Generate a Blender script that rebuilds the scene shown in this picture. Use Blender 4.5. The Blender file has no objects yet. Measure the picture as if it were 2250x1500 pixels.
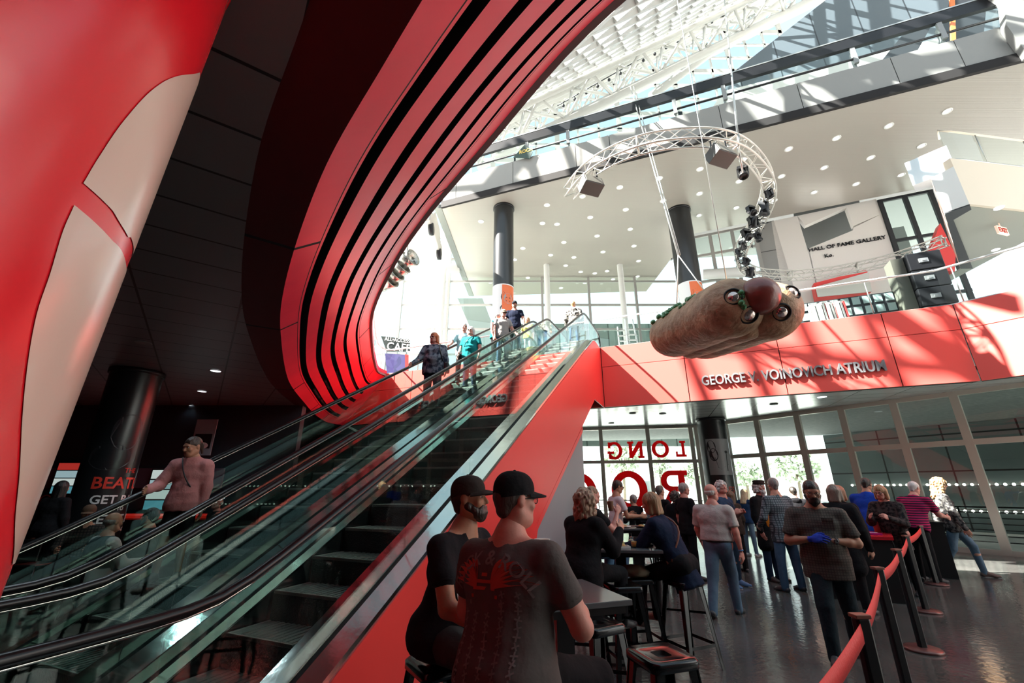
import bpy, math, random
import numpy as np
from mathutils import Vector, Matrix, Quaternion
random.seed(7)
SC = bpy.context.scene
COL = SC.collection
PI = math.pi

# ---------------------------------------------------------------- camera
FPX = 930.0                      # focal length in pixels of the 2250 wide frame
PITCH = math.atan(.348)
CZ = 1.65
cam_d = bpy.data.cameras.new('camera')
cam_d.sensor_width = 36.0
cam_d.lens = FPX / 2250 * 36
cam_d.clip_start = .05
cam_d.clip_end = 500
cam = bpy.data.objects.new('camera', cam_d)
cam.location = (0, 0, CZ)
cam.rotation_euler = (PI / 2 + PITCH, 0, 0)
COL.objects.link(cam)
SC.camera = cam

# ---------------------------------------------------------------- colour management, world, sun
SC.view_settings.view_transform = 'Standard'
SC.view_settings.look = 'None'
SC.view_settings.gamma = 1
SC.view_settings.use_curve_mapping = False
SC.view_settings.exposure = 0.0
SC.cycles.use_denoising = True
SC.cycles.max_bounces = 8
SC.cycles.diffuse_bounces = 3
SC.cycles.glossy_bounces = 4
SC.cycles.transmission_bounces = 4
SC.cycles.transparent_max_bounces = 24
SC.cycles.caustics_reflective = False
SC.cycles.caustics_refractive = False
SC.cycles.sample_clamp_indirect = 6
world = bpy.data.worlds.new('world')
SC.world = world
world.use_nodes = True
wn = world.node_tree
bg = wn.nodes['Background']
wtc = wn.nodes.new('ShaderNodeTexCoord')
wsep = wn.nodes.new('ShaderNodeSeparateXYZ')
wramp = wn.nodes.new('ShaderNodeValToRGB')
wn.links.new(wtc.outputs['Generated'], wsep.inputs[0])
wn.links.new(wsep.outputs['Z'], wramp.inputs[0])
wramp.color_ramp.elements[0].position = 0.0
wramp.color_ramp.elements[0].color = (1.0, 1.0, 1.0, 1)
wramp.color_ramp.elements[1].position = .80
wramp.color_ramp.elements[1].color = (.34, .46, .55, 1)
_e = wramp.color_ramp.elements.new(.3); _e.color = (.78, .87, .93, 1)
wn.links.new(wramp.outputs[0], bg.inputs['Color'])
bg.inputs['Strength'].default_value = 2.2

# sun travels along (u .7, w -1.3, z -1.5): see AX / AY below
AZ = math.radians(22.8)          # heading of the escalators
AX = Vector((math.sin(AZ), math.cos(AZ), 0))     # u: along the escalators, away from the camera
AY = Vector((-AX.y, AX.x, 0))                    # w: to the left across the escalators
SUN = (AX * .7 + AY * -1.3 + Vector((0, 0, -1.5))).normalized()
sun_d = bpy.data.lights.new('sun', 'SUN')
sun_d.energy = 48.0
sun_d.angle = math.radians(.6)
sun_d.color = (1.0, .95, .87)
sun = bpy.data.objects.new('sun', sun_d)
sun.rotation_euler = SUN.to_track_quat('-Z', 'Y').to_euler()
COL.objects.link(sun)

# ---------------------------------------------------------------- helpers
CP, SP = math.cos(PITCH), math.sin(PITCH)
def ray(x, y):
    a = (x - 1125) / FPX
    b = (750 - y) / FPX
    return Vector((a, CP - b * SP, SP + b * CP))
def at(x, y, z=None, Y=None, u=None, w=None, d=None):
    r = ray(x, y)
    if z is not None: t = (z - CZ) / r.z
    elif Y is not None: t = Y / r.y
    elif u is not None: t = u / r.dot(AX)
    elif w is not None: t = w / r.dot(AY)
    else: t = d
    return Vector((0, 0, CZ)) + r * t
def onpl(x, y, P0, n):
    r = ray(x, y)
    O = Vector((0, 0, CZ))
    return O + r * ((P0 - O).dot(n) / r.dot(n))
def UW(u, w, z=0.0):
    return AX * u + AY * w + Vector((0, 0, z))

class MB:
    def __init__(s):
        s.v = []; s.f = []; s.m = []; s.s = []
    def add(s, vs, fs, mi=0, sm=False):
        o = len(s.v)
        s.v.extend(tuple(v) for v in vs)
        for f in fs:
            s.f.append([o + i for i in f]); s.m.append(mi); s.s.append(sm)
        return s
    def box(s, c, size, mi=0, X=(1, 0, 0), Z=(0, 0, 1)):
        c = Vector(c); X = Vector(X).normalized(); Z = Vector(Z).normalized(); Y = Z.cross(X)
        hx, hy, hz = size[0] / 2, size[1] / 2, size[2] / 2
        vs = [c + X * (a * hx) + Y * (b * hy) + Z * (d * hz) for a, b, d in
              [(-1, -1, -1), (1, -1, -1), (1, 1, -1), (-1, 1, -1), (-1, -1, 1), (1, -1, 1), (1, 1, 1), (-1, 1, 1)]]
        return s.add(vs, [(0, 3, 2, 1), (4, 5, 6, 7), (0, 1, 5, 4), (1, 2, 6, 5), (2, 3, 7, 6), (3, 0, 4, 7)], mi)
    def bar(s, p0, p1, w, h, mi=0, up=(0, 0, 1)):
        p0 = Vector(p0); p1 = Vector(p1); d = p1 - p0; L = d.length
        if L < 1e-6: return s
        d /= L; up = Vector(up)
        if abs(d.dot(up)) > .98: up = Vector((0, 1, 0)) if abs(d.y) < .9 else Vector((1, 0, 0))
        side = d.cross(up).normalized(); up2 = side.cross(d)
        return s.box((p0 + p1) / 2, (L, w, h), mi, X=d, Z=up2)
    def tube(s, pts, r, n=8, mi=0, closed=False, cap=True, flat=1.0, up=None):
        pts = [Vector(p) for p in pts]; N = len(pts)
        rs = r if isinstance(r, (list, tuple)) else [r] * N
        ring = []
        prev = None
        for i, p in enumerate(pts):
            if closed: d = pts[(i + 1) % N] - pts[i - 1]
            else: d = pts[min(i + 1, N - 1)] - pts[max(i - 1, 0)]
            d.normalize()
            if prev is None:
                a = Vector(up) if up is not None else (Vector((0, 0, 1)) if abs(d.z) < .9 else Vector((1, 0, 0)))
            else: a = prev
            b = (a - d * a.dot(d)).normalized(); c = d.cross(b); prev = b
            ring.append([p + (b * math.cos(2 * PI * k / n) + c * math.sin(2 * PI * k / n) * flat) * rs[i] for k in range(n)])
        vs = [v for rg in ring for v in rg]; fs = []
        M = N if closed else N - 1
        for i in range(M):
            j = (i + 1) % N
            for k in range(n):
                fs.append((i * n + k, i * n + (k + 1) % n, j * n + (k + 1) % n, j * n + k))
        s.add(vs, fs, mi, True)
        if cap and not closed:
            o = len(s.v) - len(vs)
            s.f.append([o + k for k in range(n)][::-1]); s.m.append(mi); s.s.append(False)
            s.f.append([o + (N - 1) * n + k for k in range(n)]); s.m.append(mi); s.s.append(False)
        return s
    def prism(s, poly, vec, mi=0, mside=None):
        poly = [Vector(p) for p in poly]; vec = Vector(vec); n = len(poly)
        nn = Vector((0, 0, 0))
        for i in range(n): nn += (poly[i] - poly[0]).cross(poly[(i + 1) % n] - poly[0])
        if nn.dot(vec) > 0: poly.reverse()
        vs = poly + [p + vec for p in poly]
        s.add(vs, [tuple(range(n)), tuple(range(2 * n - 1, n - 1, -1))], mi)
        o = len(s.v) - 2 * n
        for i in range(n):
            s.f.append([o + i, o + n + i, o + n + (i + 1) % n, o + (i + 1) % n]); s.m.append(mi if mside is None else mside); s.s.append(False)
        return s
    def grid(s, rows, mi=0, sm=True, mif=None):
        n = len(rows[0]); vs = [v for r in rows for v in r]; o = len(s.v)
        s.v.extend(tuple(v) for v in vs)
        for i in range(len(rows) - 1):
            for k in range(n - 1):
                s.f.append([o + i * n + k, o + i * n + k + 1, o + (i + 1) * n + k + 1, o + (i + 1) * n + k])
                s.m.append(mif(i, k) if mif else mi); s.s.append(sm)
        return s
    def lathe(s, prof, c=(0, 0, 0), n=24, mi=0, axis=(0, 0, 1), mif=None):
        c = Vector(c); q = Vector((0, 0, 1)).rotation_difference(Vector(axis).normalized())
        rows = [[c + q @ Vector((r * math.cos(2 * PI * k / n), r * math.sin(2 * PI * k / n), z)) for k in range(n + 1)] for r, z in prof]
        return s.grid(rows, mi, True, (lambda i, k: mif(i)) if mif else None)
    def ell(s, c, r, mi=0, n=16, m=10, R=None, disp=None):
        c = Vector(c); rows = []
        for i in range(m + 1):
            t = PI * i / m; row = []
            for k in range(n + 1):
                p = 2 * PI * (k % n) / n
                v = Vector((math.sin(t) * math.cos(p), math.sin(t) * math.sin(p), math.cos(t)))
                g = disp(v) if disp else 1.0
                v = Vector((v.x * r[0], v.y * r[1], v.z * r[2])) * g
                if R is not None: v = R @ v
                row.append(c + v)
            rows.append(row)
        return s.grid(rows, mi)
    def build(s, name, mats, parent=None, world=True, bevel=0, seg=2, **tags):
        me = bpy.data.meshes.new(name)
        me.from_pydata(s.v, [], s.f)
        if not isinstance(mats, (list, tuple)): mats = [mats]
        for m in mats: me.materials.append(m)
        me.polygons.foreach_set('material_index', s.m)
        me.polygons.foreach_set('use_smooth', s.s)
        me.update()
        o = bpy.data.objects.new(name, me); COL.objects.link(o)
        if bevel:
            b = o.modifiers.new('bevel', 'BEVEL'); b.width = bevel; b.segments = seg; b.limit_method = 'ANGLE'; b.angle_limit = .7
        if parent is not None: attach(o, parent, world)
        else: WM[o.name] = Matrix.Identity(4)
        return tag(o, **tags)
WM = {}
def attach(o, parent, world=True):
    o.parent = parent
    if world:
        o.matrix_parent_inverse = WM[parent.name].inverted(); WM[o.name] = Matrix.Identity(4)
    else: WM[o.name] = WM[parent.name].copy()
    return o
def tag(o, label=None, cat=None, group=None, kind=None):
    if label: o['label'] = label
    if cat: o['category'] = cat
    if group: o['group'] = group
    if kind: o['kind'] = kind
    return o
def thing(name, loc, label, cat, rz=0.0, group=None):
    o = bpy.data.objects.new(name, None); COL.objects.link(o)
    o.location = loc; o.rotation_euler = (0, 0, rz)
    WM[o.name] = Matrix.Translation(Vector(loc)) @ Matrix.Rotation(rz, 4, 'Z')
    return tag(o, label, cat, group)
def kids(o): return [c for c in o.children]
def dup(root, loc, rz=0.0, label=None, group=None, scale=None):
    def rec(o, par):
        c = o.copy(); COL.objects.link(c)
        if par is not None: c.parent = par
        for ch in KID.get(o.name, []): rec(ch, c)
        return c
    KID = {}
    for o in bpy.data.objects:
        if o.parent: KID.setdefault(o.parent.name, []).append(o)
    r = rec(root, None)
    r.location = loc; r.rotation_euler = (0, 0, rz)
    if scale: r.scale = scale
    if label: r['label'] = label
    if group: r['group'] = group
    return r
def text_mb(mb, body, size, M, mi=0, depth=.02, align='LEFT', warp=None, spacing=1.0, bold=0.0):
    c = bpy.data.curves.new('t', 'FONT'); c.body = body; c.size = size; c.extrude = depth / 2; c.align_x = align
    c.space_character = spacing; c.offset = bold; c.resolution_u = 3
    o = bpy.data.objects.new('t', c); COL.objects.link(o)
    me = bpy.data.meshes.new_from_object(o)
    vs = [M @ v.co if warp is None else warp(v.co) for v in me.vertices]
    mb.add(vs, [tuple(p.vertices) for p in me.polygons], mi)
    bpy.data.objects.remove(o); bpy.data.curves.remove(c); bpy.data.meshes.remove(me)
    return mb

# ---------------------------------------------------------------- materials
MATS = {}
def node_mat(name):
    m = bpy.data.materials.new(name); m.use_nodes = True
    return m, m.node_tree, m.node_tree.nodes['Principled BSDF']
def mat(name, col, rough=.5, metal=0.0, spec=.5, emit=None, es=1.0, bump=0.0, bscale=40.0, var=0.0, vscale=6.0, coat=0.0, sheen=0.0, stretch=None):
    if name in MATS: return MATS[name]
    m, nt, p = node_mat(name)
    p.inputs['Base Color'].default_value = (*col, 1)
    p.inputs['Roughness'].default_value = rough
    p.inputs['Metallic'].default_value = metal
    p.inputs['Specular IOR Level'].default_value = spec
    p.inputs['Coat Weight'].default_value = coat
    p.inputs['Sheen Weight'].default_value = sheen
    if emit:
        p.inputs['Emission Color'].default_value = (*emit, 1)
        p.inputs['Emission Strength'].default_value = es
    if bump or var:
        tc = nt.nodes.new('ShaderNodeTexCoord')
        src = tc.outputs['Object']
        if stretch:
            mp = nt.nodes.new('ShaderNodeMapping'); mp.inputs['Scale'].default_value = stretch
            nt.links.new(src, mp.inputs[0]); src = mp.outputs[0]
    if bump:
        n = nt.nodes.new('ShaderNodeTexNoise'); n.inputs['Scale'].default_value = bscale; n.inputs['Detail'].default_value = 4
        b = nt.nodes.new('ShaderNodeBump'); b.inputs['Strength'].default_value = bump; b.inputs['Distance'].default_value = .02
        nt.links.new(src, n.inputs['Vector']); nt.links.new(n.outputs['Fac'], b.inputs['Height']); nt.links.new(b.outputs[0], p.inputs['Normal'])
    if var:
        n = nt.nodes.new('ShaderNodeTexNoise'); n.inputs['Scale'].default_value = vscale; n.inputs['Detail'].default_value = 5
        r = nt.nodes.new('ShaderNodeValToRGB')
        r.color_ramp.elements[0].position = .3; r.color_ramp.elements[1].position = .7
        r.color_ramp.elements[0].color = (*[max(0, c * (1 - var)) for c in col], 1)
        r.color_ramp.elements[1].color = (*[min(1, c * (1 + var)) for c in col], 1)
        nt.links.new(src, n.inputs['Vector']); nt.links.new(n.outputs['Fac'], r.inputs[0]); nt.links.new(r.outputs[0], p.inputs['Base Color'])
    MATS[name] = m
    return m
def grid_mat(name, col, line, sx, sy, lw=.012, rz=0.0, rough=.4, spec=.5, metal=0.0, plane='XY', var=.06, off=(0, 0)):
    """panels with thin joints: a brick pattern without offset"""
    m, nt, p = node_mat(name)
    tc = nt.nodes.new('ShaderNodeTexCoord'); mp = nt.nodes.new('ShaderNodeMapping')
    mp.vector_type = 'POINT'
    nt.links.new(tc.outputs['Object'], mp.inputs[0])
    src = mp.outputs[0]
    mp.inputs['Rotation'].default_value = (0, 0, rz)
    if plane == 'XZ':
        sep = nt.nodes.new('ShaderNodeSeparateXYZ'); cb = nt.nodes.new('ShaderNodeCombineXYZ')
        nt.links.new(mp.outputs[0], sep.inputs[0]); nt.links.new(sep.outputs['X'], cb.inputs['X']); nt.links.new(sep.outputs['Z'], cb.inputs['Y'])
        src = cb.outputs[0]
    ad = nt.nodes.new('ShaderNodeVectorMath'); ad.operation = 'ADD'; ad.inputs[1].default_value = (off[0] + 1000 * sx, off[1] + 1000 * sy, 0)
    nt.links.new(src, ad.inputs[0])
    b = nt.nodes.new('ShaderNodeTexBrick')
    b.offset = 0; b.squash = 1
    b.inputs['Scale'].default_value = 1; b.inputs['Brick Width'].default_value = sx; b.inputs['Row Height'].default_value = sy
    b.inputs['Mortar Size'].default_value = lw; b.inputs['Mortar Smooth'].default_value = 0; b.inputs['Bias'].default_value = 0
    b.inputs['Color1'].default_value = (*[c * (1 - var) for c in col], 1)
    b.inputs['Color2'].default_value = (*[min(1, c * (1 + var)) for c in col], 1)
    b.inputs['Mortar'].default_value = (*line, 1)
    nt.links.new(ad.outputs[0], b.inputs['Vector']); nt.links.new(b.outputs['Color'], p.inputs['Base Color'])
    p.inputs['Roughness'].default_value = rough; p.inputs['Specular IOR Level'].default_value = spec; p.inputs['Metallic'].default_value = metal
    MATS[name] = m
    return m
def glass_mat(name, tint=(.9, .97, .95), refl=1.0, rough=.0):
    """thin sheet: see-through with the sheen of its surface"""
    m = bpy.data.materials.new(name); m.use_nodes = True; nt = m.node_tree; nt.nodes.clear()
    out = nt.nodes.new('ShaderNodeOutputMaterial'); mx = nt.nodes.new('ShaderNodeMixShader')
    tr = nt.nodes.new('ShaderNodeBsdfTransparent'); gl = nt.nodes.new('ShaderNodeBsdfGlossy')
    fr = nt.nodes.new('ShaderNodeFresnel'); mu = nt.nodes.new('ShaderNodeMath'); mu.operation = 'MULTIPLY'
    fr.inputs['IOR'].default_value = 1.5; mu.inputs[1].default_value = refl; mu.use_clamp = True
    geo = nt.nodes.new('ShaderNodeNewGeometry'); fr2 = fr
    tr.inputs['Color'].default_value = (*tint, 1); gl.inputs['Roughness'].default_value = rough
    gl.inputs['Color'].default_value = (.95, 1, .98, 1)
    # same fresnel on both faces of the sheet
    lw = nt.nodes.new('ShaderNodeLayerWeight'); lw.inputs['Blend'].default_value = .5
    pw = nt.nodes.new('ShaderNodeMath'); pw.operation = 'POWER'; pw.inputs[1].default_value = 5
    ma = nt.nodes.new('ShaderNodeMath'); ma.operation = 'MULTIPLY_ADD'; ma.inputs[1].default_value = .93; ma.inputs[2].default_value = .045
    nt.links.new(lw.outputs['Facing'], pw.inputs[0]); nt.links.new(pw.outputs[0], ma.inputs[0]); nt.links.new(ma.outputs[0], mu.inputs[0])
    nt.nodes.remove(fr); nt.nodes.remove(geo)
    nt.links.new(mu.outputs[0], mx.inputs[0]); nt.links.new(tr.outputs[0], mx.inputs[1]); nt.links.new(gl.outputs[0], mx.inputs[2])
    nt.links.new(mx.outputs[0], out.inputs[0])
    MATS[name] = m
    return m
M_red = mat('red_panel', (.78, .055, .05), .38, spec=.4)
M_redband = mat('red_band_paint', (.92, .125, .105), .42, spec=.4)
M_redshade = mat('shaded_red_panel', (.10, .006, .008), .6, spec=.3)  # red darkened in the colour for the shade under the slab edge
M_black = mat('black_metal', (.012, .012, .014), .35, metal=.3)
M_gap = mat('dark_joint', (.006, .004, .004), .8)
M_rubber = mat('handrail_rubber', (.006, .006, .007), .3, spec=.35)
M_steel = mat('brushed_steel', (.60, .60, .57), .13, metal=1.0, bump=.15, bscale=4)
M_white = mat('white_paint', (.8, .8, .77), .45)
M_offwhite = mat('offwhite_panel', (.62, .60, .56), .5)
M_grey = mat('grey_panel', (.25, .26, .26), .5)
M_dark = mat('charcoal_paint', (.018, .02, .024), .5)
M_glass = glass_mat('clear_glass', (.90, .97, .95), .8)
M_esglass = glass_mat('escalator_glass', (.82, .89, .87), .8)
M_roofglass = glass_mat('roof_glass', (.90, .97, 1.0), .35)
M_alu = mat('aluminium', (.5, .5, .48), .35, metal=.9)
M_bronze = mat('window_frame_metal', (.62, .58, .52), .35, metal=.25)
M_frame2 = mat('upper_window_frame', (.36, .35, .33), .45)
M_lamp = mat('reflected_lamp_glow', (1, 1, 1), .5, emit=(1, .93, .82), es=6)
# ================================================================ LARGE STRUCTURE
def S(o, label=None): o['kind'] = 'structure'; 
def struct(name, mb, mats, parent=None, **k):
    o = mb.build(name, mats, parent, **k)
    if parent is None: o['kind'] = 'structure'
    return o
def catmull(P, n):
    P = [Vector(p) for p in P]; P = [2 * P[0] - P[1]] + P + [2 * P[-1] - P[-2]]; out = []
    segs = len(P) - 3
    def ev(t):
        t = min(max(t, 0), segs - 1e-9); i = int(t); f = t - i; a, b, c, d = P[i:i + 4]
        return .5 * ((2 * b) + (c - a) * f + (2 * a - 5 * b + 4 * c - d) * f * f + (3 * b - a - 3 * c + d) * f ** 3)
    return ev
ZT, ZB, ZC = 6.0, 4.05, 4.35      # upper floor, underside of its red edge, ceiling behind the edge
# ---- floor
m, nt, p = node_mat('polished_concrete')
tc = nt.nodes.new('ShaderNodeTexCoord'); n1 = nt.nodes.new('ShaderNodeTexNoise'); n1.inputs['Scale'].default_value = .55; n1.inputs['Detail'].default_value = 8
n1.inputs['Roughness'].default_value = .65
r1 = nt.nodes.new('ShaderNodeValToRGB'); r1.color_ramp.elements[0].color = (.045, .047, .045, 1); r1.color_ramp.elements[1].color = (.13, .13, .122, 1)
r1.color_ramp.elements[0].position = .3; r1.color_ramp.elements[1].position = .75
nt.links.new(tc.outputs['Object'], n1.inputs['Vector']); nt.links.new(n1.outputs['Fac'], r1.inputs[0]); nt.links.new(r1.outputs[0], p.inputs['Base Color'])
n2 = nt.nodes.new('ShaderNodeTexNoise'); n2.inputs['Scale'].default_value = 1.6; n2.inputs['Detail'].default_value = 6
mr = nt.nodes.new('ShaderNodeMapRange'); mr.inputs['To Min'].default_value = .07; mr.inputs['To Max'].default_value = .22
nt.links.new(tc.outputs['Object'], n2.inputs['Vector']); nt.links.new(n2.outputs['Fac'], mr.inputs[0]); nt.links.new(mr.outputs[0], p.inputs['Roughness'])
n3 = nt.nodes.new('ShaderNodeTexNoise'); n3.inputs['Scale'].default_value = 14; bm = nt.nodes.new('ShaderNodeBump'); bm.inputs['Strength'].default_value = .22; bm.inputs['Distance'].default_value = .012
nt.links.new(tc.outputs['Object'], n3.inputs['Vector']); nt.links.new(n3.outputs['Fac'], bm.inputs['Height']); nt.links.new(bm.outputs[0], p.inputs['Normal'])
p.inputs['Specular IOR Level'].default_value = .85
M_floor = m
M_pave = mat('pale_paving', (.55, .55, .53), .8, var=.1, vscale=1)
# window wall path (inside face)
WIN = [Vector((-9.0, 22.6, 0)), Vector((4.21, 20.35, 0)), Vector((8.35, 19.15, 0)), Vector((9.3, 16.95, 0)), Vector((12.06, 13.3, 0)), Vector((14.3, 10.3, 0)), Vector((17.2, 6.4, 0))]
mb = MB(); mb.prism([(-26, -8, 0), (20, -8, 0)] + [tuple(q) for q in WIN[::-1]] + [(-26, 24, 0)], (0, 0, -.15))
struct('floor', mb, M_floor)
mb = MB(); mb.prism([(-120, 140, -.03), (-120, -60, -.03), (160, -60, -.03), (160, 140, -.03)], (0, 0, -.2))
struct('floor', mb, M_pave)['label'] = 'pale paving outside the windows'

# ---- dark panelled ceiling under the upper floor, left of the atrium opening
Bp = [(1.6, -1.6), (.1, .1), (-1.1, 1.56), (-2.05, 2.73), (-3.31, 4.63), (-4.34, 6.5), (-5.81, 9.83), (-6.63, 12.59), (-7.11, 14.87), (-7.35, 16.6), (-6.87, 17.2)]
Mp = [(2.0, -1.3), (.5, .4), (-.72, 1.80), (-1.65, 2.95), (-2.88, 4.83), (-3.85, 6.62), (-5.28, 9.75), (-6.15, 12.4), (-6.78, 14.6), (-7.1, 16.4), (-6.82, 17.17)]
Tp = [(3.3, .3), (2.0, 1.75), (.75, 2.97), (-.3, 4.42), (-1.45, 6.05), (-2.45, 7.75), (-3.6, 10.15), (-4.4, 12.7), (-4.85, 14.4), (-5.15, 15.8), (-5.02, 16.44)]
cB = catmull([(*q, 0) for q in Bp], 0); cM = catmull([(*q, 0) for q in Mp], 0); cT = catmull([(*q, 0) for q in Tp], 0)
NS = len(Bp) - 1
M_ceilL = grid_mat('charcoal_ceiling_panels', (.17, .175, .18), (.006, .006, .006), 1.15, .62, .014, rz=math.radians(-35), rough=.42, spec=.5)
poly = [cB(i * NS / 60) for i in range(61)]
band_back = [UW(13.45, 12.9), UW(22.5, 9.5)]
poly = [Vector((p.x, p.y, 4.1)) for p in poly] + [Vector((-7.5, 23.5, 4.1)), Vector((-26, 23.5, 4.1)), Vector((-26, -8, 4.1)), Vector((6, -8, 4.1))]
mb = MB(); mb.prism(poly, (0, 0, .1)); struct('ceiling', mb, M_ceilL)
# upper floor slab over it
poly2 = [cT(i * NS / 60) for i in range(61)]
mb = MB(); mb.prism([Vector((p.x, p.y, 5.9)) for p in poly2] + [Vector((-7.5, 23.5, 5.9)), Vector((-26, 23.5, 5.9)), Vector((-26, -8, 5.9)), Vector((6, -8, 5.9))], (0, 0, .08))
struct('floor', mb, M_grey)['label'] = 'upper floor around the left of the opening'

# ---- red curved fascia of the opening, with long dark slots
M_swoosh = mat('curved_red_panel', (.95, .055, .105), .34, spec=.22, var=.06, vscale=1.5)
slots = [(.130, .185), (.28, .335), (.435, .485), (.59, .632), (.752, .782)]
ts = sorted([i * NS / 110 for i in range(111)] + [x + e for x in (3.55, 4.9, 6.35, 7.6, 8.6) for e in (-.012, .012)])
fr = [0.0]; info = []
fr = []; kindrow = []
def addrow(f, dep, k): fr.append((f, dep)); kindrow.append(k)
addrow(0, 0, 'r')
addrow(.112, 0, 'g'); addrow(.117, 0, 'r')
for a, b in slots:
    addrow(a, 0, 'b'); addrow(a + .002, .16, 'b'); addrow(b - .002, .16, 'b'); addrow(b, 0, 'r')
addrow(.80, 0, 'g'); addrow(.806, 0, 'r')
addrow(1.0, 0, 'r')
cols = []
for t in ts:
    B = cB(t); Mv = cM(t); T = cT(t)
    B = Vector((B.x, B.y, ZB + .06 if t < NS - .4 else ZB)); Mv = Vector((Mv.x, Mv.y, ZB + .02)); T = Vector((T.x, T.y, ZT))
    d = T - Mv; nrm = Vector((-d.x, -d.y, Vector((d.x, d.y)).length_squared / max(d.z, .1))).normalized()  # up / outward, into the slab
    col = []
    for f, dep in fr:
        bulge = math.sin(PI * f) * .10
        q = Mv + d * f - nrm * bulge
        fade = max(0.0, min(1.0, (9.25 - t) / .25))
        col.append(q + nrm * dep * fade)
    cols.append((B, Mv, col, T))
mb = MB()
rows = [c[2] for c in cols]
def mf(i, k):
    t0 = (ts[i] + ts[i + 1]) / 2
    j = any(abs(t0 - x) < .012 for x in (3.55, 4.9, 6.35, 7.6, 8.6))
    if t0 > 9.25: return 1 if j else 0
    kk = kindrow[k]
    if kk in 'gb': return 1
    return 1 if (j and (k < 2 or k > len(fr) - 4)) else 0
mb.grid(rows, 0, False, mf)
# border flat under the slab edge, its down-facing shade put in the dark red
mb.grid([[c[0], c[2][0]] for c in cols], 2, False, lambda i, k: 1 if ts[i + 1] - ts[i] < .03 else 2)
# upright lip on top
mb.grid([[c[2][-1], c[3] + Vector((0, 0, .12))] for c in cols], 0, False)
mb.grid([[c[3] + Vector((0, 0, .12)), c[3] + (c[0] - c[3]).normalized() * .25 + Vector((0, 0, .25))] for c in cols], 0, False)
# pale grille blades seen inside the slots low on the curve
for gi, (a, b) in enumerate(slots[:4]):
    t = 6.9
    while t < 9.1 - gi * .15:
        i = min(range(len(ts)), key=lambda q: abs(ts[q] - t)); c = cols[i]
        Mv, T = c[1], Vector((c[3].x, c[3].y, ZT)); q = Mv + (T - Mv) * ((a + b) / 2)
        dd = (cols[min(i + 1, len(cols) - 1)][1] - c[1]).normalized()
        mb.box(q + Vector((0, 0, .03)), (.16, .05, .05), 3, X=dd)
        t += .085
struct('wall_left', mb, [M_swoosh, M_gap, M_redshade, M_grey])['label'] = 'red curved slotted fascia round the left of the opening'

# ---- straight red edge of the upper floor with lettering
mb = MB()
W0, W1 = -6.4, 13.0
segs = [W0] + [2.44 - 2.47 * k for k in range(3, -1, -1)] + [4.9, 7.35, 9.8]
bm_ = MB()
ws = [-6.4, -4.95, -2.5, -.05, 2.42, 4.87, 7.3, 9.75]
for i, wa in enumerate(ws):
    wb = ws[i + 1] if i + 1 < len(ws) else None
    for za, zb2 in ((ZB, 5.33), (5.345, ZT)):
        if wb is not None:
            pl = [UW(13.2, wa + .012, za), UW(13.2, wb - .012, za), UW(13.2, wb - .012, zb2), UW(13.2, wa + .012, zb2)]
        else:
            e = lambda z: 13.0 - (z - ZB) / (ZT - ZB) * 2.0
            pl = [UW(13.2, wa + .012, za), UW(13.2, e(za), za), UW(13.2, e(zb2), zb2), UW(13.2, wa + .012, zb2)]
        mb.prism(pl, AX * .05, 0)
mb.prism([UW(13.23, -6.4, ZB + .01), UW(13.23, 12.9, ZB + .01), UW(13.23, 11.0, ZT - .01), UW(13.23, -6.4, ZT - .01)], AX * .22, 1)
# second face turning towards the right
cnr = UW(13.2, -6.4); end2 = Vector((14.6, 5.1, 0))
dv = (end2 - cnr).normalized(); nv = Vector((-dv.y, dv.x, 0));
if nv.dot(AX) < 0: nv = -nv
for za, zb2 in ((ZB, 5.33), (5.345, ZT)):
    for a, b in ((0.01, 2.4), (2.42, 5.6)):
        q0 = cnr + dv * a; q1 = cnr + dv * b
        mb.prism([q0 + Vector((0, 0, za)), q1 + Vector((0, 0, za)), q1 + Vector((0, 0, zb2)), q0 + Vector((0, 0, zb2))], nv * .05, 0)
mb.prism([cnr + nv * .03 + Vector((0, 0, ZB + .01)), end2 + nv * .03 + Vector((0, 0, ZB + .01)), end2 + nv * .03 + Vector((0, 0, ZT)), cnr + nv * .03 + Vector((0, 0, ZT))], nv * .2, 1)
band = struct('wall_back', mb, [M_redband, M_gap]); band['label'] = 'red panelled edge of the upper floor'
# ceiling behind the edge and the upper floor
M_ceilR = grid_mat('pale_ceiling_tiles', (.40, .42, .43), (.03, .03, .03), 1.22, .61, .012, rz=-AZ + .7, rough=.22, spec=.8)
edge = [UW(13.4, -6.45), cnr + dv * .3 + nv * .2, end2 + nv * .2]
low = [q for q in WIN]
pl = [UW(13.4, 13.1)] + [edge[0], edge[1], Vector((17.4, 2.0, 0)), Vector((19.5, 5.0, 0))] + [q + Vector((.05, .1, 0)) for q in WIN[::-1]]
mb = MB(); mb.prism([Vector((q.x, q.y, ZC)) for q in pl], (0, 0, .1)); struct('ceiling', mb, M_ceilR)
pl2 = [UW(13.25, 11.0), UW(13.25, -6.4), cnr + dv * .1 + nv * .05, end2 + nv * .05, Vector((30, 4, 0)), Vector((30, 26, 0)), Vector((-9, 26, 0)), Vector((-7.0, 17.3, 0))]
mb = MB(); mb.prism([Vector((q.x, q.y, 5.88)) for q in pl2], (0, 0, .1)); struct('floor', mb, M_grey)['label'] = 'upper floor beyond the red edge'
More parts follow.
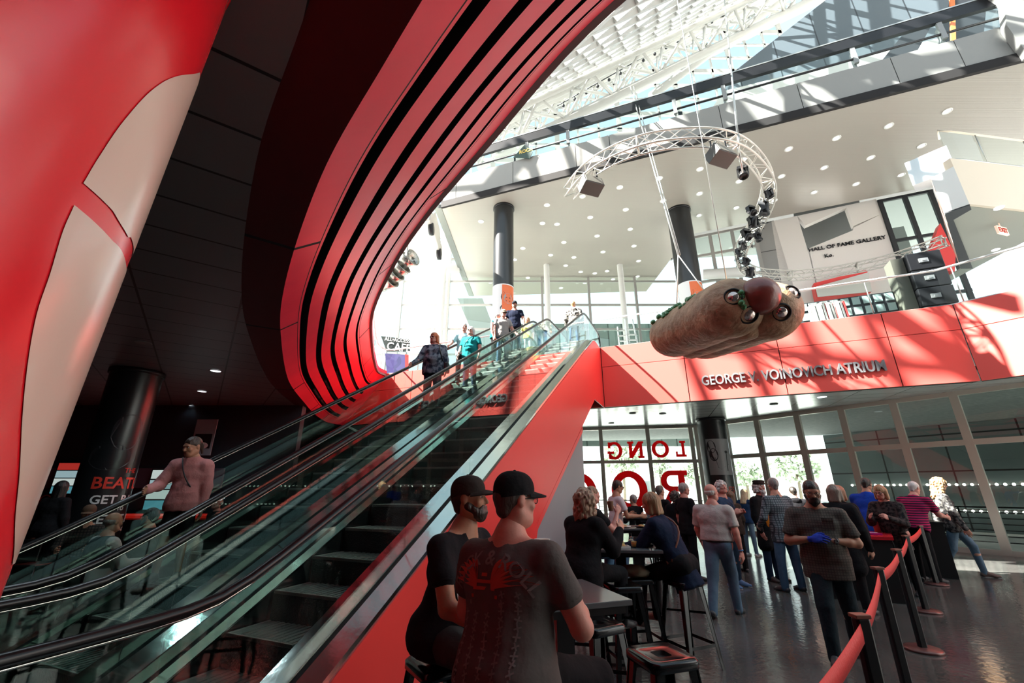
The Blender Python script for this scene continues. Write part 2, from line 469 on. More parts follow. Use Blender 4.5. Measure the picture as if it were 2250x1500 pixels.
# letters on the red edge
mb = MB()
Mx = Matrix((( -AY.x, 0, -AX.x, 0), (-AY.y, 0, -AX.y, 0), (0, 1, 0, 0), (0, 0, 0, 1)))
base = UW(13.16, -.42, 4.47)
text_mb(mb, 'GEORGE V. VOINOVICH ATRIUM', .40, Matrix.Translation(base) @ Mx @ Matrix.Scale(.73, 4, (1, 0, 0)), depth=.06, spacing=1.0, bold=.006)
M_letter = mat('steel_letter', (.36, .38, .40), .35, metal=.6)
mb.build('wall_lettering', M_letter, label='steel letters GEORGE V. VOINOVICH ATRIUM on the red balcony edge', cat='sign')

# ---- outer walls of the lobby on the left and behind, plus an added sun blocker
mb = MB(); mb.box((-12, 20.6, 2.1), (26, .3, 4.2)); struct('wall_back', mb, M_dark)
mb = MB(); mb.box((-22, 7, 2.1), (.3, 30, 4.2)); struct('wall_left', mb, M_dark)
mb = MB(); mb.box((0, -7.9, 8), (52, .3, 16)); struct('wall_front', mb, M_dark)
mb = MB(); mb.box((-6.3, .6, 11), (.4, 17, 10)); struct('wall_left', mb, M_offwhite)['label'] = 'unseen wall added on the left to block low sun'  # out of view, added to keep direct sun off the lobby floor
mb = MB(); mb.box((19.6, -1, 8), (.3, 13, 16)); struct('wall_right', mb, M_grey)

# ---- lower window wall
def mull_wall(name, P, Q, zs, cuts, z0, z1, wid=.16, dep=.12, gmat=None, fmat=None, glass=True):
    """glazed wall from P to Q: sill, head, uprights at the cut distances, transoms at zs; glass between"""
    d = (Q - P); L = d.length; d.normalize(); n = Vector((-d.y, d.x, 0))
    fr_ = MB()
    up = Vector((0, 0, 1))
    for c in cuts:
        q = P + d * c
        fr_.box(q + up * ((z0 + z1) / 2), (wid, dep, z1 - z0), X=d)
    for z in [z0 + .05] + list(zs) + [z1 - .05]:
        fr_.box((P + Q) / 2 + up * z, (L, dep * .8, wid * .8), X=d)
    o = struct(name, fr_, fmat or M_bronze)
    if glass:
        g = MB(); g.box((P + Q) / 2 + up * ((z0 + z1) / 2), (L, .012, z1 - z0 - .1), X=d)
        g.build('pane', gmat or M_glass, o)
    return o
def cutat(P, Q, pix, z=ZC):
    d = (Q - P).normalized(); n = Vector((-d.y, d.x, 0)); out = []
    for x, y in pix:
        q = onpl(x, y, P, n); out.append((q - P).dot(d))
    return out
mull_wall('window_1', WIN[0], WIN[2], [2.8], [i * 1.9 for i in range(6)] + cutat(WIN[0], WIN[2], [(1319, 942), (1421, 938), (1515, 934)]) + [17.55], 0, ZC, .17, .14)
mull_wall('window_2', WIN[2], WIN[5], [2.9], [0.02] + cutat(WIN[2], WIN[5], [(1591, 924), (1660, 912), (1748, 902), (1846, 892), (1959, 876), (2091, 859)]) + [(WIN[5] - WIN[2]).length], 0, ZC, .19, .14)
mull_wall('window_3', WIN[5], WIN[6], [2.9], [1.9, 3.8], 0, ZC, .19, .14)
# slab-serif LONG ROCK painted on the window to be read from outside
def serif_letters(mb, P, d, z, items, mi=0):
    """strokes as polygons in a unit box; x runs along -d (mirrored for someone inside)"""
    G = {'L': [[(0, 0), (0, .14), (.1, .14), (.1, .86), (0, .86), (0, 1), (.42, 1), (.42, .86), (.3, .86), (.3, .16), (.6, .16), (.6, .34), (.74, .34), (.74, 0)]],
         'N': [[(0, 0), (0, .13), (.08, .13), (.08, .87), (0, .87), (0, 1), (.3, 1), (.68, .42), (.68, .87), (.58, .87), (.58, 1), (.96, 1), (.96, .87), (.88, .87), (.88, 0), (.68, 0), (.26, .62), (.26, .13), (.36, .13), (.36, 0)]]}
    def ringp(cx, rx, ry, th, a0=0, a1=360, n=40):
        out = []
        for i in range(n):
            A = math.radians(a0 + (a1 - a0) * i / n); B = math.radians(a0 + (a1 - a0) * (i + 1) / n)
            out.append([(cx + rx * math.cos(A), .5 + ry * math.sin(A)), (cx + rx * math.cos(B), .5 + ry * math.sin(B)),
                        (cx + (rx - th) * math.cos(B), .5 + (ry - th * .8) * math.sin(B)), (cx + (rx - th) * math.cos(A), .5 + (ry - th * .8) * math.sin(A))])
        return out
    G['O'] = ringp(.5, .5, .53, .22)
    G['C'] = ringp(.5, .5, .53, .22, 45, 315) + [[(.72, .62), (.9, .62), (.9, 1), (.72, 1)], [(.72, 0), (.9, 0), (.9, .38), (.72, .38)]]
    G['G'] = ringp(.48, .48, .53, .21, 45, 320) + [[(.7, .64), (.86, .64), (.86, 1), (.7, 1)], [(.5, .30), (.92, .30), (.92, .46), (.5, .46)], [(.68, 0), (.84, 0), (.84, .4), (.68, .4)]]
    hr = lambda: [[(.5 + .30 * math.cos(a) if 0 else 0, 0)] for a in []]
    R = [[(0, 0), (0, .13), (.1, .13), (.1, .87), (0, .87), (0, 1), (.3, 1), (.3, .13), (.4, .13), (.4, 0)], [(.3, 1), (.3, .87), (.52, .87), (.52, 1)], [(.3, .58), (.3, .44), (.52, .44), (.52, .58)],
         [(.42, .46), (.62, .46), (.86, .12), (.95, .12), (.95, 0), (.70, 0)]]
    for i in range(16):
        A = math.radians(-90 + 180 * i / 16); B = math.radians(-90 + 180 * (i + 1) / 16)
        R.append([(.52 + .34 * math.cos(A), .72 + .28 * math.sin(A)), (.52 + .34 * math.cos(B), .72 + .28 * math.sin(B)), (.52 + .15 * math.cos(B), .725 + .145 * math.sin(B)), (.52 + .15 * math.cos(A), .725 + .145 * math.sin(A))])
    G['R'] = R
    G['K'] = [[(0, 0), (0, .13), (.08, .13), (.08, .87), (0, .87), (0, 1), (.38, 1), (.38, .87), (.3, .87), (.3, .13), (.38, .13), (.38, 0)], [(.3, .42), (.62, .87), (.54, .87), (.54, 1), (.92, 1), (.92, .87), (.84, .87), (.5, .5)], [(.42, .55), (.58, .62), (.86, .13), (.95, .13), (.95, 0), (.66, 0), (.38, .46)]]
    nrm = Vector((-d.y, d.x, 0))
    for ch, x0, w, z0, h in items:
        for pg in G[ch]:
            mb.prism([P + d * (x0 - a * w) + Vector((0, 0, z0 + b * h)) + nrm * .02 for a, b in pg], nrm * .004, mi)
P, Q = WIN[0], WIN[2]; d = (Q - P).normalized(); n = Vector((-d.y, d.x, 0))
def wl(x, y):
    q = onpl(x, y, P, n); return (q - P).dot(d), q.z
def letter(ch, xr, yt, xl, yb):
    a, zt = wl(xr, yt); b, _ = wl(xl, yt); _, zb = wl(xr, yb)
    return (ch, a, a - b, zb, zt - zb)
M_winred, nt, p = node_mat('red_window_film')
p.inputs['Base Color'].default_value = (.8, .02, .03, 1)
tl = nt.nodes.new('ShaderNodeBsdfTranslucent'); tl.inputs['Color'].default_value = (.85, .02, .03, 1)
mx = nt.nodes.new('ShaderNodeMixShader'); mx.inputs[0].default_value = .6
nt.links.new(p.outputs[0], mx.inputs[1]); nt.links.new(tl.outputs[0], mx.inputs[2]); nt.links.new(mx.outputs[0], nt.nodes['Material Output'].inputs[0])
for k, (ch, xr, yt, xl, yb) in enumerate([('L', 1505, 968, 1474, 1003), ('O', 1468, 968, 1430, 1004), ('N', 1413, 969, 1376, 1006), ('G', 1366, 971, 1330, 1008),
                                         ('R', 1509, 1033, 1440, 1118), ('O', 1419, 1036, 1341, 1118), ('C', 1309, 1040, 1228, 1122)]):
    mb = MB(); serif_letters(mb, P, d, 0, [letter(ch, xr, yt, xl, yb)])
    mb.build('window_letter', M_winred, label='big red letter %s%s stuck on the window, seen reversed' % (ch, ' of LONG' if k < 4 else ' in the larger word below'), cat='letter', group='red letters on the window')

# ---- outside
M_soff = mat('outside_soffit', (.26, .27, .27), .8, var=.35, vscale=5, stretch=(1, 8, 1))
mb = MB(); mb.prism([Vector((q.x, q.y, ZC + .02)) for q in [WIN[0] + Vector((0, .2, 0)), WIN[1] + Vector((.05, .2, 0)), WIN[2] + Vector((.1, .2, 0)), WIN[5] + Vector((.2, .1, 0)), WIN[6] + Vector((.2, .1, 0)), Vector((26, 10, 0)), Vector((21.2, 17.0, 0)), Vector((16.6, 23.2, 0)), Vector((6.1, 25.7, 0)), Vector((-9, 28, 0))]], (0, 0, .3))
struct('ceiling', mb, M_soff)['label'] = 'rough dark soffit outside the windows'
M_wallpan = grid_mat('teal_grey_wall_panels', (.13, .165, .165), (.006, .006, .006), 2.3, 1.55, .03, rough=.35, spec=.7, plane='XZ', off=(0, .72))
mb = MB(); a = Vector((16.6, 23.0, 0)); b = Vector((25.5, 9.5, 0)); dd = (b - a).normalized()
wo = thing('building_wall', a, 'grey panelled outside wall curving away beyond the right windows', 'wall', rz=math.atan2(dd.y, dd.x))
L = (b - a).length
mb.box((L / 2, .15, 2.15), (L, .3, 4.4)); mb.build('panel_face', M_wallpan, wo, world=False)
# ground beyond, distant buildings, trees
def bldg(x, y, w, dd_, h, col, lab, rows, colsn):
    t = thing('building', (x, y, 0), lab, 'building')
    mb = MB(); mb.box((0, 0, h / 2), (w, dd_, h)); mb.build('facade', col, t, world=False)
    for i in range(rows):
        for j in range(colsn):
            g = MB(); g.box((-w / 2 + (j + .5) * w / colsn, -dd_ / 2 - .03, (i + .55) * h / rows), (w / colsn * .62, .06, h / rows * .45)); g.build('window', M_bwin, t, world=False)
M_bwin = mat('far_window', (.35, .42, .45), .3)
M_b1 = mat('far_wall_a', (.62, .62, .60), .8); M_b2 = mat('far_wall_b', (.5, .52, .52), .8)
bldg(14, 95, 20, 12, 13, M_b1, 'pale many-windowed building far behind the letters LONG', 5, 8)
bldg(40, 90, 24, 10, 3.2, M_b2, 'long low building far beyond the window column', 1, 9)
bldg(62, 82, 14, 8, 3.0, M_b1, 'low white building behind the round tree', 1, 6)
def tree(x, y, h, rr, lab, seed):
    rnd = random.Random(seed)
    t = thing('tree', (x, y, 0), lab, 'tree')
    mb = MB(); mb.tube([(0, 0, 0), (.1, 0, h * .4), (0, .1, h * .7)], [.22, .16, .08], 8)
    for k in range(5):
        a = rnd.uniform(0, 6.28); mb.tube([(0, 0, h * .42), (math.cos(a) * rr * .6, math.sin(a) * rr * .6, h * .72)], [.1, .04], 6)
    mb.build('trunk', M_bark, t, world=False)
    mb = MB()
    for k in range(420):
        v = Vector((rnd.gauss(0, 1), rnd.gauss(0, 1), rnd.gauss(0, 1))).normalized() * rnd.uniform(.45, 1)
        c = Vector((v.x * rr, v.y * rr, h * .68 + v.z * h * .32)); s_ = rnd.uniform(.14, .34) * rr / 2
        q = Quaternion((rnd.random(), rnd.random(), rnd.random(), rnd.random())).normalized()
        mb.add([c + q @ Vector(w_) * s_ for w_ in ((-1, -.6, 0), (1, -.6, .1), (.8, .6, 0), (-.8, .6, .2))], [(0, 1, 2, 3)])
    mb.build('foliage', M_leaf, t, world=False)
M_bark = mat('bark', (.2, .16, .12), .9); M_leaf = mat('leaf', (.42, .48, .36), .7, var=.4, vscale=2)
tree(14.5, 58, 8.2, 2.6, 'tree beyond the window between the letters G and N', 1)
tree(20.0, 60, 7.5, 1.6, 'narrow tree beyond the window under the letter N', 2)
tree(25, 60, 5.5, 2.2, 'low tree beyond the window by the big R', 3)
tree(31.5, 60, 5.6, 2.3, 'round tree beyond the window right of the poster column', 4)
tree(38.5, 60, 6.8, 3.2, 'broad tree beyond the second window right of the column', 5)
# railing just outside the windows
t = thing('railing', WIN[3], 'dark horizontal-bar railing outside the right windows', 'railing')
pth = [WIN[1] + Vector((0, 1.6, 0)), WIN[2] + Vector((1.0, 1.2, 0)), WIN[3] + Vector((1.3, .9, 0)), WIN[5] + Vector((1.3, .9, 0)), WIN[6] + Vector((1.3, .9, 0))]
mb = MB()
for z in (.2, .36, .52, .68, .84, 1.0, 1.14):
    mb.tube([q + Vector((0, 0, z)) for q in pth], .022 if z > 1.1 else .014, 6)
mb.build('rail', M_black, t)
for i in range(len(pth) - 1):
    a, b = pth[i], pth[i + 1]; nn = max(2, int((b - a).length / 1.5))
    for k in range(nn):
        q = a + (b - a) * (k / nn); mb = MB(); mb.tube([q, q + Vector((0, 0, 1.15))], .025, 6); mb.build('post', M_black, t)
# two rows of glowing dots added for bar lights reflected in the glass
for zz, lab in ((1.82, 'upper row of glowing dots for bar lights reflected in the window glass'), (.78, 'lower row of glowing dots for bar lights reflected in the window glass')):
    t = thing('reflection_row', a, lab, 'lights')
    a0 = Vector((16.9, 22.2, zz)); b0 = Vector((24.9, 9.7, zz))
    mb = MB(); mb.tube([a0 + Vector((0, .1, -.05)), b0 + Vector((0, .1, -.05))], .02, 6); mb.build('rail', M_black, t)
    proto = None
    for k in range(64):
        q = a0 + (b0 - a0) * (k / 63)
        if proto is None:
            mb = MB(); mb.ell((0, 0, 0), (.055, .055, .055), n=10, m=6); proto = mb.build('reflection_dot', M_lamp, t, world=False); proto.location = q - t.location
        else:
            c = proto.copy(); c.location = q - t.location; COL.objects.link(c)
# ---- round columns
def column(name, x, y, r, z0, z1, lab, kind='column'):
    t = thing(name, (x, y, z0), lab, 'column')
    mb = MB(); mb.lathe([(r, 0), (r, z1 - z0)], n=48); o = mb.build('shaft', M_colblk, t, world=False)
    mb = MB(); mb.lathe([(r, z1 - z0 - .1), (r + .035, z1 - z0 - .1), (r + .035, z1 - z0), (r, z1 - z0)], n=48); mb.build('collar', M_black, t, world=False)
    return t
M_colblk = mat('black_column', (.012, .014, .016), .28, spec=.6)
CX, CY = at(1560, 920, z=ZC).x, at(1560, 920, z=ZC).y
Z3 = 14.4
colA = column('column', CX, CY, .53, 0, ZC, 'black round column with a poster band between the window letters and the right windows')
colB = column('column', CX, CY, .53, ZT, Z3, 'tall black column behind the hanging hot dog, going up to the white soffit')
c1 = colpos = at(1107, 458, z=Z3)
colC = column('column', c1.x, c1.y, .47, ZT, Z3, 'tall black column with musician portraits at the top of the escalators')
colD = column('column', -8.27, 9.07, .455, 0, 4.1, 'black column with red and white film lettering in the dark left area')
# ================================================================ ESCALATORS
TT = math.tan(math.radians(30))
def sclip(x, a, b, s=.12):
    # smooth clamp of x between a and b
    def smax(p, q): return .5 * (p + q + math.sqrt((p - q) ** 2 + s * s))
    return -smax(-smax(x, a), -b)
def z_deck(u): return sclip(u * TT - 1.04, .12, 6.07)
def z_rail(u): return sclip(u * TT - .114, 1.0, 6.84)
M_step = mat('ribbed_step', (.24, .25, .235), .38, metal=.5, bump=.6, bscale=60)
M_riser = mat('step_riser', (.035, .04, .04), .4, metal=.5, bump=.6, bscale=80)
M_edge = mat('step_edge', (.42, .42, .38), .4, metal=.4)
M_skirt = mat('escalator_skirt', (.06, .065, .065), .25, metal=.8)
def fmt_u(a, b, step=.2):
    n = max(1, int(round((b - a) / step))); return [a + (b - a) * i / n for i in range(n + 1)]
def escalator(label, wr, wl, s0, s1, u0, z0, deckR, deckL):
    """wr / wl: handrail lines (right, left as one looks along u); s0..s1 the steps; deckR / deckL outer deck edges"""
    t = thing('escalator', UW(.6, (wr + wl) / 2), label, 'escalator')
    for side, w, din, dout in ((1, wr, s0, deckR), (-1, wl, s1, deckL)):
        # handrail with rounded ends
        pts = []
        r = .30
        for i in range(9):
            a = -PI / 2 + PI * i / 8 - 0
            pts.append(UW(.75 - r * math.cos(a) , w, 1.0 - r + r * math.sin(a)))
        pts += [UW(u, w, z_rail(u)) for u in fmt_u(.9, 13.9, .17)]
        zt = z_rail(13.9)
        for i in range(9):
            a = PI / 2 - PI * i / 8
            pts.append(UW(14.0 + r * math.cos(a), w, zt - r + r * math.sin(a)))
        mb = MB(); mb.tube(pts, .029, 12, flat=1.25); mb.build('handrail', M_rubber, t)
        mb = MB(); mb.tube([p_ - Vector((0, 0, .036)) for p_ in pts[4:-4]], .007, 6); mb.build('handrail_guide', M_steel, t)
        # glass panels
        u = .62; k = 0
        joints = [.55] + [1.16 + 1.25 * i for i in range(11)] + [14.2]
        for a, b in zip(joints[:-1], joints[1:]):
            us = fmt_u(a + .006, b - .006, .2)
            top = []
            for uu in us:
                zz = z_rail(uu) - .045
                if uu < .75: zz -= (.75 - uu) * .6
                if uu > 14.0: zz -= (uu - 14.0) * .8
                top.append(UW(uu, w - .006, zz))
            bot = [UW(uu, w - .006, z_deck(uu) - .02) for uu in us]
            mb = MB(); mb.prism(bot + top[::-1], AY * .012); mb.build('glass_panel', M_esglass, t)
        # gasket, inner and outer decks
        us = fmt_u(.45, 14.1, .2)
        mb = MB()
        mb.grid([[UW(u, dout, z_deck(u) - .10), UW(u, dout, z_deck(u) - .03), UW(u, w - side * .03, z_deck(u) + .01), UW(u, w + side * .03, z_deck(u) + .01), UW(u, din - side * .02, z_deck(u) + .04), UW(u, din - side * .02, z_deck(u) - .02)] for u in us], 0, False, lambda i, k_: 1 if k_ == 2 else 0)
        mb.build('deck', [M_steel, M_gap], t)
        mb = MB()
        mb.grid([[UW(u, din - side * .015, z_deck(u) + .02), UW(u, din - side * .015, z_deck(u) - .55)] for u in us], 0, False)
        mb.build('skirt', M_skirt, t)
    # steps
    k0 = -int((u0 - .6) / .39) - 1
    k = k0
    while True:
        ua = u0 + .39 * k; za = z0 + .225 * k
        if ua > 12.75: break
        zz = sclip(za, .03, 5.97, .06)
        if ua > .9:
            zp = sclip(za - .225, .03, 5.97, .06)
            mb = MB()
            mb.box(UW(ua + .195, (s0 + s1) / 2, zz - .02), (.385, s1 - s0 - .01, .04), 0, X=AX)
            mb.box(UW(ua + .01, (s0 + s1) / 2, (zz + zp) / 2 - .03), (.02, s1 - s0 - .01, max(.03, zz - zp) + .02), 1, X=AX)
            mb.box(UW(ua + .012, (s0 + s1) / 2, zz + .002), (.018, s1 - s0 - .02, .006), 2, X=AX)
            for w_ in (s0 + .02, s1 - .02): mb.box(UW(ua + .2, w_, zz + .002), (.37, .02, .006), 2, X=AX)
            for q in range(int((s1 - s0 - .08) / .06)):
                mb.box(UW(ua + .2, s0 + .06 + q * .06, zz + .003), (.36, .03, .008), 0, X=AX)
            mb.build('step', [M_step, M_riser, M_edge], t)
        k += 1
    mb = MB(); mb.box(UW(13.3, (s0 + s1) / 2, 5.99), (1.1, s1 - s0 + .3, .03), 0, X=AX); mb.box(UW(.55, (s0 + s1) / 2, .02), (.9, s1 - s0 + .3, .03), 0, X=AX)
    mb.build('landing_plate', M_skirt, t)
    return t
escR = escalator('near escalator on the right, empty, its red clad side facing the tables', 2.64, 3.82, 2.87, 3.60, 2.726, .572, 2.45, 4.05)
escL = escalator('far escalator on the left with people riding it', 4.30, 5.64, 4.53, 5.40, 2.694, .527, 4.07, 5.85)
# side cladding of the pair
zt = lambda u: sclip(u * TT - 1.12, .03, 6.0, .05)
zb = lambda u: min(u * TT - 2.81, 4.05)
for w, nm in ((2.44, escR), (5.86, escL)):
    us = fmt_u(.4, 13.45, .25)
    top = [UW(u, w, zt(u)) for u in us]
    ub = [13.45, 11.88, 4.87 + .02]
    bot = [UW(13.45, w, 4.05), UW(11.88, w, 4.05), UW(4.88, w, 0.005), UW(.4, w, 0.005)]
    mb = MB(); mb.prism(top + bot, AY * (.03 if w < 4 else -.03), 0)
    mb.build('side_cladding', M_red, nm)
# underside and red wall below the truss
mb = MB()
mb.prism([UW(4.9, 2.47, .01), UW(11.88, 2.47, 4.04), UW(13.2, 2.47, 4.04), UW(13.2, 5.82, 4.04), UW(11.88, 5.82, 4.04), UW(4.9, 5.82, .01)][:0] or [UW(4.9, 2.5, 0.02), UW(4.9, 5.8, 0.02), UW(11.88, 5.8, 4.05), UW(11.88, 2.5, 4.05)], Vector((0, 0, .06)), 0)
mb.build('underside', M_grey, escR)
M_wgrey = mat('grey_wall_paint', (.26, .29, .32), .5, spec=.5, bump=.1, bscale=3, stretch=(8, 8, .5))
mb = MB()
g0 = at(1180, 1163, w=2.45); g1 = at(1275, 950, w=2.45)
mb.prism([UW(10.2, 2.46, 0), UW(5.2, 2.46, 0), UW(5.2, 2.46, .18), UW(10.2, 2.46, 3.06)], AY * .2, 0)
o = struct('wall_partition', mb, [M_wgrey]); o['label'] = 'grey end of the wall under the escalator'
mb = MB()
u0_, u1_ = uw_ = (g0.dot(AX), g1.dot(AX))
mb.prism([UW(4.9, 2.435, .005), UW(u0_ - .5, 2.435, .005), UW(u0_, 2.435, g0.z), UW(10.2, 2.435, 2.95), UW(10.2, 2.435, 3.07), UW(4.9, 2.435, .03)], AY * .02, 0)
mb.build('lower_cladding', M_red, escR)

# ================================================================ UPPER FLOOR RAILINGS
def glass_rail(name, pts, z0, h, label, post_every=1.8, cap=M_white, gmat=M_glass, posts=True):
    t = thing(name, (pts[0][0], pts[0][1], z0), label, 'railing')
    V = [Vector((p_[0], p_[1], 0)) for p_ in pts]
    mb = MB(); mb.tube([p_ + Vector((0, 0, z0 + h)) for p_ in V], .03, 8); mb.build('handrail', cap, t)
    mb = MB(); mb.grid([[p_ + Vector((0, 0, z0 + .03)), p_ + Vector((0, 0, z0 + h - .06))] for p_ in V], 0, False); mb.build('glass_panel', gmat, t)
    mb = MB(); mb.tube([p_ + Vector((0, 0, z0 + .02)) for p_ in V], .025, 6); mb.build('shoe', M_alu, t)
    if posts:
        acc = 0; last = None
        for a, b in zip(V[:-1], V[1:]):
            L = (b - a).length; s_ = -acc
            while s_ + post_every <= L:
                s_ += post_every; q = a + (b - a) * (s_ / L)
                mb = MB(); mb.tube([q + Vector((0, 0, z0)), q + Vector((0, 0, z0 + h - .02))], .014, 6); mb.build('post', M_alu, t)
            acc = L - s_
    return t
glass_rail('glass_railing', [UW(13.32, 2.35), UW(13.32, -6.35), end2 + nv * .1], ZT, 1.02, 'glass railing with pale handrail along the red edge right of the escalators')
lft = [cT(NS - i * .25) for i in range(0, 30)]
lft = [UW(13.32, 6.0), UW(13.32, 10.8)] + [q + Vector((-.12, .02, 0)) for q in lft]
glass_rail('glass_railing', lft, ZT, 1.02, 'glass railing left of the escalators running on round the curved red fascia')

# ================================================================ UPPER FLOOR: GLAZING, WALLS
YF = 24.2
fz = mull_wall('window_4', Vector((-16, YF, 0)), Vector((10.4, YF, 0)), [6.0 + 1.62 * k for k in range(1, 9)], [.2 + 2.95 * k for k in range(9)], ZT, 20.0, .14, .16, fmat=M_frame2)
mb = MB()
for x in (-5.0, 5.6):
    t = thing('slim_column', (x + .9, 22.6, ZT), 'slim white round column by the glazing %s' % ('left of the portrait column' if x < 0 else 'behind the right escalator end'), 'column')
    mb = MB(); mb.lathe([(.17, 0), (.17, 8.4 if x > 0 else 13)], n=20); mb.build('shaft', M_white, t, world=False)
t = thing('slim_column', (at(1203, 660, Y=22.6).x - .0, 22.6, ZT), 'slim white round column just right of the portrait column', 'column')
mb = MB(); mb.lathe([(.17, 0), (.17, 8.4)], n=20); mb.build('shaft', M_white, t, world=False)
# three thin pipes beside the white column at the left
for i, px_ in enumerate((958, 966, 975)):
    q = at(px_, 600, Y=23.6)
    mb = MB(); mb.tube([Vector((q.x, q.y, ZT)), Vector((q.x, q.y, 17.5))], .05, 8)
    mb.build('service_pipe', M_white, label='thin white vertical pipe on the far glazing, %s of three' % ('left', 'middle', 'right')[i], cat='pipe', group='pipes by the slim white column')
q = at(880, 590, Y=23.2); q2 = at(1000, 583, Y=23.2)
mb = MB(); mb.tube([Vector((-9, 23.2, q.z)), Vector((q2.x + .3, 23.2, q.z))], .28, 14); mb.build('tube_beam', M_white, label='fat white horizontal tube across the far glazing at the left', cat='beam')
# outside: green grey wing seen through the right part of the glazing
M_wing = grid_mat('green_grey_cladding', (.10, .125, .115), (.02, .03, .026), 1.1, 50, .05, rough=.5, plane='XZ')
t = thing('neighbour_wing', (5.2, 32, 0), 'green grey panelled wing outside the glazing behind the escalator tops', 'building')
mb = MB(); mb.box((5.7, 32, 9.4), (16.5, .5, 9.6)); mb.build('clad_block', M_wing, t)
for x_ in (-2.2, 15.2): mb = MB(); mb.box((x_, 32, 2.3), (.5, .5, 4.6)); mb.build('pier', M_wing, t)
mb = MB(); mb.prism([at(1005, 655, Y=31), at(1060, 655, Y=31), Vector((3.6, 31, 0)), Vector((2.6, 31, 0))], (0, .6, 0)); mb.build('slanted_pier', mat('stone_pier', (.25, .26, .25), .8), t)

# ================================================================ LEVEL THREE: SOFFIT, FASCIA, RAIL
A3 = at(970, 456, z=Z3); B3 = at(2250, 133, z=Z3)
d3 = (B3 - A3).normalized(); n3 = Vector((-d3.y, d3.x, 0))
if n3.y < 0: n3 = -n3
C3 = at(2040, 410, z=Z3); D3 = at(1515, 515, z=Z3); E3 = at(1420, 640, z=Z3); F3 = at(1041, 650, z=Z3)
B3x = B3 + d3 * 6
M_soffit = mat('white_slat_soffit', (.36, .33, .29), .30, spec=.55, bump=.25, bscale=1.0, stretch=(.1, 30, 1))
mb = MB(); mb.prism([A3, B3x, B3x + n3 * 9, C3 + n3 * .0, D3, E3, F3], (0, 0, .12)); struct('ceiling', mb, M_soffit)['label'] = 'large pale soffit of the third level'
# dark reveal round it and pale fascia above the front edge
hF = onpl(1500, 252, A3, n3).z - Z3
mb = MB()
mb.prism([A3 - n3 * .05 + Vector((0, 0, -.02)), B3x - n3 * .05 + Vector((0, 0, -.02)), B3x - n3 * .05 + Vector((0, 0, .32)), A3 - n3 * .05 + Vector((0, 0, .32))], n3 * .12, 1)
LE = (F3 - A3).normalized(); ln = Vector((LE.y, -LE.x, 0))
if ln.x > 0: ln = -ln
mb.prism([A3 + ln * .35, F3 + ln * .35, F3 + Vector((0, 0, -.03)), A3 + Vector((0, 0, -.03))], (0, 0, .2), 2)
zf0, zf1 = .33, hF
nseg = 9; L3 = (B3x - A3).length
cuts3 = [onpl(x, y, A3, n3) for x, y in ((1003, 400), (1127, 370), (1265, 340), (1340, 320), (1580, 240), (1755, 200), (1965, 150), (2105, 110), (2200, 60))]
cs = [0] + [(c - A3).dot(d3) for c in cuts3] + [L3]
for a, b in zip(cs[:-1], cs[1:]):
    q0, q1 = A3 + d3 * (a + .012), A3 + d3 * (b - .012)
    mb.prism([q0 + Vector((0, 0, zf0)), q1 + Vector((0, 0, zf0)), q1 + Vector((0, 0, zf1)), q0 + Vector((0, 0, zf1))], n3 * .08, 0)
mb.prism([A3 + n3 * .05 + Vector((0, 0, zf0)), B3x + n3 * .05 + Vector((0, 0, zf0)), B3x + n3 * .05 + Vector((0, 0, zf1 - .01)), A3 + n3 * .05 + Vector((0, 0, zf1 - .01))], n3 * .3, 1)
mb.prism([A3 + Vector((0, 0, zf0)), A3 + LE * 8 + Vector((0, 0, zf0)), A3 + LE * 8 + Vector((0, 0, zf1)), A3 + Vector((0, 0, zf1))], ln * .05, 0)
M_fascia = mat('pale_fascia_panel', (.27, .265, .25), .45, spec=.4)
struct('wall_upper', mb, [M_fascia, M_gap, mat('soffit_trim', (.13, .14, .13), .5)])['label'] = 'pale panelled edge of the third level with roof shadows'
mb = MB(); mb.prism([A3 + n3 * .3, B3x + n3 * .3, B3x + n3 * 16, A3 + n3 * 9], (0, 0, .1)); 
for i in range(len(mb.v)): mb.v[i] = (mb.v[i][0], mb.v[i][1], mb.v[i][2] + zf1 - .15)
struct('floor', mb, M_grey)['label'] = 'third level floor'
# black rail and glass on the fascia: heights read off the fascia plane
zr = onpl(1500, 205, A3, n3).z; zr2 = onpl(1500, 222, A3, n3).z
t = thing('glass_railing', A3 + Vector((0, 0, zf1)), 'long black-railed glass balustrade on the third level', 'railing')
A3l = A3 - d3 * .6
mb = MB(); mb.bar(A3l + Vector((0, 0, zr)) - Vector((0, 0, Z3)), B3x + Vector((0, 0, zr - Z3)), .14, .42); mb.build('top_rail', M_black, t)
mb = MB(); mb.tube([A3l + Vector((0, 0, zr - Z3 - .72)), B3x + Vector((0, 0, zr - Z3 - .72))], .045, 8); mb.build('lower_rail', M_black, t)
mb = MB(); mb.bar(A3l + Vector((0, 0, zr - Z3 + .26)), B3x + Vector((0, 0, zr - Z3 + .26)), .16, .05); mb.build('rail_cap', M_alu, t)
mb = MB(); mb.grid([[A3 + Vector((0, 0, zf1)), A3 + Vector((0, 0, zr - Z3 - .1))], [B3x + Vector((0, 0, zf1)), B3x + Vector((0, 0, zr - Z3 - .1))]], 0, False); mb.build('glass_panel', M_glass, t)
for x, y in ((1158, 320), (1247, 285), (1480, 220), (1588, 190), (1872, 110), (2065, 60)):
    q = onpl(x, y, A3, n3); q = A3 + d3 * (q - A3).dot(d3)
    mb = MB(); mb.box(q + Vector((0, 0, zr - Z3 - .55)), (.14, .1, .8), X=d3); mb.box(q + n3 * .15 + Vector((0, 0, (zf1 + zr - Z3) / 2 - .3)), (.05, .16, zr - Z3 - zf1), X=d3); mb.build('bracket', M_grey, t)
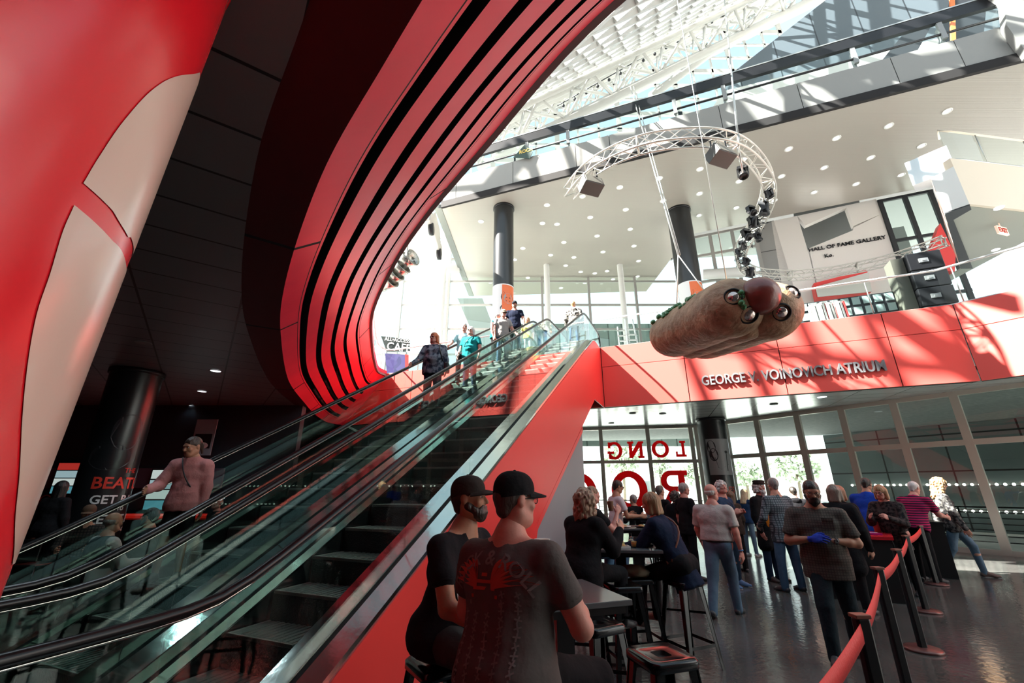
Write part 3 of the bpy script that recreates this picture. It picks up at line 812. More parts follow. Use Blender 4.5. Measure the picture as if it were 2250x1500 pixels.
# soffit downlights
spots = [(1057, 486), (1202, 450), (1192, 490), (1224, 492), (1280, 431), (1297, 477), (1362, 411), (1375, 460), (1239, 532), (1312, 518), (1385, 503), (1449, 391), (1457, 441), (1538, 371), (1537, 425), (1536, 473), (1624, 398), (1618, 456), (1733, 327), (1717, 387), (1701, 440), (1838, 303), (1811, 368), (1789, 422), (1953, 276), (1913, 346), (1881, 404), (2081, 244), (2025, 320), (1980, 384), (1632, 350),
        (1243, 583), (1261, 565), (1334, 595), (1325, 553), (1403, 573), (1276, 597), (1347, 613), (1393, 540), (1285, 621), (1233, 632), (1307, 600), (1401, 607), (1149, 545), (1131, 570), (1160, 610), (1077, 620), (1210, 560)]
def disc_light(x, y, z, r, lab, grp, em, soff=0.006):
    q = at(x, y, z=z)
    mb = MB(); mb.lathe([(r * .75, 0), (r, -.012), (r * 1.15, -.012), (r * 1.15, .01)], n=20); 
    mb.lathe([(0.001, -.004), (r * .75, -.004)], n=20, mi=1)
    o = mb.build('downlight', [M_white, em], label=lab, cat='light', group=grp); o.location = (q.x, q.y, z - soff)
    return o
M_down = mat('downlight_glow', (1, 1, 1), .5, emit=(.92, .97, 1), es=2.2)
pr = None
for x, y in spots:
    if pr is None: pr = disc_light(x, y, Z3, .13, 'small round lit downlight in the large pale soffit', 'downlights in the large pale soffit', M_down)
    else:
        c = pr.copy(); q = at(x, y, z=Z3); c.location = (q.x, q.y, Z3 - .006); COL.objects.link(c)
# wall at the back of the soffit on the right
PW = D3 + n3 * 0; dw = (C3 - D3).normalized(); nw = Vector((-dw.y, dw.x, 0))
if nw.y < 0: nw = -nw
PW = D3 + nw * .35
def W(x, y, off=0): return onpl(x, y, PW + nw * off, nw)
def wpoly(pts, th, off=0, mi=0, mb=None):
    mb = mb or MB(); mb.prism([W(x, y, off) for x, y in pts], nw * th, mi); return mb
def low(x): return 760
# pale gallery wall with opening
M_gal = mat('white_gallery_wall', (.78, .74, .70), .5)
mb = MB()
wpoly([(1695, 486), (1752, 474), (1778, 560), (1830, 790), (1745, 790)], .3, 0, 0, mb)
wpoly([(1752, 474), (1925, 437), (1937, 470), (1875, 496), (1860, 455), (1770, 495)], .3, 0, 0, mb)
wpoly([(1875, 500), (1937, 470), (2030, 760), (1830, 790), (1778, 545), (1874, 506)], .3, 0, 0, mb)
wpoly([(1740, 440), (1885, 420), (1900, 520), (1760, 575)], .1, 1.6, 1, mb)
struct('wall_gallery', mb, [M_gal, M_grey])['label'] = 'white wall with a dark opening on the upper floor'
mb = MB()
def gw(v, x0=1777, y0=553, sc=.192):
    O = W(x0, y0, -.03); return O + dw * (v.x * sc * 1.05) + Vector((0, 0, v.y * sc)) + Vector((0, 0, 0)) - nw * v.z
text_mb(mb, 'HALL OF FAME GALLERY', 1.35, None, warp=lambda v: gw(v), depth=.04, bold=.01)
mb.build('wall_lettering', M_black, label='dark letters HALL OF FAME GALLERY on the white upper wall', cat='sign')
mb = MB(); text_mb(mb, 'Ko.', 1.3, None, warp=lambda v: gw(v, 1812, 566), depth=.04); mb.build('wall_lettering', M_black, label='small dark letters under the words HALL OF FAME GALLERY', cat='sign')
mb = MB(); wpoly([(1655, 494), (1700, 484), (1765, 700), (1700, 700)], .3, .02, 0, mb); 
wpoly([(1655, 494), (1700, 484), (1765, 700), (1700, 700)], .01, 0, 0, mb); struct('wall_gallery', mb, grid_mat('grey_gallery_panel', (.30, .30, .29), (.05, .05, .05), 30, 1.6, .02, plane='XZ'))['label'] = 'grey panelled wall left of the white gallery wall'
P4 = W(1512, 520); Q4 = W(1658, 494); P4.z = 0; Q4.z = 0
L4 = (Q4 - P4).length
mull_wall('window_5', P4, Q4, [7.2, 8.7, 10.2, 11.7, 13.2], [.08, L4 * .33, L4 * .66, L4 - .08], ZT, Z3, .16, .14, fmat=M_frame2)
mb = MB(); a = W(1545, 603, -.4); b = W(1660, 596, -.4); mb.tube([a, b], .26, 12); mb.build('tube_beam', M_white, label='fat white horizontal tube behind the hanging hot dog', cat='beam')
P5 = W(1925, 437); Q5 = W(2045, 409); P5.z = 0; Q5.z = 0
mull_wall('window_6', P5, Q5, [9.4, 12.2], [.1, (Q5 - P5).length * .5, (Q5 - P5).length - .1], ZT, Z3, .16, .14, fmat=M_dark)
mb = MB(); mb.prism([P5 + nw * 3 + Vector((0, 0, ZT)), Q5 + nw * 3 + Vector((0, 0, ZT)), Q5 + nw * 3 + Vector((0, 0, Z3)), P5 + nw * 3 + Vector((0, 0, Z3))], nw * .2); struct('wall_gallery', mb, M_grey)['label'] = 'dim grey wall behind the upper glass at the right'
# red soffit box low on the gallery wall
mb = MB(); mb.prism([W(1788, 622, -.6), W(1905, 592, -.6), W(1915, 640, -.6), W(1795, 655, -.6)], nw * .5, 0)
wpoly([(1792, 630), (1908, 598), (1916, 640), (1797, 652)], .05, -.66, 1, mb)
mb.build('bulkhead', [M_red, M_offwhite], label='red bulkhead with a pale perforated underside above the upper shop', cat='bulkhead')
mb = MB(); wpoly([(2066, 490), (2100, 560), (2098, 596), (2028, 590)], .4, -1.2, 0, mb); mb.build('red_panel_wall', M_red, label='dark red wedge of wall under the right balcony', cat='panel')
# level above: wall behind the third level
P7 = A3 + n3 * 7; 
def V7(x, y, off=0): return onpl(x, y, P7 + n3 * off, n3)
M_up = grid_mat('blue_grey_upper_wall', (.085, .105, .12), (.02, .025, .03), 1.9, 30, .03, plane='XZ', rough=.35, spec=.5)
mb = MB(); mb.prism([V7(1590, 175), V7(1840, -20), V7(2300, -160), V7(2400, 130), V7(2140, 150), V7(1600, 200)], n3 * .3)
struct('wall_upper', mb, M_up)['label'] = 'blue grey sloping upper wall with sun patches'
mb = MB(); mb.prism([V7(1590, 200, -1), V7(2160, 60, -1), V7(2160, 200, -1), V7(1500, 330, -1)], n3 * .3); struct('wall_upper', mb, M_offwhite)['label'] = 'pale wall behind the third level glass'
mb = MB()
for (x0, y0, x1, y1, mi_) in ((1945, 60, 2050, 30, 0), (2092, 35, 2100, 90, 1)):
    pass
mb.prism([V7(1925, 148, -3), V7(1990, 68, -3), V7(2050, 50, -3), V7(2010, 122, -3)], n3 * .2, 0)
mb.prism([V7(2060, 110, -3), V7(2090, 0, -3), V7(2170, -10, -3), V7(2160, 90, -3)], n3 * .2, 0)
mb.build('display_panel', M_dark, label='dark display panels behind the third level railing at the right', cat='panel')
mb = MB(); mb.prism([V7(2091, 100, -4), V7(2088, -10, -4), V7(2098, -12, -4), V7(2101, 98, -4)], n3 * .1, 0); mb.build('banner_stand', mat('orange_strip', (.8, .2, .05), .5), label='thin orange upright strip behind the third level railing', cat='strip')
# right edge of the third level: pale curved wall
mb = MB(); mb.prism([onpl(2205, 0, A3 + n3 * -.3, n3), onpl(2140, -40, A3 + n3 * -.3, n3), onpl(2330, -60, A3 + n3 * -.3, n3), onpl(2330, 110, A3 + n3 * -.3, n3), onpl(2258, 118, A3 + n3 * -.3, n3), onpl(2212, 55, A3 + n3 * -.3, n3)], n3 * .28); struct('wall_right', mb, M_fascia)['label'] = 'pale wall closing the third level at the right'
# ================================================================ GLASS ROOF AND TRUSSES
YR = 24.4
def up3(p_): return Vector((0, 0, 1))
Ra = at(960, 352, Y=YR); Rb = at(1700, 0, Y=YR); Rc = at(1180, 175, Y=13)
eL = (Rb - Ra).normalized(); nR = (Rb - Ra).cross(Rc - Ra).normalized()
if nR.dot(Vector((0, 0, 1))) > 0: nR = -nR          # points down into the hall
eM = nR.cross(eL).normalized()
if eM.dot(Rc - Ra) < 0: eM = -eM
M_tube = mat('white_steel_tube', (.46, .45, .42), .35, spec=.5)
# far facade above
fac = MB()
xs0, xs1 = at(1180, 200, Y=YR).x - 4, at(1660, 200, Y=YR).x + 6
z_lo, z_hi = 19.5, 44
x = -6.0; k = 0
while x < 22:
    fac.box((x, YR, (z_lo + z_hi) / 2), (.34 if k % 3 == 0 else .13, .16, z_hi - z_lo)); x += 1.55; k += 1
z = z_lo; k = 0
while z < z_hi:
    fac.box((8, YR, z), (28, .16, .36 if k % 3 == 0 else .14)); z += 1.45; k += 1
o = struct('window_7', fac, M_tube)
g = MB(); g.box((8, YR + .1, (z_lo + z_hi) / 2), (28, .01, z_hi - z_lo)); g.build('pane', M_roofglass, o)
# leaning glazed roof plane
LM, LL = 20.5, (Rb - Ra).length + 8
rf = MB()
def rp(a, b, c=0): return Ra + eL * a + eM * b + nR * c
a = 2.2
k = 0
while a < LL:
    rf.bar(rp(a, 0), rp(a, LM), .34 if k % 4 == 0 else .12, .22, up=nR); a += .95; k += 1
b = 0; k = 0
while b <= LM:
    rf.bar(rp(2.2, b), rp(LL, b), .30 if k % 3 == 0 else .13, .24, up=nR); b += 1.25; k += 1
o = struct('window_8', rf, M_tube)
g = MB(); g.add([rp(2.2, 0, -.15), rp(LL, 0, -.15), rp(LL, LM, -.15), rp(2.2, LM, -.15)], [(0, 1, 2, 3)]); g.build('pane', M_roofglass, o)
# white tube trusses under the leaning roof
for ti, (b0, lab) in enumerate(((1.2, 'white tubular roof truss nearest the far glazing'), (5.2, 'white tubular roof truss in the middle of the leaning roof'), (9.6, 'white tubular roof truss nearest the red fascia'))):
    t = thing('roof_truss', rp(0, b0, 1.5), lab, 'truss', group=None)
    mb = MB(); mb.tube([rp(2.2, b0, 1.7), rp(LL - 1, b0, 1.7)], .24, 12); mb.build('bottom_chord', M_tube, t)
    for s_ in (-1.1, 1.1):
        mb = MB(); mb.tube([rp(2.2, b0 + s_, .3), rp(LL - 1, b0 + s_, .3)], .15, 10); mb.build('top_chord', M_tube, t)
    mb = MB(); a = 2.2
    while a < LL - 4:
        for s_ in (-1.1, 1.1):
            mb.tube([rp(a, b0, 1.7), rp(a + 1.6, b0 + s_, .3)], .08, 8); mb.tube([rp(a + 1.6, b0 + s_, .3), rp(a + 3.2, b0, 1.7)], .08, 8)
        mb.tube([rp(a + 1.6, b0 - 1.1, .3), rp(a + 1.6, b0 + 1.1, .3)], .06, 8)
        a += 3.2
    mb.build('web_struts', M_tube, t)
for i, (p0, p1, r_, lab) in enumerate(((at(1760, -30, Y=19), at(1430, 212, Y=21), .26, 'long white tube running down beside the blue panes'),
                       (at(1620, 10, Y=18), at(1240, 215, Y=20), .10, 'thin white tube with small lamps under the roof'))):
    mb = MB(); mb.tube([p0, p1], r_, 12); mb.build('roof_tube', M_tube, label=lab, cat='tube')
t = thing('string_lights', at(1430, 105, Y=17.4), 'string of small dark lamps hung along the roof tube', 'lights')
p0, p1 = at(1625, 6, Y=17.4), at(1225, 232, Y=19.4)
mb = MB(); mb.tube([p0, p1], .03, 6); mb.build('cable', M_black, t)
for i in range(16):
    q = p0 + (p1 - p0) * ((i + .5) / 16); mb = MB(); mb.tube([q, q - Vector((0, 0, .18))], .015, 6); mb.ell(q - Vector((0, 0, .26)), (.09, .09, .11), n=10, m=6); mb.build('lamp', M_black, t)
# heavier members of the sunny side of the roof: they throw the broad shadows on the red and pale edges
def caster(P0, P1, r0, tt, i, lab):
    S0 = P0 - SUN * tt; S1 = P1 - SUN * tt
    dd = (S1 - S0).normalized()
    mb = MB(); mb.tube([S0 - dd * .4, S1 + dd * .4], r0, 10); mb.build('roof_brace', M_tube, label=lab, cat='brace', group='roof braces on the sunny side')
Bd = lambda x, y: at(x, y, u=13.2)
F3d = lambda x, y: onpl(x, y, A3, n3)
jobs = []
for a, b, r_ in (((1622, 715), (1692, 880), .13), ((1755, 698), (1832, 868), .12), ((1895, 680), (1985, 848), .13), ((1937, 680), (2153, 827), .30), ((2050, 660), (2150, 822), .12),
                 ((1500, 748), (1900, 796), .13), ((1900, 796), (2165, 814), .13), ((1505, 768), (1556, 885), .13), ((1216, 762), (1225, 905), .2), ((1130, 775), (1075, 915), .14)):
    jobs.append((Bd(*a), Bd(*b), r_, 24))
for a, b, r_ in (((1158, 330), (1182, 405), .16), ((1135, 350), (1072, 425), .24), ((973, 417), (1160, 403), .13), ((1240, 315), (1267, 385), .14), ((1330, 300), (1348, 345), .14), ((1513, 240), (1550, 300), .17), ((1367, 304), (1650, 283), .14),
                 ((1610, 220), (1656, 280), .17), ((1722, 190), (1775, 255), .18), ((1805, 160), (1895, 225), .34), ((1800, 180), (1970, 200), .16), ((1883, 163), (2250, 103), .2), ((1955, 115), (2036, 185), .22), ((2105, 75), (2190, 140), .25)):
    jobs.append((F3d(*a), F3d(*b), r_, 16))
for i, (P0, P1, r_, tt) in enumerate(jobs): caster(P0, P1, r_, tt, i, 'white roof brace high on the sunny side of the glass roof')

# ================================================================ RIGHT BALCONY
zB4 = 9.3
K0 = at(2130, 448, z=zB4); K1 = at(2075, 467, z=zB4); K2 = at(2250, 461, z=zB4); K3 = at(2110, 588, z=zB4)
K2 = K0 + (K2 - K0) * 1.9
kd = (K2 - K0).normalized(); kn = Vector((-kd.y, kd.x, 0)); 
if kn.y < 0: kn = -kn
hB = onpl(2095, 348, K0, kn).z
M_cream = mat('cream_panel', (.70, .60, .48), .4, spec=.4)
mb = MB()
mb.prism([K0, K2, Vector((K2.x, K2.y, hB)), Vector((K0.x, K0.y, hB))], kn * .3, 0)
zw = onpl(2045, 392, K1, kn).z
kk = (K1 - K0).normalized(); kkn = Vector((-kk.y, kk.x, 0))
if kkn.y < 0: kkn = -kkn
mb.prism([K0, K1, Vector((K1.x, K1.y, zw)), Vector((K0.x, K0.y, zw + .1))], kkn * .3, 1)
ke = (K3 - K1); 
mb.prism([K1, K1 + ke, K1 + ke + Vector((0, 0, zw - zB4)), Vector((K1.x, K1.y, zw))], Vector((.25, .05, 0)), 2)
mb.prism([K1 + Vector((.1, .1, -.01)), K0 + Vector((.1, .1, -.01)), K2 + Vector((.1, .1, -.01)), K2 + Vector((1, 9, -.01)), K3 + Vector((.1, 0, -.01))], (0, 0, .05), 3)
mb.prism([K1 + Vector((.0, .0, -.04)), K0 + Vector((.0, .0, -.04)), K0 + Vector((.25, .2, -.04)), K1 + Vector((.55, .3, -.04)), K3 + Vector((.45, 0, -.04)), K3 + Vector((0, 0, -.04))], (0, 0, .03), 4)
struct('wall_balcony', mb, [M_cream, M_white, mat('peach_panel', (.75, .5, .42), .5), mat('olive_soffit', (.30, .30, .25), .4), M_dark])['label'] = 'cream fronted balcony jutting in at the right'
zrl = hB + 1.05
rp_ = [K0 + kkn * .6 + Vector((-.05, 0, 0)), K0 + Vector((.05, .05, 0)), K0 + kd * .5 + kn * .02, K2]
glass_rail('glass_railing', [(q.x, q.y) for q in rp_], hB, 1.1, 'glass railing of the cream balcony at the right', cap=M_cream, posts=True)
mb = MB(); q0 = onpl(2040, 385, K1 + kkn * .5, kkn); mb.box(q0 + Vector((.45, .25, .45)), (1.0, .5, .9), X=kk); mb.build('white_box', [mat('pale_blue_box', (.62, .72, .78), .4)], label='pale blue box on the left end of the cream balcony', cat='box')
for i, (x, y) in enumerate(((2018, 0), (2195, 458), (2188, 549))):
    if i == 0: continue
    q = at(x, y, z=zB4 - .02); mb = MB(); mb.lathe([(.001, 0), (.10, 0), (.12, .02)], n=18); o = mb.build('downlight', M_lamp if 0 else M_down, label='round downlight under the cream balcony, %s the exit sign' % ('above' if i == 1 else 'below'), cat='light'); o.location = q
# EXIT sign
q = at(2202, 508, z=9.0)
t = thing('exit_sign', q, 'small lit EXIT sign hung under the cream balcony', 'sign')
xd = (at(2212, 503, z=9.0) - at(2190, 515, z=9.0)); xd.z = 0; xd = Vector((.96, .28, 0)).normalized()
mb = MB(); mb.box((q.x, q.y, 9.02), (.46, .06, .26), 0, X=xd); mb.tube([(q.x, q.y, 9.12), (q.x, q.y, zB4)], .015, 6); mb.build('case', mat('exit_face', (.9, .8, .7), .5, emit=(1, .55, .4), es=.5), t)
mb = MB(); nn_ = Vector((xd.y, -xd.x, 0))
text_mb(mb, 'EXIT', .22, None, warp=lambda v: Vector((q.x, q.y, 8.945)) + xd * (v.x - .235) * .9 + Vector((0, 0, v.y)) + nn_ * (.034 + v.z), depth=.01, bold=.006)
mb.build('lettering', mat('exit_red', (.55, .02, .01), .5), t)
# ================================================================ HANGING HOT DOG
FLp = at(1624, 668, Y=7.1); FRp = at(1708, 674, Y=7.15)
hd = thing('hanging_hot_dog', (FLp + FRp) / 2, 'giant hot dog sculpture with four headlights hanging on cables', 'sculpture')
ax = Vector((-.20, 1, .07)).normalized()
def noisy(seed, amp):
    rnd = random.Random(seed); ph = [(Vector((rnd.gauss(0, 1), rnd.gauss(0, 1), rnd.gauss(0, 1))) * rnd.uniform(2, 7), rnd.uniform(0, 6)) for _ in range(10)]
    return lambda v: 1 + amp * sum(math.sin(a.dot(v) * 1.3 + b) for a, b in ph) / 5
def capsule(mb, P0, P1, r0, r1, mi, seed, amp, n=36, upv=(0, 0, 1), sq=1.0):
    P0 = Vector(P0); P1 = Vector(P1); d = (P1 - P0); L = d.length; d.normalize(); u_ = (Vector(upv) - d * Vector(upv).dot(d)).normalized(); v_ = d.cross(u_); f = noisy(seed, amp); rows = []
    prof = [(-r0 * math.cos(a), r0 * math.sin(a)) for a in [PI / 2 * i / 9 for i in range(10)]] + [(L * i / 12, r0 + (r1 - r0) * i / 12) for i in range(1, 12)] + [(L + r1 * math.sin(a), r1 * math.cos(a)) for a in [PI / 2 * i / 8 for i in range(9)]]
    for s_, rr in prof:
        row = []
        for k in range(n + 1):
            a = 2 * PI * (k % n) / n; c = P0 + d * s_ + (u_ * math.cos(a) * sq + v_ * math.sin(a)) * max(rr, .001)
            g = f(c - P0); row.append(P0 + d * s_ + (c - P0 - d * s_) * g)
        rows.append(row)
    mb.grid(rows, mi)
m, nt, p = node_mat('baked_bun')
tc = nt.nodes.new('ShaderNodeTexCoord'); nz = nt.nodes.new('ShaderNodeTexNoise'); nz.inputs['Scale'].default_value = 3.2; nz.inputs['Detail'].default_value = 9
cr = nt.nodes.new('ShaderNodeValToRGB'); cr.color_ramp.elements[0].position = .3; cr.color_ramp.elements[0].color = (.20, .10, .05, 1); cr.color_ramp.elements[1].position = .7; cr.color_ramp.elements[1].color = (.46, .29, .17, 1)
nt.links.new(tc.outputs['Object'], nz.inputs['Vector']); nt.links.new(nz.outputs['Fac'], cr.inputs[0]); nt.links.new(cr.outputs[0], p.inputs['Base Color'])
nb = nt.nodes.new('ShaderNodeTexNoise'); nb.inputs['Scale'].default_value = 9; nb.inputs['Detail'].default_value = 6; bp = nt.nodes.new('ShaderNodeBump'); bp.inputs['Strength'].default_value = .6; bp.inputs['Distance'].default_value = .06
nt.links.new(tc.outputs['Object'], nb.inputs['Vector']); nt.links.new(nb.outputs['Fac'], bp.inputs['Height']); nt.links.new(bp.outputs[0], p.inputs['Normal']); p.inputs['Roughness'].default_value = .55
M_bun = m
M_saus = mat('sausage_skin', (.17, .030, .022), .3, spec=.6, bump=.5, bscale=6, var=.35, vscale=4, stretch=(1, .25, 1))
mb = MB()
Lb = 2.1
capsule(mb, FLp + ax * .25, FLp + ax * Lb, .61, .56, 0, 3, .035, sq=.90)
capsule(mb, FRp + ax * .25, FRp + ax * Lb, .60, .55, 0, 5, .035, sq=.92)
mid = (FLp + FRp) / 2
capsule(mb, mid + ax * .36 - Vector((0, 0, .16)), mid + ax * Lb - Vector((0, 0, .16)), .40, .36, 0, 8, .03)
bunbv = __import__('mathutils.bvhtree', fromlist=['BVHTree']).BVHTree.FromPolygons([Vector(v) for v in mb.v], mb.f)
mb.build('bun', M_bun, hd)
sp = at(1690, 640, Y=6.62)
mb = MB(); capsule(mb, sp + ax * .22, sp + ax * 2.8, .335, .33, 0, 11, .012); 
mb.build('sausage', M_saus, hd)
mb = MB(); rnd = random.Random(4)
M_rel = mat('green_relish', (.03, .16, .04), .3, spec=.7)
for k in range(90):
    s_ = rnd.uniform(.1, 2.3); side = rnd.choice((-1, -1, 1)); q = sp + ax * s_ + Vector((side * rnd.uniform(.30, .42), 0, rnd.uniform(-.25, .05)))
    e = rnd.uniform(.035, .07); mb.ell(q, (e, e * rnd.uniform(.8, 1.6), e), n=8, m=5)
for k in range(46):
    a = rnd.uniform(.5, 1.25); s_ = rnd.uniform(.7, 2.1); q = FLp + ax * (s_ * 1.0) + Vector((-.59 * math.cos(a), 0, .54 * math.sin(a)))
    if int(s_ * 3) % 2 == 0: e = rnd.uniform(.04, .065); mb.ell(q, (e, e * 1.3, e), n=8, m=5)
mb.build('relish', M_rel, hd, kind='stuff')
mb = MB(); pts = []
for k in range(40):
    s_ = .6 + k * .05; a = math.sin(k * .8) * .9; pts.append(sp + ax * s_ + Vector((math.sin(a) * .34, 0, math.cos(a) * .34)))
mb.tube(pts, .045, 8); mb.build('mustard', mat('mustard', (.75, .42, .03), .3), hd)
for (x, y, Yf, r_, cx_) in ((1611, 651, 9.62, .155, 'l'), (1647, 692, 9.62, .17, 'l'), (1743, 640, 9.85, .15, 'r'), (1718, 686, 9.72, .16, 'r')):
    O_ = Vector((0, 0, CZ)); loc, nn1, _i, _d = bunbv.ray_cast(O_, ray(x, y).normalized()); q = loc if loc is not None else at(x, y, Y=Yf)
    dirn = (nn1 * (1 if nn1.y < 0 else -1) * .75 + (O_ - q).normalized() * .25).normalized(); r_ *= .86; q = q - dirn * .02
    mb = MB(); mb.lathe([(r_ * 1.22, -.2), (r_ * 1.2, .0), (r_ * 1.0, .03), (r_ * .95, 0), (r_ * .9, -.1), (.001, -.12)], c=q, n=28, axis=dirn, mif=lambda i: 1 if i >= 3 else 0)
    hl = mb.build('headlight', [M_gap, M_gap], hd)
    mb = MB(); mb.lathe([(r_ * .88, -.05), (r_ * .84, .0), (r_ * .55, .035), (.001, .05)], c=q, n=24, axis=dirn); mb.build('lens', mat('lens_glass', (.55, .45, .42), .08, metal=.8), hl)
# hang cables
def cable(a, b, r_, lab, cat='cable'):
    mb = MB(); mb.tube([a, b], r_, 6); return mb.build('hang_cable', M_alu, label=lab, cat=cat, group='hanging cables')
cable(at(1598, 624, Y=7.7), at(1598, 624, Y=7.7) + Vector((.1, 0, 11)), .012, 'thin cable holding up the hot dog at its middle')
cable(at(1560, 655, Y=8.3), at(1490, 560, Y=8.7), .014, 'cable sloping up from the back of the hot dog to the rope knot')
cable(at(1487, 680, Y=9.2), at(1490, 560, Y=8.7), .014, 'cable running straight up from the far end of the hot dog to the rope knot')
cable(at(1490, 560, Y=8.7), at(1385, 190, Y=15), .022, 'twin rope running up from the knot past the ring truss, left')
cable(at(1494, 560, Y=8.72), at(1392, 190, Y=15), .016, 'twin rope running up from the knot past the ring truss, right')
cable(at(1622, 312, z=10.6), at(1590, -20, Y=13), .03, 'rope holding the ring truss near the second speaker')
cable(at(1632, 380, z=10.0), at(1620, 312, z=10.6), .03, 'short rope and clamp below the ring truss')
# ================================================================ RING TRUSS
zR = 10.5
path = [(1250, 425), (1290, 378), (1350, 340), (1420, 315), (1490, 304), (1560, 303), (1615, 316), (1655, 345), (1683, 385), (1689, 420), (1680, 455), (1660, 495), (1640, 525), (1627, 555), (1634, 585), (1665, 600), (1720, 605), (1790, 602), (1870, 590), (1950, 572), (2025, 548), (2078, 528)]
ev = catmull([at(x, y, z=zR) for x, y in path], 0)
NP = 230
cen = [ev(i * (len(path) - 1) / NP) for i in range(NP + 1)]
tr = thing('ring_truss', cen[60], 'S-curved aluminium lighting truss hanging over the hall', 'truss')
def off(i, a, b):
    d = (cen[min(i + 1, NP)] - cen[max(i - 1, 0)]).normalized(); sd = Vector((-d.y, d.x, 0)); return cen[i] + sd * a + Vector((0, 0, b))
hw = .17
M_tr = mat('truss_aluminium', (.62, .60, .55), .35, metal=.6)
for a, b in ((-hw, -hw), (hw, -hw), (-hw, hw), (hw, hw)):
    mb = MB(); mb.tube([off(i, a, b) for i in range(0, NP + 1, 2)], .028, 6); mb.build('chord', M_tr, tr)
mb = MB(); cor = [(-hw, -hw), (hw, -hw), (hw, hw), (-hw, hw)]
acc = 0; last = 0; k = 0
for i in range(1, NP + 1):
    if (cen[i] - cen[last]).length > .33:
        for f in range(4):
            c0, c1 = cor[f], cor[(f + 1) % 4]
            if k % 2: c0, c1 = c1, c0
            mb.tube([off(last, *c0), off(i, *c1)], .013, 5, cap=False)
        last = i; k += 1
        if k % 7 == 0:
            for f in range(4): mb.tube([off(i, *cor[f]), off(i, *cor[(f + 1) % 4])], .03, 5)
mb.build('lattice', M_tr, tr)
def clampi(x, y):
    q = at(x, y, z=zR); return min(range(NP + 1), key=lambda i: (cen[i] - q).length)
# two box speakers
for x, y, lab in ((1298, 408, 'box speaker hanging below the left end of the ring truss'), (1583, 343, 'box speaker hanging below the top of the ring truss')):
    q = at(x, y, z=zR - .55); t = thing('box_speaker', q, lab, 'speaker')
    R_ = Matrix.Rotation(.35, 4, 'Z') @ Matrix.Rotation(-.35, 4, 'X')
    mb = MB(); mb.box((0, 0, 0), (.62, .42, .36)); o = mb.build('cabinet', mat('speaker_box', (.07, .07, .065), .5), t, world=False, bevel=.015); o.rotation_euler = R_.to_euler()
    mb = MB(); mb.box((0, -.215, 0), (.54, .012, .29)); o2 = mb.build('grille', mat('speaker_grille', (.20, .19, .16), .6), o, world=False)
    mb = MB(); mb.bar(q + Vector((-.2, 0, .15)), q + Vector((-.2, 0, .5)), .04, .02); mb.bar(q + Vector((.2, 0, .15)), q + Vector((.2, 0, .5)), .04, .02); mb.build('bracket', M_black, t)
# moving spotlights
def spot(q, rz, tilt, s_, lab):
    t = thing('stage_spotlight', q, lab, 'spotlight', rz=rz)
    mb = MB(); mb.box((0, 0, .14 * s_), (.3 * s_, .22 * s_, .1 * s_)); mb.box((-.15 * s_, 0, 0), (.03 * s_, .12 * s_, .28 * s_)); mb.box((.15 * s_, 0, 0), (.03 * s_, .12 * s_, .28 * s_)); mb.build('yoke', M_black, t, world=False)
    mb = MB(); mb.lathe([(.02, -.22), (.09, -.2), (.10, -.05), (.12, .05), (.15, .16), (.13, .17), (.12, .1), (.001, .09)], n=16); o = mb.build('lamp_body', M_black, t, world=False); o.scale = (s_, s_, s_); o.rotation_euler = (PI - tilt, 0, 0); o.location = (0, 0, -.05 * s_)
for i, (x, y, s_) in enumerate(((1690, 425, .8), (1680, 456, 1.25), (1655, 487, 1.1), (1650, 463, .9), (1640, 515, 1.1), (1665, 520, .9), (1632, 538, .9), (1622, 555, .8), (1640, 575, .9), (1648, 598, 1.2), (1632, 378, 1.0))):
    ang = ['highest of the cluster on the bend', 'large, just under the top of the bend', 'left of the bend below the first two', 'small, upper left of the bend', 'at the middle of the bend', 'facing right at the middle of the bend', 'left of the lower bend', 'small, lower left of the bend', 'near the bottom of the bend', 'large, lowest on the bend above the hot dog', 'alone, hanging inside the ring from a rope'][i]
    spot(at(x, y, z=zR - .30), random.uniform(0, 6), random.uniform(.2, 1.2), s_ * .88, 'black stage spotlight on the ring truss, ' + ang)
# black lead tangle along the bend
mb = MB(); rnd = random.Random(9)
for k in range(26):
    i = clampi(1670, 470) + rnd.randint(-6, 34); i = min(max(i, 1), NP - 8)
    pts = [off(min(i + j * 2, NP), rnd.uniform(-.25, .25), rnd.uniform(-.35, .2)) for j in range(4)]
    mb.tube(pts, .014, 5)
mb.build('cable_tangle', M_black, label='tangle of black leads on the bend of the ring truss', cat='cables')
# speaker tower by the gallery
tw = thing('speaker_tower', (12.3, 11.3, ZT), 'tall tower of stacked black speakers behind the glass railing', 'speaker')
for k in range(4):
    zc = ZT + .3 + k * .57
    ctr = Vector((12.3, 11.3, 0)); c_ = Vector((ctr.x, ctr.y, zc))
    mb = MB(); mb.box(c_, (.80, .7, .55), X=-AY); o = mb.build('cabinet', M_black, tw, bevel=.02)
    mb = MB(); mb.box(c_ - AX * .36 + AY * .05, (.22, .04, .13), X=-AY); mb.box(c_ - AX * .385 + AY * .05, (.08, .03, .05), X=-AY); mb.build('horn', mat('horn_silver', (.5, .5, .5), .3, metal=.8), o)
mb = MB(); mb.box(Vector((ctr.x, ctr.y, ZT + 1.15)) + AY * .56 + AX * .1, (.30, .5, 2.25), X=-AY); mb.build('side_case', mat('case_olive', (.10, .10, .08), .5), tw)
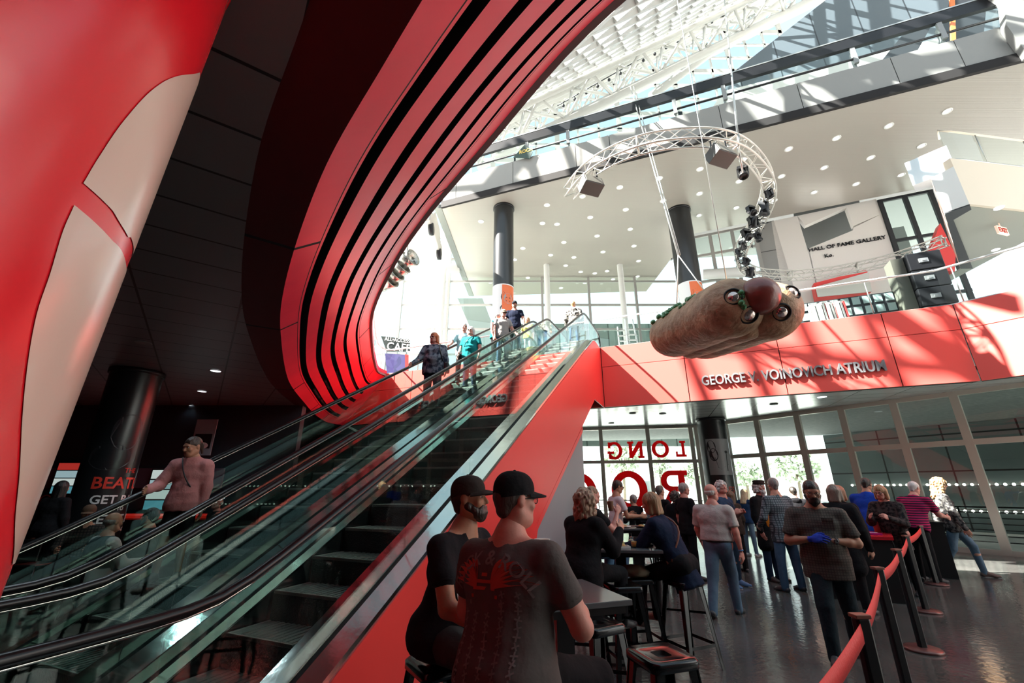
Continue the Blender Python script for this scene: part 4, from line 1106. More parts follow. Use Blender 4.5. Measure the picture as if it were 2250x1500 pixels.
# ================================================================ UPPER FLOOR DRESSING
t = thing('cafe_sign', at(868, 757, Y=17.5), 'dark hanging sign reading ALL ACCESS CAFE', 'sign')
c4 = [at(837, 738, Y=17.5), at(900, 745, Y=17.5), at(900, 772, Y=17.5), at(849, 771, Y=17.5)]
mb = MB(); mb.prism(c4, (0, .12, 0)); wr = MB(); wr.tube([c4[0] + Vector((.3, .06, -.1)), Vector((c4[0].x + .3, c4[0].y + .06, ZT))], .03, 8); wr.tube([c4[1] + Vector((-.1, .06, -.1)), Vector((c4[1].x - .1, c4[1].y + .06, ZT))], .03, 8); wr.build('support_post', M_grey, t); mb.build('board', mat('sign_board', (.035, .045, .04), .4), t)
mb = MB()
ex = (c4[1] - c4[0]).normalized()
o0 = at(842, 747, Y=17.48)
text_mb(mb, 'ALL\u2022ACCESS', .24, None, warp=lambda v: o0 + ex * (v.x * .86 + .06) + Vector((0, 0, v.y)) - Vector((0, v.z, 0)), depth=.01, bold=.004)
o1 = at(849, 768, Y=17.48)
text_mb(mb, 'CAFE', .52, None, warp=lambda v: o1 + ex * (v.x * .88) + Vector((0, 0, v.y)) - Vector((0, v.z, 0)), depth=.01, bold=.006)
mb.build('lettering', mat('sign_white', (.9, .92, .9), .5), t)
m, nt, p = node_mat('purple_screen_picture')
tc = nt.nodes.new('ShaderNodeTexCoord'); vo = nt.nodes.new('ShaderNodeTexVoronoi'); vo.inputs['Scale'].default_value = 4
cr = nt.nodes.new('ShaderNodeValToRGB'); cr.color_ramp.elements[0].color = (.05, .06, .3, 1); cr.color_ramp.elements[1].color = (.5, .45, .85, 1); e2 = cr.color_ramp.elements.new(.5); e2.color = (.25, .15, .7, 1)
nt.links.new(tc.outputs['Object'], vo.inputs['Vector']); nt.links.new(vo.outputs['Color'], cr.inputs[0]); nt.links.new(cr.outputs[0], p.inputs['Emission Color']); p.inputs['Emission Strength'].default_value = .7; p.inputs['Base Color'].default_value = (.02, .02, .03, 1)
t = thing('video_screen', at(868, 800, Y=16.9), 'purple and blue video screen under the cafe sign', 'screen')
mb = MB(); mb.prism([at(846, 776, Y=16.9), at(889, 779, Y=16.9), at(889, 822, Y=16.9), at(850, 826, Y=16.9)], (0, .08, 0)); mb.build('display', m, t)
mb = MB(); mb.prism([at(890, 778, Y=16.9), at(897, 779, Y=16.9), at(897, 814, Y=16.9), at(890, 822, Y=16.9)], (0, .08, 0)); mb.build('red_panel', M_red, t)
mb = MB(); mb.box(at(868, 822, Y=17.0) + Vector((0, .1, -.2)), (.9, .3, .5)); mb.build('base', M_grey, t)
# hanging car and silver lamps
q = at(925, 515, Y=17)
t = thing('hanging_car', q, 'small pale car hanging by the far glazing, its headlights facing the hall', 'car')
mb = MB(); 
prof = [(-1.6, -.35), (1.6, -.35), (1.65, .05), (1.5, .25), (.9, .3), (.6, .72), (-.7, .75), (-1.1, .3), (-1.6, .22)]
mb.prism([q + Vector((a_ * .35 + .0, -.8, b_)) + Vector((0, 0, 0)) for a_, b_ in prof][:0] or [q + Vector((-.75 + 0 * a_, a_, b_)) for a_, b_ in prof], (1.5, 0, 0)); mb.build('body', mat('car_paint', (.66, .64, .58), .3, coat=.5), t, bevel=.05)
mb = MB(); mb.box(q + Vector((0, -.98, .5)), (1.25, .3, .34), Z=(0, -.45, .9)); mb.build('windscreen', mat('car_glass', (.25, .32, .35), .1), t)
for s_ in (-.55, .55):
    mb = MB(); mb.lathe([(.13, 0), (.12, .04), (.001, .07)], c=q + Vector((s_, -1.6, 0)), n=16, axis=(0, -1, 0)); mb.build('headlight', mat('car_lamp', (.8, .8, .75), .2), t)
for sx in (-.7, .7):
    for sy in (-1.05, 1.05):
        mb = MB(); mb.lathe([(.001, -.09), (.27, -.09), (.29, 0), (.27, .09), (.001, .09)], c=q + Vector((sx, sy, -.42)), n=20, axis=(1, 0, 0)); mb.build('wheel', M_black, t)
mb = MB(); mb.box(q + Vector((0, -1.66, -.28)), (1.45, .06, .12)); mb.build('bumper', M_alu, t)
mb = MB(); mb.tube([q + Vector((0, 0, .7)), q + Vector((0, 0, 13))], .03, 6); mb.build('hang_wire', M_alu, t)
t = thing('lamp_cluster', at(880, 590, Y=14), 'cluster of silver lamp cans hanging by the red fascia', 'lamp')
mb = MB(); mb.tube([at(893, 566, Y=14) + Vector((0, 0, .3)), at(893, 566, Y=14) + Vector((0, 0, 14))], .03, 6); mb.build('hang_wire', M_alu, t)
for i, (x, y) in enumerate(((888, 578), (876, 596), (862, 610), (850, 622), (896, 572))):
    qq = at(x, y, Y=14); mb = MB(); mb.lathe([(.05, -.35), (.2, -.3), (.24, 0), (.33, .28), (.28, .3), (.2, .1), (.001, .05)], c=qq, n=20, axis=(.55, -.35, .5 - .1 * i)); mb.build('lamp_can', mat('foil_silver', (.35, .34, .30), .25, metal=.9, bump=.8, bscale=5), t)
# shop fittings seen through the railing
rnd = random.Random(3)
for i, (x, y) in enumerate(((1372, 740), (1390, 738))):
    q = at(x, y, u=14.6); t = thing('step_ladder', Vector((q.x, q.y, ZT)), 'aluminium step ladder behind the railing right of the escalators' if i == 0 else 'second, taller aluminium ladder beside the first', 'ladder')
    for s_ in (-.2, .2):
        mb = MB(); mb.bar(Vector((q.x + s_, q.y, ZT)), Vector((q.x + s_ * .7, q.y + .3, ZT + 1.25 + i * .25)), .05, .03); mb.build('rail', M_alu, t)
    for k in range(5):
        mb = MB(); mb.box(Vector((q.x, q.y + .06 * k, ZT + .2 + k * .22)), (.36, .08, .03)); mb.build('step', M_alu, t)
q = at(1862, 690, u=15.5)
t = thing('merchandise_wall', Vector((q.x, q.y, ZT)), 'dark display wall of small framed items behind the railing', 'display')
mb = MB(); mb.box(Vector((q.x, q.y, ZT + .7)), (2.6, .12, 1.4), X=-AY); mb.build('back_board', M_dark, t)
M_item = mat('framed_item', (.25, .33, .32), .5)
for r_ in range(4):
    for k in range(9):
        mb = MB(); mb.box(Vector((q.x, q.y, ZT + .25 + r_ * .33)) - AX * .08 - AY * (k * .28 - 1.12), (.2, .03, .24), X=-AY); mb.build('framed_item', M_item, t)
for i, x in enumerate((1785, 1800, 1818, 1840)):
    q = at(x, 700, u=14.2); t = thing('garment_rack', Vector((q.x, q.y, ZT)), 'chrome garment rack behind the railing, %s right of the hot dog' % ('first', 'second', 'third', 'fourth')[i], 'rack')
    mb = MB(); mb.tube([Vector((q.x, q.y, ZT)), Vector((q.x, q.y, ZT + .9)), Vector((q.x + .3, q.y, ZT + .9)), Vector((q.x + .3, q.y, ZT))], .02, 6); mb.build('frame', M_alu, t)
    for k in range(3):
        mb = MB(); mb.prism([Vector((q.x + .03 + k * .09, q.y - .1, ZT + .85)), Vector((q.x + .03 + k * .09, q.y + .12, ZT + .85)), Vector((q.x + .03 + k * .09, q.y + .16, ZT + .2)), Vector((q.x + .03 + k * .09, q.y - .14, ZT + .2))], (.05, 0, 0)); mb.build('hanging_shirt', [M_white, M_grey, mat('shirt_red', (.5, .05, .05), .8)][k], t)
# small banner on the third level rail
q = F3d(1150, 338); t = thing('rail_banner', q, 'dark pennant with gold ROCK lettering on the third level glass', 'banner')
mb = MB(); mb.prism([F3d(1130, 350) - n3 * .1, F3d(1155, 322) - n3 * .1, F3d(1172, 338) - n3 * .1, F3d(1166, 352) - n3 * .1], -n3 * .03); mb.build('cloth', mat('pennant_dark', (.04, .07, .06), .7), t)
mb = MB(); o2_ = F3d(1143, 343) - n3 * .14
text_mb(mb, 'ROCK', .26, None, warp=lambda v: o2_ + d3 * (v.x * .9) + Vector((0, 0, v.y)) - n3 * v.z, depth=.01, bold=.006); mb.build('lettering', mat('gold_paint', (.7, .5, .12), .4), t)
# ================================================================ NEAR RED PILLAR
r1 = ray(512, -20); r2 = ray(12, 1285)
npl = r1.cross(r2).normalized()
if npl.x > 0: npl = -npl            # away from the picture, to the left
vert = (r1 * 1.35 - r2 * .9)
bis = (ray(250, 560)).normalized()
RP = .75; DC = 2.1
axp = (bis.cross(npl)).normalized()
if axp.z < 0: axp = -axp
# make the pillar as upright as the outline allows
zz = Vector((0, 0, 1)); axp = (zz - npl * zz.dot(npl)).normalized()
hb = (npl.cross(axp)).normalized()
if hb.y < 0: hb = -hb
cc = Vector((0, 0, CZ)) + hb * DC + npl * RP
def pil(th, s_, r_=RP): return cc + (-npl * math.cos(th) - hb * math.sin(th)) * r_ + axp * s_
s_floor = (0.0 - cc.z) / axp.z; s_top = (4.09 - cc.z) / axp.z
t = thing('red_pillar', Vector((cc.x, cc.y, 0)) + Vector((axp.x, axp.y, 0)) * s_floor, 'big glossy red leaning pillar with white curved shapes, very close at the left', 'pillar')
mb = MB(); rows = []
for i in range(25):
    s_ = s_floor - .3 + (s_top + .6 - s_floor) * i / 24
    rows.append([(lambda v: Vector((v.x, v.y, min(max(v.z, .0), 4.09))))(pil(2 * PI * k / 96, s_)) for k in range(97)])
mb.grid(rows, 0); M_pred = mat('glossy_red_wrap', (.80, .012, .025), .22, spec=.6, bump=.05, bscale=8); mb.build('shaft', M_pred, t)
def pilhit(x, y, r_=RP):
    """where the view line of a picture point meets the pillar: angle and height"""
    O = Vector((0, 0, CZ)) - cc; d = ray(x, y).normalized(); a1 = -npl; a2 = -hb
    ox, oy, dx, dy = O.dot(a1), O.dot(a2), d.dot(a1), d.dot(a2)
    A = dx * dx + dy * dy; B = 2 * (ox * dx + oy * dy); Cc = ox * ox + oy * oy - r_ * r_
    D = B * B - 4 * A * Cc
    if D < 0: D = 0
    tt = (-B - math.sqrt(D)) / (2 * A); q = O + d * tt
    return math.atan2(q.dot(a2), q.dot(a1)), q.dot(axp)
M_pwhite = mat('glossy_white_wrap', (.72, .55, .47), .2, spec=.6, bump=.05, bscale=8)
def patch(left, right, nm, bump_=0.0):
    mb = MB(); rows = []; N_ = 40
    eL_ = catmull([Vector((*pilhit(x, y), 0)) for x, y in left], 0); eR_ = catmull([Vector((*pilhit(x, y), 0)) for x, y in right], 0)
    for i in range(N_ + 1):
        a = eL_(i * (len(left) - 1) / N_); b = eR_(i * (len(right) - 1) / N_).copy(); b.x += bump_ * (1 if b.x > a.x else -1)
        rows.append([pil(a.x + (b.x - a.x) * k / 24, a.y + (b.y - a.y) * k / 24, RP + .003) for k in range(25)])
    mb.grid(rows, 0); mb.build(nm, M_pwhite, t)
# upper segment: from its tip down to the red gap; lower segment down to the foot
patch([(438, 158), (390, 166), (335, 195), (270, 265), (215, 345), (181, 402)], [(441, 160), (425, 205), (392, 290), (350, 390), (320, 450), (288, 522)], 'white_shape', .25)
patch([(181, 402), (210, 425), (240, 455), (262, 490), (280, 521)], [(181.5, 402), (235, 435), (260, 462), (275, 490), (289, 520)], 'white_shape', 0)
patch([(161, 450), (135, 510), (108, 600), (78, 690), (58, 800), (46, 920), (40, 1040), (30, 1150), (24, 1240)], [(161.5, 450), (205, 480), (245, 525), (272, 585), (225, 720), (168, 860), (115, 1000), (65, 1130), (27, 1246)], 'white_shape', .25)
# ================================================================ PEOPLE: one smooth surface grown from tapered limbs (signed distance + surface nets)
def smin(a, b, k):
    if k <= 0: return np.minimum(a, b)
    h = np.clip(.5 + .5 * (b - a) / k, 0, 1)
    return b + (a - b) * h - k * h * (1 - h)
class Sdf:
    def __init__(s): s.pr = []; s.cuts = []; s.subs = []
    def cap(s, a, b, ra, rb=None, k=.03, flat=None):
        s.pr.append(('c', np.array(a, float), np.array(b, float), ra, ra if rb is None else rb, k, flat)); return s
    def ell(s, c, r, k=.03, R=None):
        s.pr.append(('e', np.array(c, float), np.array(r, float), None if R is None else np.array(R), 0, k, None)); return s
    def sub(s, c, r, R=None, k=.008): s.subs.append((np.array(c, float), np.array(r, float), R, k)); return s
    def cut(s, p, n): s.cuts.append((np.array(p, float), np.array(n, float) / np.linalg.norm(n))); return s
    @staticmethod
    def _e(P, c, r, R):
        q = P - c
        if R is not None: q = q @ R
        k0 = np.sqrt(((q / r) ** 2).sum(-1)); k1 = np.sqrt(((q / (r * r)) ** 2).sum(-1)) + 1e-9
        return k0 * (k0 - 1) / k1
    @staticmethod
    def _c(P, a, b, ra, rb, flat):
        if flat is not None:
            fd, ff = flat; fd = np.array(fd, float); fd = fd / np.linalg.norm(fd)
            P = P + ((1 / ff - 1) * ((P - a) @ fd))[..., None] * fd
            b = b + (1 / ff - 1) * ((b - a) @ fd) * fd
        ab = b - a; L = max(ab @ ab, 1e-9)
        t = np.clip(((P - a) @ ab) / L, 0, 1)
        return np.sqrt(((P - a - t[..., None] * ab) ** 2).sum(-1)) - (ra + (rb - ra) * t)
    def mesh(s, h, noise=None):
        lo = np.full(3, 1e9); hi = -lo
        for t, a, b, ra, rb, k, f in s.pr:
            if t == 'c': m = max(ra, rb) ; lo = np.minimum(lo, np.minimum(a, b) - m); hi = np.maximum(hi, np.maximum(a, b) + m)
            else: m = b.max(); lo = np.minimum(lo, a - m); hi = np.maximum(hi, a + m)
        lo -= 3 * h; hi += 3 * h
        n = np.ceil((hi - lo) / h).astype(int) + 1
        F = np.full(n, .3, dtype=np.float32)
        xs = [lo[i] + h * np.arange(n[i]) for i in range(3)]
        def region(l, u):
            i0 = np.maximum(np.floor((l - lo) / h).astype(int), 0); i1 = np.minimum(np.ceil((u - lo) / h).astype(int) + 1, n)
            return i0, i1
        def pts(i0, i1):
            g = np.meshgrid(*[xs[i][i0[i]:i1[i]] for i in range(3)], indexing='ij'); return np.stack(g, -1)
        for t, a, b, ra, rb, k, f in s.pr:
            pad = k + 2.5 * h
            if t == 'c': m = max(ra, rb) + pad; l, u = np.minimum(a, b) - m, np.maximum(a, b) + m
            else: m = (b.max() if ra is not None else b) + pad; l, u = a - m, a + m
            i0, i1 = region(l, u)
            if (i1 <= i0).any(): continue
            P = pts(i0, i1)
            d = s._c(P, a, b, ra, rb, f) if t == 'c' else s._e(P, a, b, ra)
            sl = tuple(slice(i0[i], i1[i]) for i in range(3))
            F[sl] = smin(F[sl], d, k)
        for c, r, R, k in s.subs:
            m = r.max() + .02 + 3 * h; i0, i1 = region(c - m, c + m)
            if (i1 <= i0).any(): continue
            sl = tuple(slice(i0[i], i1[i]) for i in range(3)); F[sl] = -smin(-F[sl], s._e(pts(i0, i1), c, r, R), k)
        if s.cuts or noise:
            P = pts(np.zeros(3, int), n)
            for p, nn in s.cuts: F = np.maximum(F, (P - p) @ nn)
            if noise: F = F + noise(P)
        V, Q = nets(F, lo, h)
        return V, Q
def nets(F, lo, h):
    ins = F < 0
    n = np.array(F.shape) - 1
    acc = np.zeros((*n, 3)); cnt = np.zeros(n)
    c8 = np.zeros(n, int)
    for d in ((0, 0, 0), (1, 0, 0), (0, 1, 0), (1, 1, 0), (0, 0, 1), (1, 0, 1), (0, 1, 1), (1, 1, 1)):
        c8 += ins[d[0]:d[0] + n[0], d[1]:d[1] + n[1], d[2]:d[2] + n[2]]
    act = (c8 > 0) & (c8 < 8)
    idx = -np.ones(n, int); ai = np.argwhere(act)
    if len(ai) == 0: return np.zeros((0, 3)), np.zeros((0, 4), int)
    idx[act] = np.arange(len(ai))
    s_ = np.zeros((len(ai), 3)); w = np.zeros(len(ai))
    for ax_ in range(3):
        o1, o2 = [a for a in range(3) if a != ax_]
        for i in (0, 1):
            for j in (0, 1):
                A = ai.copy(); A[:, o1] += i; A[:, o2] += j; B = A.copy(); B[:, ax_] += 1
                fa = F[A[:, 0], A[:, 1], A[:, 2]]; fb = F[B[:, 0], B[:, 1], B[:, 2]]
                m = (fa < 0) != (fb < 0)
                t = np.where(m, fa / np.where(m, fa - fb, 1), 0)
                p = A.astype(float); p[:, ax_] += t
                s_[m] += p[m]; w[m] += 1
    V = s_ / w[:, None] * h + lo
    Q = []
    for ax_ in range(3):
        sl0 = [slice(None)] * 3; sl1 = [slice(None)] * 3; sl0[ax_] = slice(0, -1); sl1[ax_] = slice(1, None)
        a, b = ins[tuple(sl0)], ins[tuple(sl1)]
        ed = np.argwhere(a != b)
        o1, o2 = [(1, 2), (2, 0), (0, 1)][ax_]
        ok = (ed[:, o1] > 0) & (ed[:, o2] > 0) & (ed[:, o1] < F.shape[o1] - 1) & (ed[:, o2] < F.shape[o2] - 1)
        ed = ed[ok]
        flip = a[ed[:, 0], ed[:, 1], ed[:, 2]]
        def ix(di, dj):
            c = ed.copy(); c[:, o1] -= di; c[:, o2] -= dj; return idx[c[:, 0], c[:, 1], c[:, 2]]
        q = np.stack([ix(1, 1), ix(0, 1), ix(0, 0), ix(1, 0)], 1)
        q[~flip] = q[~flip][:, ::-1]
        Q.append(q)
    return V, np.concatenate(Q)
def sdf_obj(name, parts, parent, mats):
    """parts: list of (V, Q, material index)"""
    vs = []; qs = []; ms = []; o = 0
    for V, Q, mi in parts:
        if len(V) == 0: continue
        vs.append(V); qs.append(Q + o); ms.append(np.full(len(Q), mi)); o += len(V)
    if not vs: return None
    V = np.concatenate(vs); Q = np.concatenate(qs); M_ = np.concatenate(ms)
    me = bpy.data.meshes.new(name)
    me.vertices.add(len(V)); me.vertices.foreach_set('co', V.astype(np.float32).ravel())
    me.loops.add(len(Q) * 4); me.loops.foreach_set('vertex_index', Q.astype(np.int32).ravel())
    me.polygons.add(len(Q)); me.polygons.foreach_set('loop_start', np.arange(0, len(Q) * 4, 4, dtype=np.int32))
    me.polygons.foreach_set('loop_total', np.full(len(Q), 4, dtype=np.int32))
    for m in (mats if isinstance(mats, (list, tuple)) else [mats]): me.materials.append(m)
    me.polygons.foreach_set('material_index', M_.astype(np.int32)); me.polygons.foreach_set('use_smooth', np.ones(len(Q), bool))
    me.update(calc_edges=True); me.validate()
    ob = bpy.data.objects.new(name, me); COL.objects.link(ob); attach(ob, parent, False)
    return ob
def rotz(a): c, s = math.cos(a), math.sin(a); return np.array([[c, -s, 0], [s, c, 0], [0, 0, 1.]])
def rotx(a): c, s = math.cos(a), math.sin(a); return np.array([[1., 0, 0], [0, c, -s], [0, s, c]])
def roty(a): c, s = math.cos(a), math.sin(a); return np.array([[c, 0, s], [0, 1., 0], [-s, 0, c]])
nrm_ = lambda v: np.array(v, float) / np.linalg.norm(v)
SKIN = {'fair': (.58, .30, .21), 'tan': (.42, .21, .13), 'pink': (.60, .28, .22), 'brown': (.20, .10, .065)}
def fabric(name, col, **k): return mat('fabric_' + name, col, .9, spec=.12, bump=k.pop('bump', .7), bscale=k.pop('bscale', 11), sheen=0, **k)
def pattern_mat(name, kind, c1, c2, sc=1.0):
    if name in MATS: return MATS[name]
    m, nt, p = node_mat(name); tc = nt.nodes.new('ShaderNodeTexCoord'); p.inputs['Roughness'].default_value = .85; p.inputs['Specular IOR Level'].default_value = .2
    r = nt.nodes.new('ShaderNodeValToRGB'); r.color_ramp.elements[0].color = (*c1, 1); r.color_ramp.elements[1].color = (*c2, 1)
    if kind == 'plaid':
        w1 = nt.nodes.new('ShaderNodeTexWave'); w2 = nt.nodes.new('ShaderNodeTexWave'); w1.bands_direction = 'X'; w2.bands_direction = 'Z'
        for w in (w1, w2): w.inputs['Scale'].default_value = 5.5 * sc; w.inputs['Distortion'].default_value = .5; nt.links.new(tc.outputs['Object'], w.inputs['Vector'])
        mu = nt.nodes.new('ShaderNodeMath'); mu.operation = 'MAXIMUM'; nt.links.new(w1.outputs['Fac'], mu.inputs[0]); nt.links.new(w2.outputs['Fac'], mu.inputs[1])
        r.color_ramp.elements[0].position = .72; r.color_ramp.elements[1].position = .92; nt.links.new(mu.outputs[0], r.inputs[0])
    elif kind == 'stripe':
        w1 = nt.nodes.new('ShaderNodeTexWave'); w1.bands_direction = 'Z'; w1.inputs['Scale'].default_value = 6 * sc; w1.inputs['Distortion'].default_value = .6
        nt.links.new(tc.outputs['Object'], w1.inputs['Vector']); r.color_ramp.elements[0].position = .45; r.color_ramp.elements[1].position = .6; nt.links.new(w1.outputs['Fac'], r.inputs[0])
    else:
        n = nt.nodes.new('ShaderNodeTexNoise'); n.inputs['Scale'].default_value = 9 * sc; n.inputs['Detail'].default_value = 3; nt.links.new(tc.outputs['Object'], n.inputs['Vector'])
        r.color_ramp.elements[0].position = .42; r.color_ramp.elements[1].position = .58; nt.links.new(n.outputs['Fac'], r.inputs[0])
    nt.links.new(r.outputs[0], p.inputs['Base Color'])
    nb = nt.nodes.new('ShaderNodeTexNoise'); nb.inputs['Scale'].default_value = 7; bp = nt.nodes.new('ShaderNodeBump'); bp.inputs['Strength'].default_value = .7; bp.inputs['Distance'].default_value = .03
    nt.links.new(tc.outputs['Object'], nb.inputs['Vector']); nt.links.new(nb.outputs['Fac'], bp.inputs['Height']); nt.links.new(bp.outputs[0], p.inputs['Normal'])
    MATS[name] = m; return m
def hairmat(nm, col): return mat('hair_' + nm, col, .45, spec=.5, bump=1.0, bscale=30, var=.35, vscale=30, stretch=(1, 1, .12))
def hand_prims(S_, w, d, pn, L, curl, side, grip=0.0):
    """palm, four unequal bent fingers and a thumb leaving the side of the palm; d = pointing direction, pn = palm normal, side = toward the thumb"""
    d = nrm_(d); pn = nrm_(np.array(pn, float) - d * np.dot(pn, d)); th = nrm_(np.cross(d, pn)) * side
    palm = w + d * L * .27
    S_.cap(w + d * L * .04, w + d * L * .20, .025 * L / .19, .036 * L / .19, k=.012, flat=(pn, .6))
    S_.cap(w + d * L * .2 + th * .012, w + d * L * .44 + th * .016, .033 * L / .19, .030 * L / .19, k=.012, flat=(pn, .5))
    S_.cap(w + d * L * .2 - th * .014, w + d * L * .42 - th * .018, .030 * L / .19, .028 * L / .19, k=.012, flat=(pn, .5))
    for i, (off, ln, r) in enumerate(((.031, .40, .0088), (.0105, .45, .0092), (-.0105, .42, .0088), (-.030, .33, .0078))):
        b = w + d * L * (.46 - .03 * abs(i - 1)) + th * off * L / .19
        c = curl[i] if isinstance(curl, (list, tuple)) else curl
        dd = d; p = b; seg = (.42, .32, .26)
        for j, q in enumerate(seg):
            a = c * (.55, 1.0, .8)[j]
            ca, sa = math.cos(a), math.sin(a)
            dd = nrm_(dd * ca + pn * sa); 
            q_ = p + (dd + th * off * 1.2) * L * ln * q
            S_.cap(p, q_, r * (1 - .08 * j) * L / .19, r * (.94 - .1 * j) * L / .19, k=.003); p = q_
            # next joint bends further in the same plane
            pn2 = nrm_(pn * ca - nrm_(d) * sa) if j == 0 else pn2
            pn_loc = nrm_(np.cross(np.cross(dd, pn), dd)); pn = pn if j == 2 else pn
    b = w + d * L * .14 + th * .028 * L / .19
    t1 = b + nrm_(th * .75 + d * .75 + pn * (.25 + grip)) * L * .21
    t2 = t1 + nrm_(th * .25 + d * .9 + pn * (.4 + grip)) * L * .16
    t3 = t2 + nrm_(-th * .1 + d * .9 + pn * (.5 + grip)) * L * .11
    S_.cap(b, t1, .0145 * L / .19, .012 * L / .19, k=.01); S_.cap(t1, t2, .0115 * L / .19, .010 * L / .19, k=.004); S_.cap(t2, t3, .010 * L / .19, .008 * L / .19, k=.004)
def curls(P):
    rnd = random.Random(4); o = 0
    for _ in range(9):
        w = np.array([rnd.gauss(0, 1), rnd.gauss(0, 1), rnd.gauss(0, .7)]); w = w / np.linalg.norm(w) * rnd.uniform(60, 150); o = o + np.sin(P @ w + rnd.uniform(0, 6) + 1.4 * np.sin(P @ (w[::-1] * .45)))
    return o * .0032
def folds(amp, seed):
    if not amp: return None
    rnd = random.Random(seed); W_ = [(np.array([rnd.gauss(0, 1), rnd.gauss(0, 1), rnd.gauss(0, .6)]) * rnd.uniform(10, 34), rnd.uniform(0, 6)) for _ in range(7)]
    def fn(P):
        o = 0
        for w, ph in W_: o = o + np.abs(np.sin(P @ w * .5 + ph + .8 * np.sin(P[..., 2] * 9 + ph)))
        return (o / 7 - .62) * amp * 2.4
    return fn
def person(label, loc, face, H=1.72, sit=None, torso=(0, 0, 1), twist=0.0, look=(0, 0), armL=((-.25, 0, -1), (-.1, .25, -1)), armR=((.25, 0, -1), (.1, .25, -1)),
           legL=((-.06, 0, -1), (-.03, 0, -1)), legR=((.06, 0, -1), (.03, 0, -1)), fat=1.0, belly=0.0, female=False, skin='fair', hair=('short', (.05, .03, .02)), beard=None,
           top=('tee', None), bottom=('trousers', None), shoes=(.03, .03, .035), hat=None, glasses=None, vox=.014, gloves=None, curl=.45, grip=0.0, extra=None, handn=None, toe=0.0, wrist=None, group=None, neckl=1.0, hem=None, headtilt=0.0, fold=.009):
    """face: heading in degrees, 0 looks away from the camera (+Y), 180 looks back at it; x right, y forward, z up in the person's own frame"""
    t = thing('person', loc, label, 'person', rz=math.radians(face), group=group)
    s = H / 1.75
    T = nrm_(torso); Rt = rotz(math.radians(twist))
    sx = Rt @ np.array([1., 0, 0]); sx = nrm_(sx - T * (sx @ T)); fy = np.cross(T, sx)
    thL, shL = .43 * s, .42 * s
    def leg(side, dd):
        hip = np.array([side * .080 * s, 0, 0]); k = hip + nrm_(dd[0]) * thL; a = k + nrm_(dd[1]) * shL; return hip, k, a
    Ls = {-1: leg(-1, legL), 1: leg(1, legR)}
    low_ = min(Ls[-1][2][2], Ls[1][2][2])
    pz = (sit if sit is not None else (-low_ + .075 * s))
    pel = np.array([0, 0, pz])
    for q in Ls: Ls[q] = [v + pel for v in Ls[q]]
    waist = pel + T * .14 * s; chest = pel + T * .34 * s; nb = pel + T * .515 * s
    sw = (.175 if female else .195) * s * (1 + (fat - 1) * .35)
    sh = {q: pel + T * .448 * s + sx * q * sw for q in (-1, 1)}
    upL, foL, haL = .285 * s, .255 * s, .19 * s * (.93 if female else 1)
    def arm(q, dd): e = sh[q] + nrm_(dd[0]) * upL; w = e + nrm_(dd[1]) * foL; return [sh[q], e, w, nrm_(dd[2]) if len(dd) > 2 else nrm_(nrm_(dd[1]))]
    A = {-1: arm(-1, armL), 1: arm(1, armR)}
    # head frame
    yaw, pitch = math.radians(look[0]), math.radians(look[1])
    Hd = rotz(math.radians(twist) + yaw) @ rotx(pitch) @ roty(math.radians(headtilt))
    nd = nrm_(T * .9 + np.array([0, 0, .45]) + Hd @ np.array([0, .22, 0]))
    hb_ = nb + nd * .085 * s * neckl
    hc = hb_ + Hd @ np.array([0, .015, .095]) * s
    hs = s ** .5 * (.97 if female else 1.0)
    def hp(x, y, z): return hc + Hd @ (np.array([x, y, z]) * hs)
    f = fat
    sk = M_skin(skin)
    # ---- body: one continuous surface
    B = Sdf()
    B.cap(waist - T * .1 * s, chest, .125 * s * f, .135 * s * f, k=.05, flat=(fy, .72)); B.cap(chest - sx * .06 * s, chest + sx * .06 * s, .125 * s * f, k=.04, flat=(fy, .75))
    B.cap(sh[-1] * .85 + sh[1] * .15, sh[1] * .85 + sh[-1] * .15, .050 * s, k=.04)
    for q in (-1, 1): B.cap(nb, sh[q] * .8 + nb * .2, .048 * s, .042 * s, k=.04); B.cap(nb - T * .06 * s, nb + nd * .03 * s, .075 * s, .058 * s, k=.05)
    for q in (-1, 1):
        S0, E, Wr, hd_ = A[q]
        B.cap(S0, E, .052 * s * f ** .7, .041 * s * f ** .6, k=.035); B.cap(E, E + (Wr - E) * .35, .040 * s * f ** .6, .039 * s * f ** .5, k=.02); B.cap(E + (Wr - E) * .35, Wr, .039 * s * f ** .5, .026 * s, k=.02)
        Hp, K_, An = Ls[q]
        B.cap(Hp, K_, .074 * s * f, .052 * s * f ** .6, k=.04); B.cap(K_, K_ + (An - K_) * .3, .053 * s * f ** .6, .054 * s * f ** .6, k=.03); B.cap(K_ + (An - K_) * .3, An, .054 * s * f ** .6, .035 * s, k=.02)
    B.cap(pel - sx * .07 * s, pel + sx * .07 * s, .11 * s * f, k=.05, flat=(fy, .85))
    B.cap(nb, hb_ + nd * .02, .056 * s, .052 * s, k=.02)
    V, Q = B.mesh(vox); parts = [(V, Q, 0)]
    # head
    hv = min(.0075, vox * .55)
    Hh = Sdf(); R = Hd
    Hh.cap(nb + nd * .02, hb_ + nd * .03, .055 * s, .052 * s, k=.015)
    Hh.ell(hp(0, -.012, .032), np.array([.075, .094, .085]) * hs, R=R, k=.02)
    Hh.ell(hp(0, .018, -.025), np.array([.060, .074, .088]) * hs, R=R, k=.03)
    Hh.ell(hp(0, .045, -.078), np.array([.040, .040, .032]) * hs, R=R, k=.03)
    Hh.cap(hp(-.048, -.005, -.055), hp(-.020, .05, -.085), .024 * hs, .02 * hs, k=.03); Hh.cap(hp(.048, -.005, -.055), hp(.020, .05, -.085), .024 * hs, .02 * hs, k=.03)
    if f > 1.15: Hh.ell(hp(0, .02, -.085), np.array([.062, .065, .04]) * hs, R=R, k=.03)
